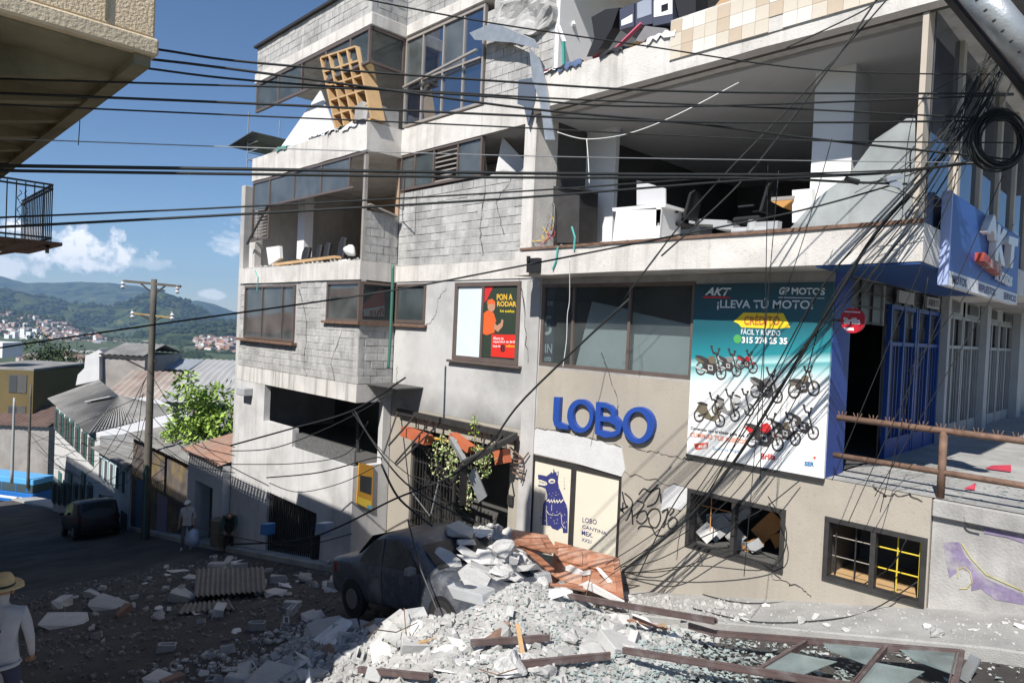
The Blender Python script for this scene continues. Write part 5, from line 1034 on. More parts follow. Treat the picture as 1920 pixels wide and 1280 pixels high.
o = one('quarry_yard', MB().box(-60, 60, -25, 25, -6, 3), mat('bare_quarry', (.62, .50, .40), 1, .2, .02), 'bare sandy quarry yard among the green fields', 'yard'); o.location = on_hill(322, 1720); o.rotation_euler = (0, 0, .75)
# ================================================================== CAR
CARP = mat('dusty_grey_car_paint', (.06, .07, .09), .42, .15, 2, .06, 60, metal=.2, spec=.5, stain=(.30, .295, .29), stain_amt=.6, stain_scale=1.6, spots=.4)
CGL = mat('dark_car_glass', (.02, .023, .025), .22, .1, 2, 0, spec=.5, stain=(.10, .10, .10), stain_amt=.35, stain_scale=2); RUBB = flat('tyre_rubber', (.02, .02, .02), .85); RIM = flat('alloy', (.22, .22, .23), .4, .6)
def build_car(name, label, base, heading, slope, paint, L=4.3, W=1.7, H=1.46, hatch=False, group=None):
    """local x forward, y left, z up; placed by a matrix baked into the vertices"""
    t = thing(name, base, label, 'car', group)
    M = Matrix.Translation(base) @ Matrix.Rotation(heading, 4, 'Z') @ Matrix.Rotation(-math.atan(slope), 4, 'Y')
    # stations: x, sill z, belt z, roof z, half width belt, half width roof
    if hatch: st = [(-L/2, .45, .80, .95, .36*W, .34*W), (-L/2+.10, .30, .98, 1.02, .46*W, .40*W), (-L/2+.35, .24, 1.0, H*.99, .49*W, .41*W), (-.9, .22, .98, H, .5*W, .42*W), (0, .22, .95, H*.99, .5*W, .42*W), (.75, .22, .93, H*.90, .5*W, .42*W), (1.25, .22, .92, .98, .5*W, .44*W), (L/2-.25, .24, .84, .88, .47*W, .40*W), (L/2-.06, .3, .72, .76, .40*W, .34*W), (L/2, .38, .60, .62, .33*W, .28*W)]
    else: st = [(-L/2-.03, .36, .80, .84, .42*W, .36*W), (-L/2, .30, .92, .97, .45*W, .39*W), (-L/2+.1, .26, .95, 1.02, .475*W, .40*W), (-L/2+.55, .24, .96, 1.04, .49*W, .41*W), (-1.25, .22, .95, 1.10, .5*W, .40*W), (-.75, .20, .94, H*.965, .5*W, .385*W), (-.25, .20, .93, H, .5*W, .385*W), (.25, .20, .92, H*.985, .5*W, .385*W), (.62, .20, .915, H*.90, .5*W, .39*W), (1.12, .20, .90, 1.01, .5*W, .42*W), (1.45, .22, .86, .95, .495*W, .41*W), (L/2-.30, .25, .80, .88, .49*W, .41*W), (L/2-.02, .26, .66, .74, .46*W, .38*W), (L/2+.06, .28, .62, .68, .44*W, .36*W), (L/2+.08, .34, .58, .62, .42*W, .34*W)]
    m = MB(); secs = []
    for (x, zs, zb, zr, wb, wr) in st:
        half = [(0, zs), (wb*.82, zs), (wb*.97, zs+.1), (wb, zs+(zb-zs)*.55), (wb*.975, zb-.03), (wb*.95, zb), (wb*.95+(wr-wb*.95)*.5, zb+(zr-zb)*.52), (wr, zr-(zr-zb)*.12), (wr*.86, zr-.012), (0, zr+.012)]
        secs.append(half)
        ringp = [(x, y, z) for y, z in half]+[(x, -y, z) for y, z in half[-2:0:-1]]; m.v += [tuple(M @ Vector(p)) for p in ringp]
    n = 18
    for i in range(len(st)-1):
        for k in range(n): a = i*n+k; b = i*n+(k+1) % n; m.f.append((a, b, b+n, a+n))
    m.f.append(tuple(range(n-1, -1, -1))); m.f.append(tuple((len(st)-1)*n+k for k in range(n)))
    body = m.build('body', paint, t, smooth=True)
    md = body.modifiers.new('sub', 'SUBSURF'); md.levels = 2; md.render_levels = 2
    def P(x, y, z): return M @ Vector((x, y, z))
    def quadpanel(pts, nm, mt, off=0): return MB().prism([P(*p) for p in pts], (M.to_3x3() @ Vector((0, off, 0)))).build(nm, mt, t)
    def wy(x, z, s):   # half width of the cabin at x, z
        xs_ = [q[0] for q in st]; f = lambda j: float(np.interp(x, xs_, [q[j] for q in st])); zb, zr, wb, wr = f(2), f(3), f(4), f(5)
        return s*((wb*.95)+(wr-wb*.95)*max(0, min(1, (z-zb)/max(.05, zr-zb)))+.014)
    top = H-.12
    if hatch: wins = [[(-1.75, 1.04), (-.95, 1.02), (-.95, top), (-1.6, top-.02)], [(-.88, 1.02), (.0, .99), (.0, top), (-.88, top)], [(.07, .99), (.95, .97), (.62, top-.08), (.07, top)]]
    else: wins = [[(-1.12, 1.0), (-.36, .98), (-.36, top), (-.72, top-.05), (-1.0, 1.14)], [(-.29, .98), (.80, .95), (.50, 1.20), (.18, top-.02), (-.29, top)]]
    for s in (-1, 1):
        for w in wins: quadpanel([(x, wy(x, z, s), z) for x, z in w], 'side_window', CGL if not hatch else GLASSD, -.012*s)
        for xw in ((-L/2+.88, L/2-.86) if not hatch else (-L/2+.75, L/2-.8)):
            y = s*(W/2-.09); wm = MB(); rr = .31; N_ = 22
            wm.tube([P(xw, y-.09*s, rr), P(xw, y-.07*s, rr), P(xw, y+.08*s, rr), P(xw, y+.10*s, rr)], [rr*.93, rr, rr, rr*.93], N_)
            wl_ = wm.build('wheel', RUBB, t); wm2 = MB(); wm2.tube([P(xw, y+.06*s, rr), P(xw, y+.112*s, rr)], [rr*.66, rr*.6], 16); rim = wm2.build('rim', RIM, wl_)
            MB().tube([P(xw, y+.02*s, rr), P(xw, y+.094*s, rr)], rr*1.17, 20).build('wheel_arch', BLACK, t)
        MB().hexa([P(.62, s*(W/2+.02), .95), P(.80, s*(W/2+.02), .95), P(.80, s*(W/2+.2), .96), P(.66, s*(W/2+.2), .96)], [P(.64, s*(W/2+.02), 1.09), P(.80, s*(W/2+.02), 1.07), P(.80, s*(W/2+.19), 1.08), P(.68, s*(W/2+.19), 1.09)]).build('wing_mirror', paint, t, bevel=.02)
        hx = L/2-.22
        hl_ = MB().hexa([P(hx-.30, s*.505*W, .66), P(hx+.29, s*.455*W, .60), P(hx+.27, s*.27*W, .62), P(hx-.26, s*.36*W, .70)], [P(hx-.46, s*.505*W, .85), P(hx+.27, s*.45*W, .77), P(hx+.25, s*.27*W, .80), P(hx-.36, s*.37*W, .925)]).build('headlight', flat('headlamp_lens', (.42, .43, .44), .18, .2, .7), t, bevel=.015)
        MB().hexa([P(-L/2+.02, s*.30*W, .72), P(-L/2+.3, s*.47*W, .74), P(-L/2+.30, s*.465*W, .92), P(-L/2+.05, s*.30*W, .90)], [P(-L/2-.02, s*.30*W, .72), P(-L/2+.22, s*.485*W, .74), P(-L/2+.24, s*.48*W, .92), P(-L/2+.0, s*.30*W, .90)]).build('tail_light', flat('tail_lens', (.25, .02, .02), .2), t)
        for xd in ((-.33, .80) if not hatch else (-.9, .05)): MB().box(0, 0, 0, 0, 0, 0) if False else MB().prism([P(xd, s*(W/2-.002), .3), P(xd+.012, s*(W/2-.002), .3), P(xd+.012, s*(W/2-.018), .92), P(xd, s*(W/2-.018), .92)], M.to_3x3() @ Vector((0, s*.006, 0))).build('door_gap', BLACK, t)
        for xd in ((-.55, .5) if not hatch else (-.7, .3)): MB().bar(P(xd-.1, s*(W/2+.012), .80), P(xd+.1, s*(W/2+.012), .80), .03, .03).build('door_handle', paint, t)
    if hatch:
        quadpanel([(-L/2+.12, -.36*W, 1.08), (-L/2+.12, .36*W, 1.08), (-L/2+.32, .33*W, H-.12), (-L/2+.32, -.33*W, H-.12)], 'rear_window', CGL, 0.0001)
        MB().bar(P(-L/2-.03, -.4*W, .45), P(-L/2-.03, .4*W, .45), .12, .2).build('bumper', BLACK, t); MB().bar(P(-L/2+.05, -.16*W, .72), P(-L/2+.05, .16*W, .72), .02, .12).build('number_plate', flat('plate_yellow', (.55, .45, .08), .5), t)
        for s in (-1, 1): MB().bar(P(-1.6, s*.36*W, H+.03), P(.5, s*.36*W, H+.03), .03).build('roof_rail', DSTEEL, t)
    else:
        MB().prism([P(.70, -.385*W, H*.88), P(.70, .385*W, H*.88), P(1.16, .41*W, 1.03), P(1.16, -.41*W, 1.03)], (0, 0, .012)).build('windscreen', CGL, t)
        MB().prism([P(-.86, -.37*W, H*.93), P(-.86, .37*W, H*.93), P(-1.35, .385*W, 1.10), P(-1.35, -.385*W, 1.10)], (0, 0, .012)).build('rear_window', CGL, t)
        MB().bar(P(L/2-.01, -.2*W, .5), P(L/2-.01, .2*W, .5), .04, .16).build('grille', BLACK, t)
    return t
# rear wheel stands at (-11.2, 7.0); the car points uphill, its near flank along y = 6.95
cs = (road_z(-8.7)-road_z(-11.2))/2.5
build_car('sedan_car', 'dusty dark grey sedan half buried in rubble, dented by falling concrete', Vector((-9.68, 7.86, road_z(-9.68)+.17)), 0.0, cs, CARP, 4.45, 1.76, 1.56)
SUVP = mat('black_suv_paint', (.03, .032, .035), .4, .1, 2, .02, 40, metal=.3, spec=.5)
sb = Vector((-35.0, 8.25, road_z(-35.0)+.02)); build_car('parked_suv', 'dark parked hatchback at the downhill kerb, seen from behind', sb, math.pi-.05, -.19, SUVP, 4.1, 1.72, 1.62, True)
# ================================================================== RUBBLE
rr = random.Random(21)
def hull_mesh(kind, seed):
    q = random.Random(seed); bmm = bmesh.new()
    dims = {'lump': (.5, .42, .34), 'block': (.42, .2, .2), 'slab': (.62, .45, .09), 'shard': (.8, .22, .05), 'plaster': (.5, .36, .035)}[kind]
    if kind in ('block',):
        bmesh.ops.create_cube(bmm, size=1); 
        for v in bmm.verts: v.co = Vector((v.co.x*dims[0]*(1+q.uniform(-.15, .1)), v.co.y*dims[1]*(1+q.uniform(-.08, .05)), v.co.z*dims[2]*(1+q.uniform(-.08, .05))))
        c = bmm.verts[:][q.randrange(8)]; c.co *= q.uniform(.35, .7)
        bmesh.ops.bevel(bmm, geom=bmm.edges[:], offset=.012, segments=1, affect='EDGES')
    else:
        n = {'lump': 22, 'slab': 16, 'shard': 12, 'plaster': 16}[kind]
        for i in range(n):
            if kind == 'lump': d = Vector((q.gauss(0, 1), q.gauss(0, 1), q.gauss(0, 1))).normalized(); p = Vector((d.x*dims[0], d.y*dims[1], d.z*dims[2]))*.5*q.uniform(.75, 1.1)
            else:
                a = 2*math.pi*i/(n/2)+q.uniform(-.25, .25); r_ = q.uniform(.6, 1.08); p = Vector((math.cos(a)*dims[0]*.5*r_, math.sin(a)*dims[1]*.5*r_, (dims[2]/2)*(1 if i % 2 else -1)*q.uniform(.8, 1)))
            bmm.verts.new(p)
        r = bmesh.ops.convex_hull(bmm, input=bmm.verts[:]); bmesh.ops.delete(bmm, geom=list({g for g in r['geom_interior']+r['geom_unused'] if isinstance(g, bmesh.types.BMVert)}), context='VERTS')
        if kind == 'lump':
            bmesh.ops.subdivide_edges(bmm, edges=bmm.edges[:], cuts=2, use_grid_fill=True)
            for v in bmm.verts: v.co += v.co.normalized()*(.07*mnoise.noise(v.co*6+Vector((seed, 0, 0)))+.035*mnoise.noise(v.co*17+Vector((0, seed, 0))))
    bmesh.ops.recalc_face_normals(bmm, faces=bmm.faces); me = bpy.data.meshes.new(kind); bmm.to_mesh(me); bmm.free(); return me
def hollow_mesh(seed):
    q = random.Random(seed); bmm = bmesh.new(); L_ = q.uniform(.2, .38); n = 2 if L_ > .3 else 1; m = MB(); w = .028; h = .19; d = .12
    m.box(-L_/2, L_/2, -d/2, -d/2+w, -h/2, h/2); m.box(-L_/2, L_/2, d/2-w, d/2, -h/2, h/2)
    for i in range(n+1): x = -L_/2+i*(L_-w)/n; m.box(x, x+w, -d/2+w, d/2-w, -h/2, h/2)
    me = m.mesh('hollow'); 
    for v in me.vertices: v.co += Vector((mnoise.noise(v.co*7+Vector((seed, 0, 0)))*.03, 0, mnoise.noise(v.co*6+Vector((0, seed, 0)))*.035))
    bmm.free(); return me
KINDS = {k: [hull_mesh(k, s*7+i) for i, s in enumerate(range(6))] for k in ('lump', 'block', 'slab', 'shard', 'plaster')}
KINDS['hollow'] = [hollow_mesh(40+i) for i in range(5)]; KINDS['brick'] = [hull_mesh('block', 60+i) for i in range(3)]
KM = {'hollow': RUB, 'brick': TILEB, 'lump': RUB, 'block': mat('rubble_block', (.45, .45, .44), .95, .12, 5, .5, 50, rand=.22), 'slab': RUB, 'shard': RUBW, 'plaster': RUBW}
for k in KINDS:
    for me in KINDS[k]: me.materials.append(KM[k])
WORD = {'hollow': 'hollow-core block fragment', 'brick': 'reddish brick fragment', 'lump': 'rough grey concrete lump', 'block': 'broken grey concrete block', 'slab': 'flat broken concrete slab piece', 'shard': 'long pale plaster shard', 'plaster': 'thin pale plaster plate'}
def place_rub(k, x, y, s, zone, lift=.0, flat_=False):
    o = bpy.data.objects.new({'hollow': 'hollow_block', 'brick': 'brick_fragment', 'lump': 'concrete_lump', 'block': 'broken_block', 'slab': 'concrete_fragment', 'shard': 'plaster_shard', 'plaster': 'plaster_plate'}[k], rr.choice(KINDS[k])); COL.objects.link(o)
    z = ground_z(x, y)+lift; h = {'hollow': .07, 'brick': .06, 'lump': .15, 'block': .10, 'slab': .05, 'shard': .03, 'plaster': .03}[k]*s
    o.location = (x, y, z+h*.8); o.scale = (s*rr.uniform(.85, 1.15), s*rr.uniform(.85, 1.15), s*rr.uniform(.85, 1.15))
    o.rotation_euler = (rr.gauss(0, .35), rr.gauss(0, .35), rr.uniform(0, 6.28)) if not flat_ else (rr.gauss(0, .12), rr.gauss(0, .12), rr.uniform(0, 6.28))
    return tag(o, f'{WORD[k]} {zone}', 'rubble', f'{WORD[k]}s {zone}')
def in_car(x, y): return (-12.0 < x < -7.4 and 6.85 < y < 8.75) or (-8.6 < x < -7.2 and 6.3 < y < 7.7)
def scatter(n, xr, yr, zone, weights, smin, smax, cond=None, flat_=False):
    c = 0; t = 0
    while c < n and t < 5000:
        t += 1; x = rr.uniform(*xr); y = rr.uniform(*yr)
        if in_car(x, y) or (cond and not cond(x, y)): continue
        k = rr.choices(list(weights), list(weights.values()))[0]; place_rub(k, x, y, smin+(smax-smin)*rr.random()**1.8, zone, flat_=flat_); c += 1
lit = {'lump': 4, 'block': 4, 'slab': 4, 'shard': 4, 'plaster': 4, 'hollow': 4, 'brick': .5}; mixed = {'lump': 2, 'block': 5, 'slab': 4, 'shard': 2, 'plaster': 2, 'hollow': 3, 'brick': .4}
scatter(170, (-9.6, -5.0), (4.6, 9.0), 'in the sunlit heap before the car', lit, .3, 1.05, lambda x, y: y < 9.2-(x+5)*.25 and y > 4.6+max(0, (x+7.2))*.9)
scatter(60, (-10.4, -7.0), (8.6, 10.2), 'in the heap between car and wall', lit, .5, 1.35)
scatter(55, (-10.4, -8.2), (3.8, 6.7), 'in the shadow beside the car', mixed, .5, 1.1)
scatter(85, (-22, -10.5), (3.6, 8.9), 'strewn over the shaded roadway', mixed, .35, 1.3, None, True)
scatter(26, (-16.5, -11.5), (8.6, 10.3), 'along the shaded pavement under the bay', mixed, .4, .9)
scatter(20, (-5.6, -1.2), (9.4, 10.4), 'dusting the sunlit pavement', {'plaster': 4, 'shard': 2, 'lump': 1}, .22, .5, None, True)
# pieces lying on the car
for x, y, z, k, s, rx, ry, rz in ((-8.88, 7.43, 1.26, 'slab', .9, .5, .35, .4), (-8.68, 7.78, 1.29, 'plaster', 1.1, .4, .5, 1.2), (-9.03, 7.98, 1.44, 'slab', 1.0, -.1, .25, 2.1), (-8.43, 8.08, 1.12, 'lump', 1.2, .2, .3, .5), (-8.23, 7.58, 1.06, 'block', 1.0, .1, .4, .9), (-9.33, 8.08, 1.62, 'slab', 1.2, .05, .1, .2), (-8.48, 8.38, 1.24, 'lump', 1.4, 0, 0, 2), (-8.05, 7.35, 1.02, 'slab', 1.3, .2, .35, .3), (-7.85, 7.9, 1.0, 'plaster', 1.5, .1, .3, 1.4), (-8.3, 8.35, 1.12, 'hollow', 1.2, .3, .2, .7), (-7.9, 8.4, 1.0, 'slab', 1.2, -.2, .3, 2.2), (-8.45, 7.9, 1.16, 'shard', 1.2, .1, .2, .9), (-9.2, 8.5, 1.5, 'plaster', 1.2, .1, -.1, .4), (-7.93, 7.78, 1.06, 'lump', 1.0, 0, 0, 1)):
    o = place_rub(k, x, y, s, 'lying on the sedan'); o.location = (x, y, road_z(x)+z+.06); o.rotation_euler = (rx, ry, rz)
# big flat pieces on the shaded road
for px_, py_, s, rz, lab in ((205, 1128, 1.7, .5, 'large flat slab piece in the middle of the shaded road'), (120, 1160, 1.5, 1.1, 'broad slab piece before the large flat slab'), (345, 1112, 1.3, .2, 'tilted slab piece beside the corrugated sheet'), (520, 1268, 1.5, .7, 'tilted slab block at the edge of the shadow'), (610, 1190, 1.6, -.6, 'leaning flat board-like slab before the car')):
    p = pZ(px_, py_, road_z(-12)+.1); 
    for _ in range(6): p = pZ(px_, py_, road_z(p.x)+.12)
    o = place_rub('slab', p.x, p.y, s, 'x'); o['label'] = lab; o['group'] = 'large slab pieces on the road'; o.rotation_euler = (.15, .1, rz); del o['group']
# fine debris nobody could count: one object per ground
def crumbs(name, n, xr, yr, smin, smax, mt, label, cond=None, flatness=.6, seed=1, lift=0):
    q = random.Random(seed); m = MB(); base = [hull_mesh('lump', 90+i) for i in range(1)]
    for i in range(n):
        x = q.uniform(*xr); y = q.uniform(*yr)
        if cond and not cond(x, y, q): continue
        s = smin+(smax-smin)*q.random()**4; z = ground_z(x, y)+s*.2+lift; a = q.uniform(0, 6.28); ca, sa = math.cos(a)*s, math.sin(a)*s; h = s*q.uniform(.25, 1)*flatness; j = lambda: q.uniform(.6, 1.15)
        P = [(ca*j(), sa*j(), -h), (-sa*j(), ca*j(), -h), (-ca*j(), -sa*j(), -h), (sa*j(), -ca*j(), -h), (ca*.6*j(), sa*.6*j(), h*j()), (-sa*.7*j(), ca*.7*j(), h*j()), (-ca*.6*j(), -sa*.6*j(), h*j()), (sa*.6*j(), -ca*.6*j(), h*j())]
        m.add([(x+p[0]*.5, y+p[1]*.5, z+p[2]*.5) for p in P], [(3, 2, 1, 0), (4, 5, 6, 7), (0, 1, 5, 4), (1, 2, 6, 5), (2, 3, 7, 6), (3, 0, 4, 7)])
    o = m.build(name, mt, None, fix=False); return tag(o, label, 'rubble', kind='stuff')
nearpile = lambda x, y, q: not (-12.1 < x < -7.5 and 6.8 < y < 8.2) and q.random() < min(1, .25+2.2*pile(x, y)+max(0, 1-abs(x+7.2)/3)*.5)
RUBF = mat('small_rubble', (.44, .435, .42), .97, .35, 1.7, .3, 60, stain=(.2, .195, .19), stain_amt=.6, stain_scale=4)
crumbs('fine_rubble', 20000, (-12.0, -4.6), (3.6, 10.3), .02, .17, RUBF, 'fine broken concrete and plaster crumbs covering the heap', nearpile, seed=2)
crumbs('road_grit', 6500, (-22, -9), (2.4, 9.2), .012, .15, mat('dark_grit', (.16, .15, .14), .97, .5, 1.2, .3, 60, stain=(.34, .33, .32), stain_amt=.7, stain_scale=3), 'grit and small fragments scattered on the shaded road', None, .6, 3)
crumbs('pavement_grit', 2200, (-7, 1), (8.9, 10.6), .01, .06, RUBF, 'plaster crumbs on the sunlit pavement', None, .5, 4)
m = MB(); q = random.Random(8)
for i in range(900):
    x = q.uniform(-4.4, 1.2); y = 10.75+abs(q.gauss(0, 2.2)); s = q.uniform(.01, .04); a = q.uniform(0, 6)
    if x < -3.9: continue
    m.add([(x+s*math.cos(a+k*2.1), y+s*math.sin(a+k*2.1), TZ+.006+.01*(k == 0)+max(0, y-16)*.012) for k in range(3)], [(0, 1, 2)])
tag(m.build('glass_crumbs', glass('green_glass_crumb', (.55, .66, .64), .4, .05, .6, (.46, .53, .52)), None, fix=False), 'shattered glass crumbs on the terrace', 'glass', kind='stuff')
m = MB()
for i in range(5200):
    x = q.gauss(-4.6, 1.5); y = q.gauss(7.3, 1.0); s = q.uniform(.012, .045); a = q.uniform(0, 6)
    if y > 9.2: continue
    z = ground_z(x, y)+.015+q.random()*.035; m.add([(x+s*math.cos(a+k*2.1), y+s*math.sin(a+k*2.1), z+.02*(k == 0)*q.random()) for k in range(3)], [(0, 1, 2)])
tag(m.build('glass_crumbs', MATS['green_glass_crumb'], None, fix=False), 'greenish shattered glass around the fallen window frame', 'glass', kind='stuff')
# dusty heap surface beneath the pieces
m = MB(); xs_ = np.linspace(-13.5, -3.6, 110); ys_ = np.linspace(3.4, 10.6, 80)
for x in xs_:
    for y in ys_:
        e_ = min(1, max(0, pile(x, y)*9-.25)); z = ground_z(x, y)-.03+(.07*mnoise.fractal(Vector((x*2.2, y*2.2, 1)), 1, 2.1, 4)+.03)*e_-.08*(1-e_); m.v.append((x, y, z))
n = len(ys_)
for i in range(len(xs_)-1):
    for j in range(n-1): k = i*n+j; m.f.append((k, k+n, k+n+1, k+1))
tag(m.build('rubble_heap', DUST, None, smooth=True, fix=False), 'dusty grey rubble heap surface between wall and road', 'rubble', kind='stuff')
# ================================================================== LARGE DEBRIS
def gp(px_, py_, lift=0.0):      # pixel to the point of the ground it shows
    p = pZ(px_, py_, -4.8)
    for _ in range(25): p = p*.5+pZ(px_, py_, ground_z(p.x, p.y)+lift)*.5
    return p
# fallen panelled wooden doors
def panel_door(a, b, c, d, name, label, rows=2, cols=2, th=.045):
    a, b, c, d = map(Vector, (a, b, c, d)); n_ = (b-a).cross(d-a).normalized()
    if n_.z < 0: n_ = -n_
    t = thing(name, (a+b+c+d)/4, label, 'door'); MB().prism([a, b, c, d], -n_*th).build('leaf', DOORW, t)
    P = lambda u, v: a.lerp(b, u).lerp(d.lerp(c, u), v)
    for i in range(cols):
        for j in range(rows):
            u0, u1 = .08+i*(.92/cols), (i+1)*(.92/cols); v0, v1 = .08+j*(.92/rows), (j+1)*(.92/rows)
            MB().prism([P(u0, v0), P(u1, v0), P(u1, v1), P(u0, v1)], n_*.012).build('raised_panel', mat('door_panel', (.38, .175, .105), .6, .2, 2.5, .2, 30, stain=(.6, .5, .42), stain_amt=.4, stain_scale=3), t)
    return t
dc = crop(960, 820, 3.556)
A1 = pY(*dc(255, 965), 9.35); B1 = pY(*dc(745, 1070), 9.2); C1 = pY(*dc(712, 800), 10.35); D1 = pY(*dc(285, 690), 10.5)
panel_door(A1, B1, C1, D1, 'fallen_door', 'orange-brown panelled door fallen against the cream doors')
panel_door(pY(*dc(232, 1135), 8.3), pY(*dc(760, 1280), 8.2), pY(*dc(700, 1215), 8.9), pY(*dc(240, 1085), 8.9), 'fallen_door', 'orange door leaf under the brown window beam in the rubble', 1, 3)
panel_door(pY(*dc(0, 700), 9.3), pY(*dc(265, 765), 9.3), pY(*dc(240, 650), 10.2), pY(*dc(0, 610), 10.2), 'fallen_door', 'brown panelled door lying flat at the dark entrance', 1, 2)
for i, (a, b, y0, y1) in enumerate((((60, 705), (262, 885), 9.2, 9.1), ((10, 690), (265, 760), 9.1, 9.2), ((215, 665), (280, 765), 9.6, 9.2))):
    one('splintered_plank', MB().bar(pY(*dc(*a), y0), pY(*dc(*b), y1), .14, .035), DOORW, ('long splintered door plank sloping down to the fallen door', 'thin plank edge beneath the brown panelled door', 'short splintered plank leaning on the brown panelled door')[i], 'plank')
for i, (pts, Y) in enumerate((([(330, 870), (380, 852), (470, 895), (515, 885), (520, 912), (440, 925)], 9.75), ([(560, 868), (585, 880), (680, 985), (650, 985)], 9.65), ([(440, 985), (500, 960), (745, 1095), (700, 1100)], 9.2), ([(520, 1140), (560, 1140), (640, 1195), (600, 1200)], 8.5), ([(640, 1180), (780, 1185), (785, 1235), (720, 1250)], 8.4))):
    one('plaster_plate', MB().prism([pY(*dc(*p), Y-.12) for p in pts], (0, .03, .01)), RUBW, ('torn plaster strip lying on the fallen panelled door', 'narrow plaster splinter on the fallen panelled door', 'long plaster plate at the foot of the fallen door', 'plaster scrap on the orange door leaf', 'broad plaster scrap at the end of the orange door leaf')[i], 'rubble')
# brown aluminium window beams and the fallen three-bay window frame
FRM = mat('fallen_frame', (.135, .095, .09), .5, .18, 3, .1, 50, metal=.3, spec=.5, stain=(.32, .30, .29), stain_amt=.4, stain_scale=5)
def chan(a, b, w=.11, h=.12):
    a, b = Vector(a), Vector(b); d = (b-a).normalized(); s_ = d.cross(Vector((0, 0, 1))).normalized(); m = MB(); up_ = Vector((0, 0, 1))
    w *= .8; h *= .62
    m.bar(a, b, w, .012); m.bar(a+s_*(w/2-.006)+up_*h*.5, b+s_*(w/2-.006)+up_*h*.5, .012, h); m.bar(a-s_*(w/2-.006)+up_*h*.35, b-s_*(w/2-.006)+up_*h*.35, .012, h*.7); m.bar(a+up_*h*.55, b+up_*h*.55, w*.3, .01); m.bar(a+s_*w*.3+up_*h, b+s_*w*.3+up_*h, w*.5, .012); return m
for i, (a, b, ya, yb_) in enumerate((((938, 1097), (1342, 1168), 8.35, 8.15), ((882, 1208), (1030, 1198), 0, 0), ((953, 1250), (1143, 1232), 0, 0), ((675, 1258), (808, 1272), 0, 0))):
    if ya: p, q2 = pY(*a, ya), pY(*b, yb_)
    else: p, q2 = gp(*a, .12), gp(*b, .12)
    one('window_beam', chan(p, q2), FRM, ('long brown window beam lying across the orange door leaf', 'short brown window beam in the middle of the sunlit rubble', 'brown window beam at the near foot of the sunlit heap', 'pale brown window beam at the shadow edge')[i], 'beam')
fw_ = thing('fallen_window_frame', gp(1500, 1240), 'brown aluminium window frame with three bays fallen flat beside the kerb', 'window frame')
fpt = [gp(*p, .2) for p in ((1172, 1220), (1345, 1252), (1640, 1275), (1790, 1286))]; bpt = [gp(*p, .22) for p in ((1293, 1176), (1350, 1192), (1512, 1204), (1655, 1219), (1800, 1228))]
F0 = gp(1170, 1222, .22); F3 = gp(1780, 1320, .2); K0 = gp(1340, 1190, .25); K3 = gp(1800, 1228, .25)
def fbar(a, b, w=.09): chan(a, b, w, .11).build('frame_bar', FRM, fw_)
fbar(F0, F3, .11); fbar(K0, K3, .11); fbar(gp(1293, 1176, .28), K0, .1)
mids = [(gp(1420, 1262, .22), gp(1513, 1206, .26)), (gp(1600, 1290, .22), gp(1658, 1220, .26))]
for a, b in mids: fbar(a, b, .08)
fbar(F3, K3, .1)
GSH = glass('green_sheet_glass', (.62, .78, .75), .3, .06, .35, (.48, .58, .56))
for a, b, c, d in ((mids[0][0], mids[1][0], mids[1][1], mids[0][1]), (mids[1][0], F3, K3, mids[1][1])):
    ce = (a+b+c+d)/4; up_ = Vector((0, 0, .03)); k9 = random.Random(5)
    pts = [ce+(p-ce)*.97+up_ for p in (a, b, c, d)]; e1 = [pts[0], pts[0].lerp(pts[1], .45), ce+Vector((.1, .1, .02)), pts[0].lerp(pts[3], .6)]; e2 = [pts[2], pts[2].lerp(pts[3], .8), ce+Vector((-.05, .3, .02)), pts[2].lerp(pts[1], .5)]
    for e_ in (e1, e2): MB().prism(e_, (0, 0, .008)).build('glass_sheet', GSH, fw_)
for i, (a, b) in enumerate((((1830, 1230), (1805, 1275)),)): one('bent_bracket', MB().bar(gp(*a, .25), gp(*b, .02), .12, .02), GALV, 'bent steel bracket at the end of the fallen window frame', 'bracket')
# corrugated sheets on the shaded road
def sheet(pts, name, label, mt, lift=.15):
    a, b, c, d = [gp(*p, lift*k) for p, k in zip(pts, (1, 1, 2.2, 2.2))]; o = corrugated(a, b, c, d, name, mt, None, .12, .03); return tag(o, label, 'sheet')
FIB = mat('fibre_cement_sheet', (.20, .185, .165), .9, .2, 2, .2, 40)
sheet(((362, 1118), (498, 1108), (495, 1062), (368, 1066)), 'corrugated_sheet', 'brown corrugated roofing sheet propped on the shaded road debris', FIB)
sheet(((330, 1150), (440, 1140), (430, 1122), (345, 1132)), 'corrugated_sheet', 'flat corrugated roofing sheet before the propped one', FIB, .06)
sheet(((712, 1190), (742, 1212), (770, 1198), (726, 1158)), 'corrugated_sheet', 'broken pale corrugated piece in the rubble by the car wheel', mat('pale_fibre', (.42, .42, .41), .9, .15, 3, .2, 40), .1)
sheet(((585, 1200), (620, 1212), (660, 1165), (640, 1158)), 'flat_board', 'pale flat board leaning in the debris behind the car', RUBW, .12)
one('steel_rod', MB().tube([pY(765, 975, 6.8), pY(790, 1070, 6.75), pY(820, 1145, 6.7)], .014, 5), DSTEEL, 'thin bent steel rod leaning across the sedan flank', 'rod')

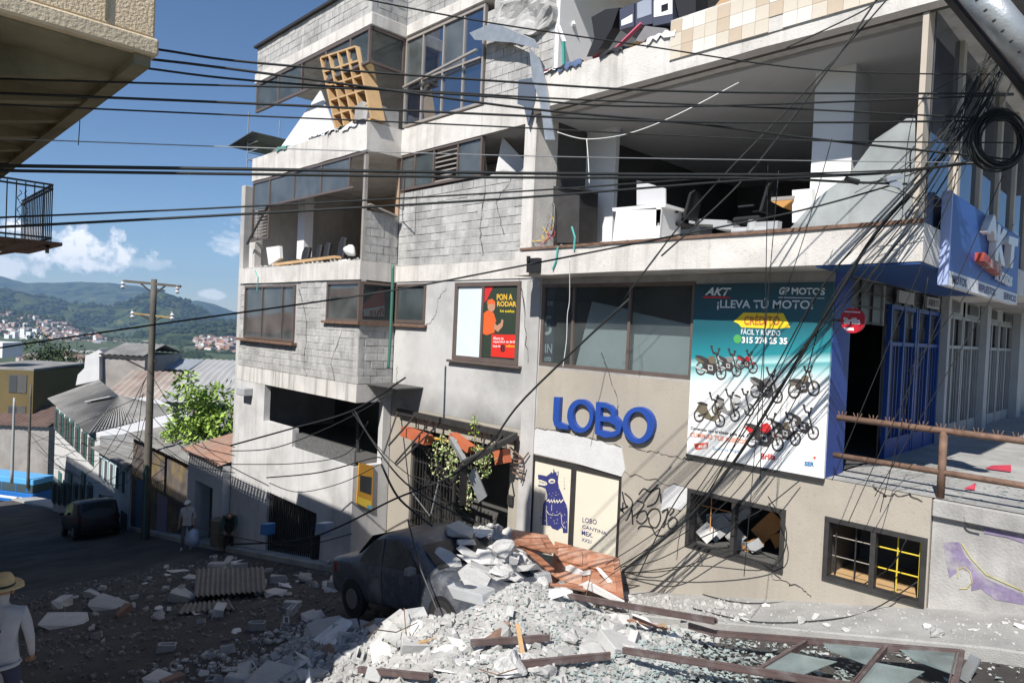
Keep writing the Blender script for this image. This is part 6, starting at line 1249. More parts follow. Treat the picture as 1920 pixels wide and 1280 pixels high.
# bent reinforcing bars and timber offcuts in the heap
for i in range(14):
    x, y = rr.uniform(-9.3, -5.4), rr.uniform(5.2, 9.0)
    if in_car(x, y): continue
    z = ground_z(x, y)+.12; a = rr.uniform(0, 6.28); L_ = rr.uniform(.4, 1.0); d = Vector((math.cos(a), math.sin(a), rr.uniform(-.05, .35)))
    P0 = Vector((x, y, z))
    if i % 2: one('steel_bar', MB().tube([P0, P0+d*L_*.5, P0+d*L_+Vector((0, 0, rr.uniform(-.05, .2)))], .008, 5), RUST, 'rusty bent reinforcing bar sticking out of the sunlit heap', 'bar', group='reinforcing bars in the sunlit heap')
    else: one('timber_offcut', MB().bar(P0, P0+d*L_*.8, .06, .025), WOOD if i % 4 else DOORW, 'splintered timber offcut in the sunlit heap' if i % 4 else 'reddish door splinter in the sunlit heap', 'timber', group='timber offcuts in the heap' if i % 4 else 'door splinters in the heap')
# ================================================================== CABLES
def smooth(pts, n=6):
    out = []
    for i in range(len(pts)-1):
        p0, p1, p2, p3 = pts[max(i-1, 0)], pts[i], pts[i+1], pts[min(i+2, len(pts)-1)]
        for k in range(n):
            t = k/n; out.append(.5*((2*p1)+(p2-p0)*t+(2*p0-5*p1+4*p2-p3)*t*t+(3*p1-p0-3*p2+p3)*t**3))
    out.append(pts[-1]); return out
def cable(name, label, pix, r, mt=CABLE, group=None, n=6, sides=5):
    """pix: (pixel x, pixel y, distance along the view) down the line"""
    P = [pD(x, y, d) for x, y, d in pix]; o = MB().tube(smooth(P, n), r, sides).build(name, mt, None, smooth=True, fix=False); return tag(o, label, 'cable', group)
# span cables strung over the crossing, from the stucco building's side to the corner pole
GALVW = mat('bare_wire', (.30, .31, .31), .5, .1, 5, 0, metal=.5)
spans = [
 ([(-60, 42, 6.4), (0, 50, 6.5), (290, 92, 6.9), (480, 118, 7.2), (900, 150, 7.6), (1300, 172, 7.9), (1900, 176, 8.3)], .013, 'topmost black span cable crossing in front of the stucco overhang'),
 ([(-60, 86, 6.4), (0, 92, 6.5), (290, 112, 6.9), (700, 165, 7.4), (1000, 205, 7.7), (1300, 232, 8.0), (1540, 262, 8.2), (1900, 300, 8.4)], .014, 'span cable that sags across the block wall beneath the topmost one'),
 ([(0, 94, 6.55), (250, 125, 6.9), (480, 152, 7.2), (900, 180, 7.6), (1250, 200, 7.9), (1900, 178, 8.3)], .012, 'span cable running just above the office ceiling line'),
 ([(-60, 146, 6.4), (0, 148, 6.5), (400, 160, 7.0), (760, 170, 7.5), (1060, 186, 7.8), (1500, 205, 8.1), (1900, 225, 8.4)], .011, 'middle span cable crossing the bay ribbon window'),
 ([(-60, 172, 6.4), (0, 175, 6.5), (480, 195, 7.1), (900, 214, 7.6), (1250, 228, 7.9), (1540, 230, 8.2), (1900, 226, 8.4)], .014, 'span cable crossing the tall blue-glazed windows'),
 ([(-60, 192, 6.4), (0, 196, 6.5), (440, 216, 7.1), (900, 236, 7.6), (1450, 262, 8.1), (1900, 268, 8.4)], .009, 'thin span cable under the middle group'),
 ([(-60, 310, 6.3), (0, 311, 6.4), (480, 318, 7.0), (960, 325, 7.6), (1400, 328, 8.0), (1640, 326, 8.2), (1860, 300, 8.4)], .019, 'thick twin span cable, upper strand, above the bay brown room'),
 ([(-60, 318, 6.3), (0, 320, 6.4), (480, 327, 7.0), (960, 333, 7.6), (1400, 334, 8.0), (1600, 342, 8.2), (1700, 345, 8.2)], .016, 'thick twin span cable, lower strand, above the bay brown room'),
 ([(-60, 410, 6.3), (0, 408, 6.4), (450, 388, 7.0), (960, 360, 7.6), (1400, 330, 8.0), (1700, 318, 8.2), (1860, 296, 8.4)], .010, 'rising span cable crossing the middle block wall, upper of two'),
 ([(-60, 430, 6.3), (0, 426, 6.4), (450, 402, 7.0), (960, 372, 7.6), (1400, 338, 8.0), (1640, 326, 8.2), (1860, 302, 8.4)], .014, 'rising span cable crossing the middle block wall, lower of two'),
 ([(-40, 662, 9.5), (0, 652, 9.4), (280, 610, 9.0), (700, 550, 8.6), (985, 497, 8.4), (1250, 445, 8.3), (1500, 395, 8.3), (1680, 345, 8.3)], .012, 'long slanting cable rising from the street pole to the office corner'),
]
for p, r, lab in spans: cable('span_cable', lab, p, r)
cable('span_wire', 'thin pale wire crossing below the middle span cables', [(-60, 258, 6.4), (0, 260, 6.5), (440, 276, 7.0), (960, 292, 7.6), (1400, 300, 8.0), (1900, 306, 8.4)], .006, GALVW)
cable('span_wire', 'thin wire descending past the concrete lump to the tiled slab', [(660, -6, 7.3), (900, 40, 7.6), (1200, 85, 7.9), (1540, 132, 8.2), (1900, 140, 8.4)], .009)
# service bundle near the corner: cables running up to the coil and pole
PD = 8.6; 
ups = [([(1475, 90, 8.6), (1620, 20, 8.5), (1650, -10, 8.5)], .010), ([(1240, 480, 9.4), (1400, 330, 9.0), (1560, 120, 8.6), (1630, 20, 8.5), (1655, -20, 8.5)], .013), ([(1170, 560, 9.8), (1310, 380, 9.2), (1520, 160, 8.7), (1680, -20, 8.5)], .011)]
for i, (p, r) in enumerate(ups): cable('drop_cable', ('short drop cable at the office ceiling edge', 'drop cable slanting over the office desk to the roof corner', 'second drop cable slanting beside the desk cable')[i], p, r)
FD = [12.6, 12.2]
main = [([(1905, 60, 8.2), (1850, 190, 8.3), (1735, 330, 8.5), (1640, 440, 8.8), (1560, 570, 9.2), (1480, 700, 9.8), (1380, 860, 10.6), (1290, 970, 11.2), (1180, 1060, 11.9), (1168, 1068, 12.0)], .024, 'thick fallen cable bundle slanting across the motorcycle poster')]
rb = random.Random(31)
for i in range(8):
    o1, o2 = rb.uniform(-55, 45), rb.uniform(-60, 70); e_ = rb.uniform(-60, 150)
    main.append(([(1905-rb.uniform(0, 40), 70+rb.uniform(-20, 60), 8.2), (1760+o1*.5, 330+rb.uniform(-20, 20), 8.45), (1600+o1, 540+rb.uniform(-20, 25), 9.0), (1450+o2, 760+rb.uniform(-25, 25), 10.0), (1320+o2, 940+rb.uniform(-20, 25), 10.9), (1175+e_, 1040+rb.uniform(-15, 55), 11.7)], rb.choice((.006, .008, .010)), 'thin fallen cable in the tangle hanging from the corner pole to the pavement'))
for i, (p, r, lab) in enumerate(main): cable('fallen_cable', lab, p, r, group='fallen cables in front of the tan wall' if i else None)
# thin straight drops
for i, (x0, y0, x1, y1) in enumerate(((1440, 300, 1425, 900), (1460, 320, 1395, 1080), (1560, 260, 1440, 640), (1740, 520, 1650, 960), (1790, 350, 1560, 900), (1880, 330, 1590, 980), (1900, 420, 1700, 700), (1905, 480, 1640, 930))):
    cable('hanging_wire', 'slack thin wire hanging in front of poster and terrace', [(x0, y0, 8.5), ((x0+x1)/2+rb.uniform(-8, 8), (y0+y1)/2, 8.9), (x1, y1, 9.3)], .0055, group='slack wires by the poster')
# loops lying at the foot of the tan wall
for i, pts in enumerate(([(1165, 1062), (1230, 1050), (1320, 1005), (1420, 960), (1500, 900)], [(1168, 1072), (1260, 1068), (1380, 1030), (1460, 1050)], [(1170, 1095), (1280, 1105), (1400, 1130), (1560, 1115), (1660, 1070), (1700, 1010)], [(1300, 1140), (1420, 1165), (1560, 1160), (1640, 1140), (1720, 1090)], [(1180, 1075), (1300, 1060), (1440, 1066), (1475, 1000), (1440, 930)])):
    o = MB().tube(smooth([pY(x, y, YW-.12-.25*(j % 2)) if y < 1100 else gp(x, y, .02) for j, (x, y) in enumerate(pts)]), .009, 5).build('loose_cable', CABLE, None, smooth=True, fix=False); tag(o, 'loose black cable looping along the foot of the tan wall', 'cable', 'loose cables at the tan wall foot')
# cables dragged across the lower front of the bay and the entrance
low = [([(432, 835, 16.5), (540, 805, 16), (660, 770, 15), (760, 708, 13.6)], .02, 'cable bundle tied to the bay corner above the dark strip opening'), ([(432, 845, 16.4), (520, 838, 16), (640, 790, 15), (735, 735, 13.8)], .012, 'thinner cable under the bundle at the strip opening'), ([(440, 870, 16.4), (560, 868, 15.6), (650, 850, 15), (690, 790, 14.2)], .010, 'slack cable below the dark strip opening'),
 ([(500, 895, 15.6), (600, 885, 15), (700, 858, 14.4), (716, 862, 14.2)], .014, 'cable sagging across the ground floor plaster'), ([(505, 905, 15.6), (560, 922, 15.2), (640, 905, 14.8), (712, 870, 14.2)], .009, 'second sagging cable across the ground floor plaster'),
 ([(430, 1020, 14.2), (560, 1012, 13.6), (640, 985, 13), (740, 935, 12.6), (850, 890, 12.2), (920, 830, 11.6), (985, 745, 10.8), (1180, 560, 9.8)], .018, 'heavy cable swooping from the pavement past the canopy to the desk drop'), ([(360, 985, 15), (460, 1010, 14.4), (560, 1022, 13.8), (660, 1000, 13.2)], .010, 'cable lying low over the shaded pavement'),
 ([(665, 770, 13.8), (700, 830, 13.4), (760, 905, 12.6), (850, 960, 12.0), (900, 980, 11.8)], .016, 'cable bundle falling from the bay corner to the entrance rubble'), ([(660, 772, 13.8), (720, 850, 13.2), (800, 915, 12.5), (905, 985, 11.7)], .010, 'thin cable beside the falling bundle'), ([(715, 870, 13.4), (745, 930, 12.8), (790, 970, 12.4), (810, 985, 12.2)], .022, 'thick hose hanging before the bar gate')]
for p, r, lab in low: cable('fallen_cable', lab, p, r)
# cables round the street pole
rb2 = random.Random(5)
for i in range(9):
    y0 = 668+i*9; cable('street_wire', 'slack street wire running from the tall utility pole down the street', [(272+rb2.uniform(-4, 8), y0+rb2.uniform(-20, 150), 27.5), (190+rb2.uniform(-40, 40), 840+rb2.uniform(-60, 70), 34), (70+rb2.uniform(-40, 30), 830+rb2.uniform(-50, 40), 48)], .014, group='street wires at the tall pole')
for i in range(4): cable('street_wire', 'wire running from the tall utility pole to the damaged building', [(276, 690+i*40, 27.5), (350, 800+i*22, 24), (440, 838+i*16, 20)], .013, group='wires between pole and bay')
# cable coil and the leaning corner pole
coil = thing('cable_coil', pD(1872, 264, 8.3), 'thick coil of black cable hanging before the side windows', 'cable coil')
cc = pD(1872, 264, 8.3); e1 = CR*.30; e2 = CU*.32; rb3 = random.Random(2)
for i in range(22):
    a = rb3.uniform(.86, 1.12); ph = rb3.uniform(0, 6); off = CF*rb3.uniform(-.07, .07); sx, sy = CR*rb3.uniform(-.03, .03), CU*rb3.uniform(-.03, .03)
    MB().tube([cc+off+sx+sy+e1*(a*math.cos(t*.2618+ph))+e2*(a*math.sin(t*.2618+ph)) for t in range(24)], .010, 5, closed=True).build('cable_loop', CABLE, coil, smooth=True, fix=False)
MB().tube(smooth([cc+e2*1.0, cc+e2*1.5+e1*.2, pD(1915, 120, 8.2)]), .012, 5).build('hanger', CABLE, coil)
lp = thing('corner_pole', pD(1930, 150, 8.0), 'leaning galvanised pole with dark steel arms at the upper street corner', 'pole')
MB().tube([pD(1795, -60, 7.4), pD(1990, 175, 7.4)], .165, 18).build('shaft', GALV, lp, smooth=True)
MB().bar(pD(1755, -40, 7.9), pD(1945, 190, 7.9), .10, .10).build('arm', DSTEEL, lp); MB().bar(pD(1785, -40, 7.7), pD(1965, 180, 7.7), .07, .16).build('arm', RUST, lp)
for i in range(7): p = pD(1830+i*16, 2+i*19.3, 7.23); MB().tube([p, p-CF*.03], .014, 6).build('bolt', DSTEEL, lp)
rb4 = random.Random(9)
for i in range(8):
    x, y = 1900+rb4.uniform(-30, 20), 90+rb4.uniform(-40, 60); cable('tangle_wire', 'wire in the tangle between coil and leaning corner pole', [(x, y, 8.1), (1800+rb4.uniform(-60, 50), 170+rb4.uniform(-60, 120), 8.3), (1740+rb4.uniform(-30, 40), 300+rb4.uniform(-130, 90), 8.4), (1660+rb4.uniform(-60, 60), 335+rb4.uniform(-20, 90), 8.5)], rb4.choice((.005, .007, .009)), group='tangle at the corner pole')
one('cable_clamp', MB().bar(pD(1660, 338, 8.2), pD(1692, 330, 8.2), .07, .05).bar(pD(1668, 342, 8.2), pD(1690, 348, 8.2), .03, .08), GALV, 'pale metal cable clamp by the standing glass sheet', 'clamp')
one('cable_sleeve', MB().tube([pD(1585, 336, 8.2), pD(1610, 342, 8.2)], .035, 8), BLACK, 'black splice sleeve on the cable before the white column', 'sleeve')
cable('twisted_cord', 'white twisted cord hung in a swag across the office ceiling', [(1045, 248, 10.2), (1100, 261, 10.2), (1180, 250, 10.2), (1270, 215, 10.2), (1385, 155, 10.2)], .008, WHITEP)
cable('twisted_cord', 'pale cord hanging straight down from the swag', [(1100, 261, 10.2), (1103, 300, 10.2), (1105, 345, 10.2)], .008, WHITEP)
cable('downpipe', 'green plastic pipe running down the bay corner', [(737, 497, 14.9), (735, 560, 14.9), (731, 650, 14.9), (728, 690, 14.9)], .035, flat('green_pipe', (.05, .16, .12), .5))
cable('twisted_cord', 'thin white flex hanging before the shop window', [(1068, 480, 11.6), (1068, 560, 11.9), (1064, 590, 12), (1062, 640, 12.1), (1055, 690, 12.2)], .008, WHITEP)
for pts, lab, mt in (([(1072, 425), (1078, 445), (1076, 468)], 'teal plastic strip sticking up from the slab edge', 'teal_strip'), ([(1046, 462), (1042, 490), (1036, 505)], 'pale teal ribbon hanging over the slab edge', 'teal_strip'), ([(478, 507), (484, 520), (482, 545)], 'teal cord hanging over the bay slab', 'teal_strip')):
    Y = YS-.03 if pts[0][0] > 900 else YB-.06; one('plastic_strip', MB().tube([pY(x, y, Y) for x, y in pts], .018, 5), flat('teal_strip', (.10, .42, .38), .5), lab, 'strip')
# ================================================================== CANOPY OVER THE ENTRANCE
def drape(c, s, edge_y, seed, n=9):
    # crumpled cloth lying over a slab edge: folds from noise, the part past the edge hangs down
    m = MB(); c = Vector(c)
    for i in range(n):
        for j in range(n):
            u, v = i/(n-1)-.5, j/(n-1)-.5; x = c.x+u*s*3.2+.25*s*mnoise.noise((v*4, seed, 1)); y = c.y+v*s*2.6; z = c.z+s*(.45*abs(mnoise.noise((u*5+seed, v*5, 0)))+.35*mnoise.noise((u*9, v*9, seed))+.25*(1-4*u*u))
            if y < edge_y-.03: z -= (edge_y-.03-y)*1.3; y = edge_y-.04-.02*mnoise.noise((u*8, seed, 4))
            m.v.append((x, y, max(z, c.z-s*3)))
    for i in range(n-1):
        for j in range(n-1): k = i*n+j; m.f.append((k, k+n, k+n+1, k+1))
    return m
k4 = crop(740, 760, 5.335)
cp_ = thing('wrecked_canopy', (-12.5, YW-.5, -2.6), 'buckled steel canopy frame hanging over the dark entrance', 'canopy')
def cb(a, b, ya, yb_, w=.07, h=None, mt=DSTEEL, nm='frame_bar'): MB().bar(pY(*k4(*a), ya), pY(*k4(*b), yb_), w, h or w).build(nm, mt, cp_)
cb((30, 55), (1215, 305), YW-.12, YW-.12, .09, .14); cb((50, 60), (690, 580), YW-.2, YW-1.5, .05, .06) if False else None
cb((1215, 300), (690, 580), YW-.15, YW-1.5, .10, .12); cb((690, 575), (590, 750), YW-1.5, YW-1.2, .07, .10); cb((1215, 300), (1205, 560), YW-.1, YW-.1, .05)
for a, b in (((205, 100), (-60, 400)), ((375, 145), (0, 580)), ((465, 160), (10, 600)), ((1075, 295), (960, 440)), ((905, 320), (880, 410)), ((30, 60), (-110, 480))): cb(a, b, YW-.15, YW-1.1, .035)
for x in (215, 300, 385, 870, 965, 1075): cb((x, 100+(x-60)*.19), (x, 190+(x-60)*.19), YW-.1, YW-.1, .025)
for a, b in (((1150, 600), (1300, 660)), ((1160, 655), (1290, 720)), ((1300, 600), (1265, 770)), ((1130, 530), (1280, 545)), ((1150, 410), (1280, 530)), ((1120, 560), (1255, 580)), ((1255, 575), (1340, 470))): cb(a, b, YW-.15, YW-.12, .025, mt=RUST)
ORB = mat('orange_planter', (.45, .13, .065), .5, .12, 3, .1, 30)
for i, (a, b, h_) in enumerate((((95, 255), (345, 345), .24), ((1030, 520), (1125, 500), .3), ((580, 300), (770, 440), .16))):
    p, q_ = pY(*k4(*a), YW-.35), pY(*k4(*b), YW-.35); one('planter_box', MB().bar(p, q_, .22, h_), ORB, ('bright orange planter box at the gate side of the canopy', 'broken orange planter box at the open side of the entrance', 'orange strip of a crushed planter in the hanging plants')[i], 'planter')
o = corrugated(pY(*k4(740, 700), YW-1.15), pY(*k4(810, 600), YW-1.2), pY(*k4(930, 900), YW-1.0), pY(*k4(850, 960), YW-.95), 'hanging_sheet', GALV, None, .09, .03, 8); tag(o, 'grey corrugated metal sheet dangling from the canopy', 'sheet')
MB().bar(pY(*k4(565, 330), YW-.7), pY(*k4(720, 590), YW-1.4), .10, .10).build('fallen_strut', GALV, cp_); MB().bar(pY(*k4(690, 590), YW-1.45), pY(*k4(680, 990), YW-1.1), .16, .05).build('hanging_panel', DSTEEL, cp_)
cb((445, 740), (365, 1080), YW-.6, YW-.7, .025, mt=GALV); cb((160, 850), (350, 1100), YW-.4, YW-.6, .018, mt=GALV)
one('meter_box', MB().box(*[sorted((pY(*k4(1145, 990), YW).x, pY(*k4(1195, 990), YW).x))[i] for i in (0, 1)], YW-.08, YW-.004, pY(*k4(1170, 990), YW).z, pY(*k4(1170, 895), YW).z), DSTEEL, 'small dark intercom box on the tan pier beside the entrance', 'intercom', bevel=.01)
# trailing variegated plants
LV = [mat('pale_leaf', (.42, .46, .24), .6, .25, 6, 0), mat('mid_leaf', (.16, .26, .06), .6, .3, 6, 0)]
pl = thing('hanging_plant', pY(*k4(600, 600), YW-.5), 'pale variegated trailing plant hanging from the canopy frame', 'plant')
q = random.Random(14); m0, m1 = MB(), MB(); vines = [(480, 300, 480, 470), (560, 300, 600, 520), (540, 340, 560, 720), (620, 430, 610, 760), (760, 500, 740, 1000), (700, 480, 720, 1010), (860, 420, 900, 720), (820, 400, 860, 560), (940, 430, 920, 720), (400, 330, 420, 690), (700, 700, 730, 960)]
for x0, y0, x1, y1 in vines:
    for i in range(75):
        t = q.random(); p = pY(*k4(x0+(x1-x0)*t+q.gauss(0, 34), y0+(y1-y0)*t+q.gauss(0, 26)), YW-.45+q.gauss(0, .12)); s = q.uniform(.02, .055); u = Vector((q.gauss(0, 1), q.gauss(0, .7)-.4, q.gauss(0, 1)-.5)).normalized(); w = u.cross(Vector((q.gauss(0, 1), 1, q.gauss(0, 1)))).normalized()
        (m0 if q.random() < .72 else m1).add([p, p+u*s+w*s*.5, p+u*s*2, p+u*s-w*s*.5], [(0, 1, 2), (0, 2, 3)])
m0.build('leaves', LV[0], pl, fix=False); m1.build('leaves', LV[1], pl, fix=False)
m = MB()
for x0, y0, x1, y1 in vines: m.tube([pY(*k4(x0, y0-20), YW-.4), pY(*k4((x0+x1)/2+15, (y0+y1)/2), YW-.48), pY(*k4(x1, y1), YW-.45)], .008, 4)
m.build('stems', BARK, pl)
sp = thing('sprouting_plant', pY(*k4(800, 250), YW-.1), 'bright green seedling growing on top of the canopy beam', 'plant'); m = MB(); q = random.Random(4)
for i in range(34):
    p = pY(*k4(800+q.gauss(0, 22), 100+i*8), YW-.2+q.gauss(0, .05)); u = Vector((q.gauss(0, 1), -.5, q.gauss(0, 1))).normalized()*.08; w = Vector((-u.z, 0, u.x))*.5; m.add([p, p+u*.5+w*.5, p+u, p+u*.5-w*.5], [(0, 1, 2, 3)])
m.build('leaves', mat('lime_leaf', (.26, .42, .04), .5, .2, 6, 0), sp, fix=False); MB().tube([pY(*k4(800, 100), YW-.2), pY(*k4(800, 390), YW-.2)], .008, 4).build('stem', BARK, sp)
# sign on the bay's ground floor side, post before it, lamp box
at = thing('wall_notice', (XB1+.02, 10.3, -4.6), 'orange notice board with yellow foot on the ground floor corner', 'notice')
k6 = crop(430, 660, 3.047); fx = lambda x, y, d=.0: pX(*k6(x, y), XB1+.02)+Vector((d, 0, 0))
m = MB().prism([fx(738, 630), fx(818, 648), fx(812, 905), fx(722, 862)], (.04, 0, 0)); m.build('board', mat('notice_orange', (.50, .26, .04), .6, .1, 3, .05, 20), at)
MB().add([fx(742, 700, .045), fx(808, 712, .045), fx(804, 812, .045), fx(740, 790, .045)], [(0, 1, 2, 3)]).build('screen', flat('screen_dark', (.04, .045, .05), .3), at, fix=False)
MB().add([fx(728, 820, .045), fx(808, 850, .045), fx(804, 896, .045), fx(726, 860, .045)], [(0, 1, 2, 3)]).build('yellow_foot', flat('notice_yellow', (.66, .48, .06), .5), at, fix=False)
MB().add([fx(782, 868, .048), fx(810, 878, .048), fx(808, 896, .048), fx(780, 888, .048)], [(0, 1, 2, 3)]).build('blue_mark', flat('notice_blue', (.1, .35, .5), .5), at, fix=False)
pz = gp(672, 1030); one('steel_post', MB().tube([pz, pD(671, 775, (pz-Vector((0, 0, 0))).dot(CF))], .055, 8), DSTEEL, 'dark steel post standing before the orange notice board', 'post')
one('lamp_box', MB().box(-22.2, -21.6, YB-.3, YB, -2.55, -2.3), GREYP, 'small grey lamp box under the whitewashed drip band', 'lamp', bevel=.02)
one('junction_box', MB().box(-9.6, -9.3, YS-.12, YS-.005, 1.14, 1.42).box(-9.57, -9.5, YS-.16, YS-.12, 1.36, 1.46), BLACK, 'black junction box on the office slab edge', 'box')
# ================================================================== TERRACE RAILING
rlg = thing('terrace_railing', (-2.4, 10.75, TZ), 'rusty pipe railing with spikes along the terrace edge', 'railing')
ry = 10.78; pr = lambda x, y: pY(x, y, ry)
a, b = pr(1570, 782), pr(1930, 828); c, d = pr(1563, 852), pr(1930, 912)
MB().tube([a, a.lerp(b, .5), b+(b-a)*1.5], .045, 10).build('top_rail', RUST, rlg, smooth=True); MB().tube([c, d, d+(d-c)*1.5], .042, 10).build('lower_rail', RUST, rlg, smooth=True)
pp = pr(1770, 808); MB().tube([Vector((pp.x, ry, TZ)), pp], .05, 10).build('post', RUST, rlg, smooth=True)
for i in range(11):
    p = a.lerp(b, .03+i*.092)
    for k in (-1, 0, 1): MB().tube([p+Vector((k*.03, 0, .03)), p+Vector((k*.06, 0, .10))], .007, 4).build('spike', RUST, rlg)
for i, (x, y, s) in enumerate(((1848, 878, .35), (1808, 916, .12), (1735, 884, .09))):
    p = pZ(x, y, TZ+.02); one('red_scrap', MB().prism([p, p+Vector((s, .05, .0)), p+Vector((s*.9, .4*s+.1, .08)), p+Vector((.05, .3*s+.1, .03))], (0, 0, .012)), flat('red_plastic', (.42, .05, .08), .4), ('torn red plastic panel lying on the terrace', 'small red scrap by the railing post', 'tiny red scrap under the lower rail')[i], 'scrap')
for i in range(3): cable('ground_wire', 'black wire lying along the terrace edge', [(1590, 905+i*7, 11.2), (1700, 922+i*9, 10.6), (1820, 945+i*8, 10.0), (1925, 958+i*10, 9.6)], .008, group='wires on the terrace')
one('wall_crack_cable', MB().tube(smooth([pY(x, y, YW-.02) for x, y in ((1806, 968), (1815, 985), (1838, 992))]), .012, 5), CABLE, 'short black cable stub poking from the plinth corner', 'cable')
# ================================================================== OFFICE AND ROOM CONTENTS
o3 = crop(940, 280, 3.2)
def yat(px_, py_, z): return pZ(px_, py_, z)
dk = thing('office_desk', pY(*o3(810, 560), YS+.9), 'white office desk with screen panel near the slab edge', 'desk')
Yd = YS+.75; DW = mat('desk_white', (.70, .70, .70), .5, .04, 2, 0)
p = lambda x, y, Y=Yd: pY(*o3(x, y), Y)
MB().prism([p(690, 365), p(962, 360), p(945, 555), p(665, 560)], (0, .04, 0)).build('front_panel', DW, dk); MB().prism([p(665, 352), p(985, 325), p(985, 345), p(668, 372)], (0, .75, 0)).build('top', DW, dk)
MB().prism([p(812, 185, Yd+.5), p(985, 235, Yd+.5), p(985, 330, Yd+.5), p(812, 335, Yd+.5)], (0, .03, 0)).build('screen_panel', mat('panel_grey', (.50, .50, .52), .6, .05, 2, 0), dk)
MB().prism([p(930, 345), p(960, 345), p(945, 540), p(925, 545)], (0, .7, 0)).build('side_panel', DW, dk)
def office_chair(x, y, Y, lab, tilt=0):
    c = pY(*o3(x, y), Y); t = thing('office_chair', Vector((c.x, c.y, S2T+.02)), lab, 'chair'); z = S2T+.02
    m = MB(); 
    for k in range(5): a_ = k*1.257; m.bar((c.x, c.y, z+.08), (c.x+.3*math.cos(a_), c.y+.3*math.sin(a_), z+.05), .05, .04)
    m.build('base', BLACK, t); MB().tube([(c.x, c.y, z+.08), (c.x, c.y, z+.45)], .03, 8).build('column', DSTEEL, t)
    MB().box(c.x-.25, c.x+.25, c.y-.25, c.y+.25, z+.45, z+.53).build('seat', BLACK, t, bevel=.03)
    MB().prism([(c.x+.22, c.y-.24, z+.58), (c.x+.22, c.y+.24, z+.58), (c.x+.34, c.y+.22, z+1.05), (c.x+.30, c.y, z+1.15), (c.x+.34, c.y-.22, z+1.05)], (.06, 0, 0)).build('backrest', BLACK, t, bevel=.02)
    for s in (-1, 1): MB().bar((c.x-.12, c.y+s*.27, z+.7), (c.x+.16, c.y+s*.27, z+.7), .05, .03).build('armrest', BLACK, t)
office_chair(1060, 430, YS+1.5, 'black office chair beside the white desk'); office_chair(655, 480, YS+2.6, 'black office chair in the dark behind the white desk'); office_chair(1500, 470, YS+1.6, 'black office chair near the white column')
wt = thing('white_counter', p(1800, 430, YS+1.1), 'white counter with orange underside against the column', 'counter')
MB().prism([p(1745, 245, YS+1.15), p(1865, 235, YS+1.15), p(1865, 440, YS+1.15), p(1745, 440, YS+1.15)], (0, .5, 0)).build('cabinet', DW, wt); MB().prism([p(1620, 288, YS+1.1), p(1755, 278, YS+1.1), p(1750, 300, YS+1.1), p(1618, 310, YS+1.1)], (0, .4, 0)).build('shelf_top', ALUP, wt); MB().prism([p(1618, 312, YS+1.1), p(1750, 302, YS+1.1), p(1690, 350, YS+1.1)], (0, .4, 0)).build('shelf_underside', mat('orange_veneer', (.50, .26, .08), .5, .1, 2, 0), wt)
rk = thing('server_rack', p(240, 560, YS+.7), 'black equipment rack spilling grey and red wires', 'rack'); Yk = YS+.7
MB().prism([p(312, 220, Yk), p(470, 232, Yk+.1), p(465, 560, Yk+.1), p(312, 560, Yk)], (0, .6, 0)).build('cabinet', DSTEEL, rk); MB().prism([p(185, 225, Yk+.5), p(312, 222, Yk+.5), p(312, 560, Yk+.5), p(180, 560, Yk+.5)], (0, .05, 0)).build('rack_back', BLACK, rk)
MB().prism([p(190, 222, Yk), p(470, 228, Yk), p(470, 240, Yk), p(190, 236, Yk)], (0, .6, 0)).build('rack_top', DSTEEL, rk); MB().bar(p(230, 330, Yk), p(312, 320, Yk), .05, .03).build('shelf', ALUP, rk)
q = random.Random(6); WG = flat('wire_grey', (.30, .30, .31), .6); WR = flat('wire_red', (.45, .05, .07), .6); WY = flat('wire_yellow', (.6, .42, .05), .6)
for i in range(26):
    x, y = q.uniform(210, 305), q.uniform(300, 480); pts = [p(x, y, Yk-.02), p(x+q.uniform(-50, 30), y+q.uniform(20, 90), Yk-.1), p(q.uniform(120, 290), q.uniform(500, 575), YS+.2+q.random()*.3), p(q.uniform(90, 260), q.uniform(540, 590), YS+.1)]
    MB().tube(smooth(pts, 5), .008, 4).build('wire', (WG, WG, WG, WR, WY)[i % 5] if i % 7 else WG, rk, fix=False)
for i, (x, y, w, h_, Y, mt_) in enumerate(((560, 350, 130, 180, YS+4, DARKW), (1100, 470, 180, 60, YS+2.5, GREYP), (1240, 430, 230, 30, YS+1.8, GREYP), (1330, 455, 120, 36, YS+1.2, GREYP))):
    one('office_furniture', MB().prism([p(x-w/2, y-h_/2, Y), p(x+w/2, y-h_/2+10, Y), p(x+w/2, y+h_/2+10, Y), p(x-w/2, y+h_/2, Y)], (0, .5, 0)), mt_, ('tall dark cabinet at the back of the office', 'overturned grey drawer unit behind the slab edge', 'long grey table top tipped over in the office', 'low grey box beside the table top')[i], 'furniture')
one('tabletop_debris', MB().tube([p(1390, 495, YS+.5), p(1600, 485, YS+.5)], .07, 8).tube([p(1505, 490, YS+.5), p(1505, 425, YS+.5)], [.10, .06], 10).bar(p(1540, 462, YS+.55), p(1670, 455, YS+.5), .12), GREYP, 'grey upturned swivel base lying near the slab edge', 'debris')
for i in range(22):
    x = 330+i*34+q.uniform(-10, 10); s = q.uniform(.3, .6); pp = p(x, 560-i*2, YS+.15+q.random()*.3); k_ = q.choice(('lump', 'plaster', 'block')); o = place_rub(k_, -6, 8, s*.6, 'lying along the office slab edge'); o.location = (pp.x, pp.y, S2T+.05)
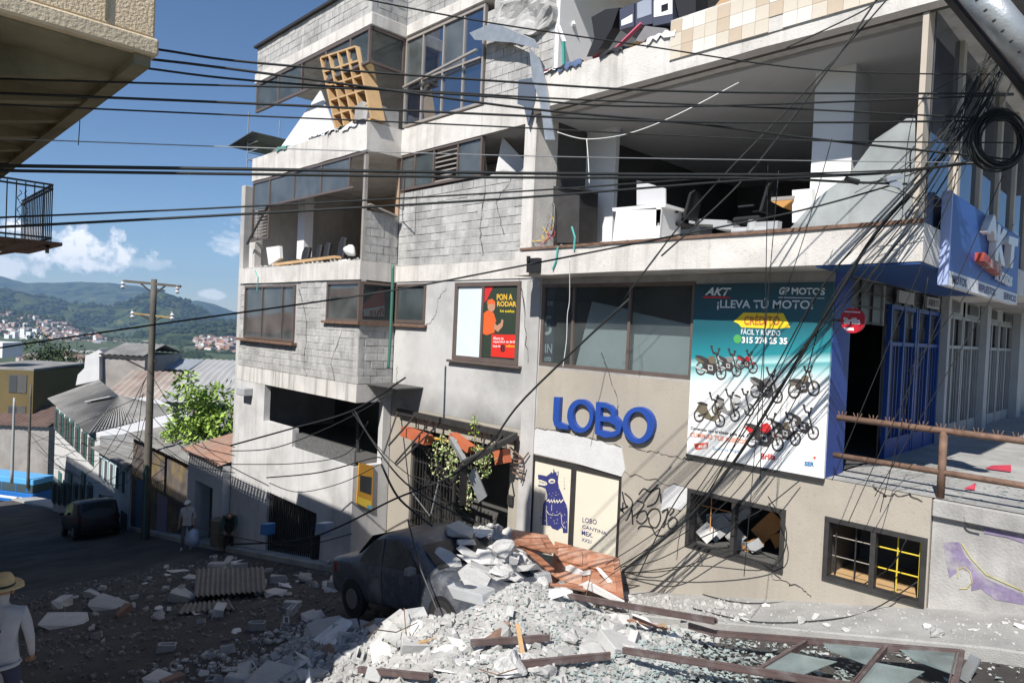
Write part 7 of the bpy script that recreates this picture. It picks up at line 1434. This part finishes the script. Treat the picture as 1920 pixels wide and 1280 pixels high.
# torn metal trim hanging at the corner of the upper slab
one('hanging_trim', MB().prism([pY(x, y, YS-.06) for x, y in ((992, 90), (1012, 112), (1022, 150), (1030, 200), (1040, 262), (1022, 262), (1012, 190), (998, 150))], (0, .03, 0)), GALV, 'twisted strip of pale metal trim hanging at the office corner', 'trim')
one('hanging_trim', MB().prism([pY(x, y, YW-.3) for x, y in ((880, 62), (925, 42), (1000, 75), (1010, 92), (960, 80), (890, 75))], (0, .04, .02)), GALV, 'bent pale metal sheet sticking out below the concrete lump', 'trim')
one('slate_sheet', MB().prism([pY(x, y, YS-.02) for x, y in ((972, 150), (1002, 145), (1004, 185), (990, 235), (982, 200), (970, 195))], (0, .03, 0)), flat('slate_panel', (.10, .12, .16), .5), 'dark slate panel hanging behind the metal trim', 'panel')
# goods and clutter on the upper floor slab
k1 = crop(880, 0, 3.368); YG = YS+.25; g1 = lambda x, y, Y=YG: pY(*k1(x, y), Y)
def carton(pts, d, mt, lab, print_=None):
    t = thing('carton', g1(*pts[0]), lab, 'box'); MB().prism([g1(*q_) for q_ in pts], (0, d, 0)).build('carton_body', mt, t)
    for pp, m_ in (print_ or []): MB().add([g1(*q_, YG-.004) for q_ in pp], [tuple(range(len(pp)))]).build('printed_panel', m_, t, fix=False)
CARB = mat('brown_carton', (.46, .30, .17), .8, .1, 3, .1, 30); DKB = flat('box_navy', (.06, .065, .10), .5)
carton([(1160, 10), (1285, -40), (1285, 140), (1160, 165)], .5, DKB, 'white and navy printed appliance carton on the upper slab', [([(1165, 5), (1282, -45), (1282, 88), (1165, 110)], WHT), ([(1212, 35), (1255, 20), (1255, 65), (1212, 80)], BLK)])
carton([(1050, 20), (1158, -30), (1158, 150), (1050, 165)], .5, DKB, 'navy printed carton left open beside the appliance carton', [([(1060, 20), (1150, -20), (1150, 90), (1060, 120)], flat('box_photo', (.30, .33, .40), .5))])
carton([(950, 60), (1040, 20), (1040, 165), (950, 190)], .5, DKB, 'navy carton next to the torn black bag', [([(960, 130), (1030, 90), (1030, 140), (960, 165)], WHT)])
carton([(1290, -30), (1430, -60), (1430, 130), (1330, 140)], .4, BLACK, 'black carton between appliance carton and brown flaps')
carton([(1470, 135), (1600, -20), (1790, -40), (1790, 35), (1620, 40), (1520, 120)], .4, CARB, 'torn brown cardboard carton on the tiled slab edge')
one('black_bag', MB().prism([g1(*q_) for q_ in ((770, 110), (860, 60), (945, 50), (900, 180), (820, 310), (740, 360), (790, 240))], (0, .3, .1)), BLACK, 'torn black plastic bag on the upper slab', 'bag')
one('roof_sheet_scrap', MB().prism([g1(*q_) for q_ in ((1040, 270), (1110, 165), (1240, 180), (1260, 210), (1120, 260))], (0, .3, .05)), mat('grey_scrap', (.20, .20, .21), .8), 'grey folded scrap hanging over the upper slab edge', 'scrap')
for i, (x, y) in enumerate(((520, 390), (560, 380), (620, 350), (680, 330), (720, 320), (860, 290), (900, 280), (940, 250), (1000, 220), (1080, 200), (1180, 190), (1250, 175), (1330, 160))):
    c = g1(x, y, YS+.15); s = q.uniform(.06, .14); mt_ = [flat('cloth_red', (.35, .05, .09), .8), flat('cloth_white', (.6, .6, .6), .8), BLACK, flat('cloth_blue', (.08, .12, .22), .8), CARB][i % 5]
    c.z = S3T-.08; m = drape((c.x, YS+.12, c.z), s*1.35, YS, i*1.7); one('cloth_heap', m, mt_, ('maroon', 'white', 'black', 'dark blue', 'brown')[i % 5]+' crumpled garment in the heap on the upper slab edge', 'garment', group='garments on the slab edge', smooth=True)
one('teal_bar', MB().bar(g1(595, 265), g1(598, 410), .05), flat('teal_bar_paint', (.05, .30, .25), .5), 'upright teal bar among the garments', 'bar'); one('plaid_strap', MB().bar(g1(920, 315), g1(1090, 150), .09, .03), flat('cloth_plaid', (.5, .12, .18), .8), 'red checked strap across the garments', 'strap')
one('leaning_pole', MB().bar(g1(520, 50, YS+1.2), g1(600, 270, YS+.5), .06), ROOMW, 'white rail leaning inside the upper room', 'rail'); one('leaning_pole', MB().bar(g1(590, -20, YS+1.6), g1(660, 160, YS+1.2), .06), ROOMW, 'second white rail fallen behind the first', 'rail')
part(MB().prism([g1(680, 125, YS+2), g1(760, 90, YS+2), g1(780, 220, YS+2)], (0, .05, 0)), 'torn_ceiling_board', ROOMW)
# leaning wooden pigeonhole shelf in the bay's top floor
s4 = crop(430, 0, 3.46); sh_ = thing('pigeonhole_shelf', pY(*s4(760, 800), YB+.1), 'tan wooden pigeonhole shelf tipping out of the top floor', 'shelf')
Ys = YB-.08; g = lambda u, v, dy=0: (pY(*s4(590, 375), Ys).lerp(pY(*s4(820, 300), Ys), u)).lerp(pY(*s4(690, 840), Ys+.1).lerp(pY(*s4(920, 770), Ys+.1), u), v)+Vector((0, dy, 0))
for i in range(5):
    u = i/4; MB().prism([g(u-.02, 0), g(u+.02, 0), g(u+.02, 1), g(u-.02, 1)], (0, .42, 0)).build('upright', WOOD, sh_)
for j in range(6):
    v = j/5; MB().prism([g(.02, v-.012), g(.98, v-.012), g(.98, v+.012), g(.02, v+.012)], (0, .40, 0)).build('shelf_board', WOOD, sh_)
MB().prism([g(.0, 0, .41), g(1, 0, .41), g(1, 1, .41), g(0, 1, .41)], (0, .02, 0)).build('back_panel', mat('shelf_back', (.38, .25, .13), .7, .1, 2, .1, 20), sh_)
# rags on the bay's slab, bags and chairs in the brown room
for i, (x, y, r_, c) in enumerate(((300, 930, .10, 'white'), (345, 1005, .16, 'green'), (570, 905, .10, 'blue'), (540, 925, .1, 'white'), (640, 890, .12, 'white'), (680, 875, .14, 'grey'), (730, 860, .12, 'green'), (790, 830, .18, 'white'), (850, 800, .16, 'black'))):
    c0 = pY(*s4(x, y), YB-.02); mt_ = {'white': flat('cloth_white', (.6, .6, .6), .8), 'green': flat('cloth_green', (.06, .2, .17), .8), 'blue': flat('cloth_pale_blue', (.3, .38, .5), .8), 'grey': GREYP, 'black': BLACK}[c]
    one('cloth_rag', drape((c0.x, YB+.12, S3T+.01), r_*1.3, YB-.04, i*2.3), mt_, f'{c} rag lying on the upper bay slab', 'rag', group=f'{c} rags on the upper bay slab', smooth=True)
r5 = crop(430, 300, 3.047)
for i, (x, y, w, h_) in enumerate(((395, 505, 80, 95), (470, 500, 50, 100), (515, 495, 55, 105), (600, 490, 70, 120))):
    c0 = pY(*r5(x, y), YB+.35); dw, dh = w*.0048*1.0, h_*.0048
    t = thing('salon_chair', Vector((c0.x, c0.y, S2T)), ('black padded seat at the window side of the brown room', 'black seat second along the row on the bay slab', 'black seat third along the row on the bay slab', 'tall black seat at the corner post end')[i], 'seat')
    z0 = S2T+.02; MB().prism([(c0.x-dw/2, c0.y+.15, z0), (c0.x+dw/2, c0.y+.15, z0), (c0.x+dw*.5, c0.y+.25, z0+dh*1.3), (c0.x-dw*.3, c0.y+.25, z0+dh*1.4), (c0.x-dw*.5, c0.y+.2, z0+dh)], (0, .12, 0)).build('backrest', BLACK, t, bevel=.03); MB().box(c0.x-dw/2, c0.x+dw/2, c0.y-.25, c0.y+.15, z0, z0+.2).build('seat_pad', BLACK, t, bevel=.03)
one('white_fan_panel', MB().prism([pY(*r5(x, y), YB+.1) for x, y in ((210, 500), (285, 490), (290, 560), (225, 600))], (0, .1, 0)), WHITEP, 'white ribbed panel leaning on the bay slab edge', 'panel'); one('white_helmet', MB().tube([pY(*r5(660, 510), YB+.2), pY(*r5(690, 515), YB+.2), pY(*r5(712, 540), YB+.2)], [.06, .16, .05], 10), WHITEP, 'white rounded cover beside the tall black seat', 'cover', smooth=True)
one('timber_board', MB().prism([pY(*r5(x, y), YB+.02) for x, y in ((245, 590), (600, 545), (605, 560), (250, 605))], (0, .2, 0)), WOOD, 'pale timber board along the brown room slab edge', 'board')
for i in range(26):
    x = 110+i*25; pp = pY(*r5(x, 600-i*1.5), YB+.08); o = place_rub(q.choice(('lump', 'plaster', 'block')), -6, 8, q.uniform(.2, .4), 'lying along the bay slab edge'); o.location = (pp.x, pp.y, S2T+.04)
# ================================================================== BUS
bu = thing('city_bus', pD(10, 930, 64), 'blue and white city bus passing at the foot of the street', 'bus')
BB = mat('bus_blue', (.02, .14, .45), .4, .05, 1, 0); a = pD(-70, 934, 66); b = pD(61, 932, 64); b.z = a.z; dv = (b-a).normalized(); bk = Vector((-dv.y, dv.x, 0)); bk = bk if bk.dot(CF) > 0 else -bk
def bx(z0, z1, u0, u1, o_, nm, mt_): L_ = (b-a).length; p0 = a+dv*(u0*L_)-bk*o_+Vector((0, 0, z0)); p1 = a+dv*(u1*L_)-bk*o_+Vector((0, 0, z0)); MB().prism([p0, p1, p1+Vector((0, 0, z1-z0)), p0+Vector((0, 0, z1-z0))], bk*(2.3+2*o_)).build(nm, mt_, bu, bevel=.05)
bx(.25, 1.25, 0, 1, 0, 'lower_body', BB); bx(1.25, 2.05, .0, .99, -.02, 'window_band', flat('bus_glass', (.05, .08, .09), .15)); bx(2.05, 2.6, 0, 1, 0, 'roof', mat('bus_light_blue', (.10, .36, .66), .4, .05, 1, 0)); bx(.55, .85, .3, .97, .02, 'white_stripe', WHITEP)
for u in (.15, .35, .55, .75, .9): bx(1.25, 2.05, u, u+.02, .01, 'window_pillar', BB)
for u in (.25, .8): c0 = a+dv*((b-a).length*u)-bk*.03+Vector((0, 0, .4)); MB().tube([c0, c0+bk*.3], .42, 14).build('wheel', RUBB, bu)
# ================================================================== PEOPLE
def skin_figure(joints, edges, radii, root, name='body', sub=2):
    me = bpy.data.meshes.new(name); keys = list(joints); me.from_pydata([joints[k] for k in keys], [(keys.index(a), keys.index(b)) for a, b in edges], []); o = bpy.data.objects.new(name, me); COL.objects.link(o)
    md = o.modifiers.new('skin', 'SKIN'); md.use_smooth_shade = True
    for i, k in enumerate(keys): r = radii[k]; me.skin_vertices[0].data[i].radius = (r, r) if not isinstance(r, tuple) else r; me.skin_vertices[0].data[i].use_root = (k == root)
    s = o.modifiers.new('sub', 'SUBSURF'); s.levels = sub; s.render_levels = sub
    dg = bpy.context.evaluated_depsgraph_get(); out = bpy.data.meshes.new_from_object(o.evaluated_get(dg)); bpy.data.objects.remove(o); return out
SKM = mat('skin', (.30, .17, .11), .6, .08, 8, 0); HAIRM = flat('dark_hair', (.02, .016, .013), .8)
def person(name, label, base, yaw, pose, mats, scale=1.0):
    """pose in a local frame: x right, y forward, z up, metres, feet at z 0"""
    t = thing(name, base, label, 'person'); M = Matrix.Translation(base) @ Matrix.Rotation(yaw, 4, 'Z') @ Matrix.Scale(scale, 4)
    E_ = [('pelvis', 'waist'), ('waist', 'chest'), ('chest', 'neck'), ('neck', 'headb'), ('headb', 'headm'), ('headm', 'headt')]
    for s in 'lr': E_ += [('chest', 'sh'+s), ('sh'+s, 'el'+s), ('el'+s, 'wr'+s), ('wr'+s, 'ha'+s), ('pelvis', 'hip'+s), ('hip'+s, 'kn'+s), ('kn'+s, 'an'+s), ('an'+s, 'to'+s)]
    R0_ = dict(pelvis=(.155, .115), waist=(.15, .105), chest=(.175, .12), neck=.055, headb=.07, headm=(.082, .098), headt=.06)
    for s in 'lr': R0_.update({'sh'+s: .068, 'el'+s: .047, 'wr'+s: .032, 'ha'+s: (.042, .022), 'hip'+s: .095, 'kn'+s: .062, 'an'+s: .042, 'to'+s: (.045, .032)})
    body = skin_figure(pose, E_, R0_, 'pelvis', sub=3); body.transform(M)
    inv = M.inverted(); names = list(mats)
    for nm in names: body.materials.append(mats[nm])
    ix = {n: i for i, n in enumerate(names)}; J = {k: Vector(v) for k, v in pose.items()}
    def seg(p, a, b):
        ab = b-a; t_ = max(0, min(1, (p-a).dot(ab)/max(1e-6, ab.length_squared))); return (p-(a+ab*t_)).length, t_
    for f in body.polygons:
        p = inv @ f.center; best = min(((seg(p, J[a], J[b])[0]-.5*(R0_[a] if not isinstance(R0_[a], tuple) else R0_[a][0]), a, b) for a, b in E_), key=lambda q: q[0]); a, b = best[1], best[2]
        part_n = 'shirt'
        if a in ('neck', 'headb', 'headm'): part_n = 'skin'
        elif a.startswith('wr'): part_n = 'skin'
        elif a.startswith('el') and mats.get('short'): part_n = 'skin'
        elif a.startswith(('hip', 'kn')) or (a == 'pelvis' and b != 'waist'): part_n = 'trousers'
        elif a.startswith('an'): part_n = 'shoes'
        if a in ('pelvis', 'waist') or a.startswith('hip'): part_n = 'trousers' if p.z < J['pelvis'].z-.04 else 'shirt'
        f.material_index = ix.get(part_n, 0)
    o = mobj('body', body, None, t)
    # fingers, nose, ears, hair
    def P(v): return M @ Vector(v)
    for s in 'lr':
        h = J['ha'+s]; d = (h-J['wr'+s]).normalized(); side = d.cross(Vector((0, 1, 0))); side = side.normalized() if side.length > .1 else Vector((0, 1, 0))
        for k, (o_, l_) in enumerate(((-.027, .065), (-.009, .078), (.009, .075), (.026, .058))): MB().tube([P(h+side*o_), P(h+side*o_+d*l_*.5+Vector((0, .008, 0))), P(h+side*o_+d*l_+Vector((0, .028, 0)))], [.0095*scale, .009*scale, .007*scale], 6).build('finger', SKM, o, smooth=True)
        MB().tube([P(h-side*.03-d*.02), P(h-side*.055+d*.02), P(h-side*.05+d*.05)], [.011*scale, .010*scale, .008*scale], 6).build('thumb', SKM, o, smooth=True)
    if pose['chest'][1] < .2: MB().tube([P(J['pelvis']+Vector((.172*math.cos(k*.3491), .128*math.sin(k*.3491), -.045))) for k in range(18)], .022*scale, 6, closed=True).build('shirt_hem', mats['shirt'], o, smooth=True)
    hm = J['headm']; MB().tube([P(hm+Vector((0, .085, .02))), P(hm+Vector((0, .115, -.02))), P(hm+Vector((0, .09, -.03)))], [.010, .017, .01], 6).build('nose', SKM, o, smooth=True)
    for s in (-1, 1): MB().tube([P(hm+Vector((s*.085, 0, .03))), P(hm+Vector((s*.097, -.01, 0))), P(hm+Vector((s*.085, .0, -.035)))], .013, 6).build('ear', SKM, o, smooth=True); MB().tube([P(hm+Vector((s*.032, .085, .015))), P(hm+Vector((s*.032, .092, .015)))], .010, 6).build('eye', BLACK, o)
    MB().bar(P(hm+Vector((-.025, .09, -.052))), P(hm+Vector((.025, .09, -.052))), .008).build('mouth', flat('lips', (.25, .09, .08), .6), o)
    return t, M, J, P
def std_pose(lean=0, stride=.0, arm=(0, 0)):
    z = {'pelvis': (0, 0, .93), 'waist': (0, .01, 1.08), 'chest': (0, 0+lean*.2, 1.32), 'neck': (0, .01+lean*.3, 1.48), 'headb': (0, .025+lean*.35, 1.545), 'headm': (0, .035+lean*.38, 1.62), 'headt': (0, .02+lean*.38, 1.69)}
    for s, sg_ in (('l', -1), ('r', 1)):
        st_ = stride*sg_; z.update({'sh'+s: (sg_*.185, lean*.22, 1.40), 'el'+s: (sg_*.25, -.03+arm[0 if s == 'l' else 1]*.12, 1.13), 'wr'+s: (sg_*.26, .08+arm[0 if s == 'l' else 1]*.3, .90), 'ha'+s: (sg_*.26, .11+arm[0 if s == 'l' else 1]*.34, .82), 'hip'+s: (sg_*.10, 0, .88), 'kn'+s: (sg_*.11, .05+st_*.5, .49), 'an'+s: (sg_*.115, st_, .09), 'to'+s: (sg_*.125, st_+.14, .035)})
    return z
# man in a straw hat walking down the near pavement, back to the street corner
hp = pD(3, 1112, 6.5); hb = Vector((hp.x, hp.y, hp.z-1.50)); 
SH = mat('white_shirt', (.46, .46, .47), .9, .10, 6, .9, 9); TR = flat('navy_trousers', (.03, .035, .07), .85); SHO = flat('dark_shoes', (.03, .025, .02), .6)
walkdir = Vector((-1, .25, 0)); yaw = math.atan2(walkdir.y, walkdir.x)-math.pi/2
t, M, J, P = person('person', 'person in straw hat and white shirt with a dark shoulder bag on the near pavement', hb, yaw, std_pose(.05, .16, (0, .25)), {'shirt': mat('linen_shirt', (.36, .36, .37), .9, .12, 6, 1.0, 7), 'skin': SKM, 'trousers': TR, 'shoes': SHO}, .93)
STR = mat('straw', (.55, .40, .20), .85, .1, 12, .4, 90); hm = J['headm']+Vector((0, -.01, .04))
m = MB(); ringpts = 20
for r_, z in ((.19, -.005), (.185, .015), (.105, .02), (.10, .09), (.075, .135), (.03, .15)):
    for k in range(ringpts): a_ = 2*math.pi*k/ringpts; m.v.append(tuple(P(hm+Vector((r_*math.cos(a_), r_*math.sin(a_)*1.1, z+(.025*abs(math.sin(a_)) if r_ > .15 else 0))))))
for i in range(5):
    for k in range(ringpts): a_ = i*ringpts+k; b_ = i*ringpts+(k+1) % ringpts; m.f.append((a_, b_, b_+ringpts, a_+ringpts))
m.f.append(tuple(5*ringpts+k for k in range(ringpts))); m.build('straw_hat', STR, t, smooth=True)
MB().tube([P(hm+Vector((.102*math.cos(k*.4), .112*math.sin(k*.4), .03))) for k in range(16)], .012, 6, closed=True).build('hat_band', BLACK, t)
MB().tube([P(J['neck']+Vector((-.1, -.1, .0))), P(J['chest']+Vector((.0, -.15, -.05))), P(J['waist']+Vector((-.2, -.10, .0)))], .022, 6).build('bag_strap', flat('maroon_strap', (.14, .03, .03), .8), t)
MB().hexa([P(J['waist']+Vector(v)) for v in ((-.30, -.20, -.22), (-.10, -.24, -.22), (-.08, -.12, -.22), (-.28, -.10, -.22))], [P(J['waist']+Vector(v)) for v in ((-.28, -.20, .08), (-.10, -.24, .08), (-.08, -.13, .08), (-.26, -.10, .08))]).build('shoulder_bag', flat('bag_black', (.025, .022, .022), .8), t, bevel=.03)
# man in cap carrying a bag on the downhill pavement
b2 = pZ(350, 1030, road_z(-24.4)); b2 = pD(350, 1030, 23.6)
t, M, J, P = person('person', 'person in white cap and T-shirt carrying a pale blue sack before the garage', b2, math.pi+.9, std_pose(.05, .10, (.2, -.1)), {'shirt': SH, 'skin': SKM, 'trousers': flat('grey_jeans', (.10, .11, .14), .85), 'shoes': flat('pale_shoes', (.5, .5, .48), .7), 'short': SH})
hm = J['headm']; m = MB(); rp_n = 14
for r_, z in ((.105, .02), (.10, .07), (.06, .105), (.01, .115)):
    for k in range(rp_n): a_ = 2*math.pi*k/rp_n; m.v.append(tuple(P(hm+Vector((r_*math.cos(a_), r_*math.sin(a_)*1.1, z)))))
for i in range(3):
    for k in range(rp_n): a_ = i*rp_n+k; b_ = i*rp_n+(k+1) % rp_n; m.f.append((a_, b_, b_+rp_n, a_+rp_n))
m.build('cap', WHITEP, t, smooth=True); MB().hexa([P(hm+Vector(v)) for v in ((-.07, .09, .02), (.07, .09, .02), (.05, .19, .01), (-.05, .19, .01))], [P(hm+Vector(v)) for v in ((-.07, .09, .035), (.07, .09, .035), (.05, .19, .02), (-.05, .19, .02))]).build('cap_peak', WHITEP, t)
sk = P(J['hal'])+Vector((0, 0, -.28)); one('carried_sack', MB().tube([sk+Vector((0, 0, .26)), sk+Vector((0, 0, .16)), sk+Vector((.02, 0, -.1)), sk+Vector((0, 0, -.3)), sk+Vector((0, 0, -.36))], [.03, .15, .22, .2, .08], 10), mat('blue_sack', (.38, .46, .62), .8, .15, 5, .3, 20), 'pale blue plastic sack held by the person in the white cap', 'sack', smooth=True)
# person in dark clothes bent over behind, by the garage
b3 = pD(428, 1032, 22.6); pose = std_pose(.9, .08, (.5, .6)); pose.update(chest=(0, .30, 1.18), neck=(0, .44, 1.25), headb=(0, .50, 1.27), headm=(0, .56, 1.30), headt=(0, .60, 1.35), shl=(-.18, .32, 1.22), shr=(.18, .32, 1.22), ell=(-.22, .45, .98), elr=(.22, .45, .98), wrl=(-.15, .60, .82), wrr=(.15, .60, .82), hal=(-.12, .66, .78), har=(.12, .66, .78))
t, M, J, P = person('person', 'person in dark green top bending over debris beside the garage', b3, -math.pi/2-.4, pose, {'shirt': flat('dark_green_top', (.03, .07, .06), .85), 'skin': SKM, 'trousers': flat('black_trousers', (.03, .03, .035), .85), 'shoes': SHO})
hm = J['headm']; MB().tube([P(hm+Vector((0, -.03, .06))), P(hm+Vector((0, -.05, .02))), P(hm+Vector((0, -.06, -.05)))], [.07, .10, .07], 8).build('hair', HAIRM, t, smooth=True)
# bits by the shaded pavement
for i, (x, y, w, c, lab, D) in enumerate(((492, 992, .35, (.05, .18, .42), 'bright blue plastic crate by the shaded bay gate', 19.5), (597, 992, .4, (.25, .32, .45), 'pale blue crumpled sheet by the bar gate of the bay', 17.2))):
    c0 = pD(x, y, D); one('plastic_crate' if i == 0 else 'plastic_sheet', MB().hexa([c0+Vector((-w/2, 0, -.2)), c0+Vector((w/2, .05, -.15)), c0+Vector((w/2, .3, -.15)), c0+Vector((-w/2, .3, -.2))], [c0+Vector((-w*.4, 0, .12)), c0+Vector((w*.6, .05, .2)), c0+Vector((w*.6, .3, .2)), c0+Vector((-w*.4, .3, .12))]), flat(('crate_blue', 'sheet_blue')[i], c, .5), lab, 'crate' if i == 0 else 'sheet', bevel=.02)
one('waste_bin', MB().tube([gp(600, 1045), gp(600, 1045)+Vector((0, 0, .9))], [.26, .3], 14), BLACK, 'black waste bin standing before the bay gate', 'bin')
one('oil_drum', MB().tube([pD(412, 1020, 23), pD(412, 1020, 23)+Vector((0, 0, .85))], .3, 14), mat('drum_brown', (.14, .12, .09), .8, .2), 'brown drum standing beside the garage opening', 'drum')
# ================================================================== HAZE
hz = MB().box(-7600, 700, -3400, 7600, -400, 430); o = bpy.data.objects.new('haze', hz.mesh('haze')); COL.objects.link(o); o['kind'] = 'stuff'; o['label'] = 'pale blue air between the street and the far mountains'
hmat = bpy.data.materials.new('haze'); hmat.use_nodes = True; N = hmat.node_tree.nodes; L = hmat.node_tree.links; N.clear(); oo = N.new('ShaderNodeOutputMaterial'); pv = N.new('ShaderNodeVolumePrincipled'); pv.inputs['Density'].default_value = .000105; pv.inputs['Color'].default_value = (.42, .66, 1.0, 1); pv.inputs['Anisotropy'].default_value = .1
L.new(pv.outputs[0], oo.inputs['Volume']); o.data.materials.append(hmat); o.display_type = 'WIRE'
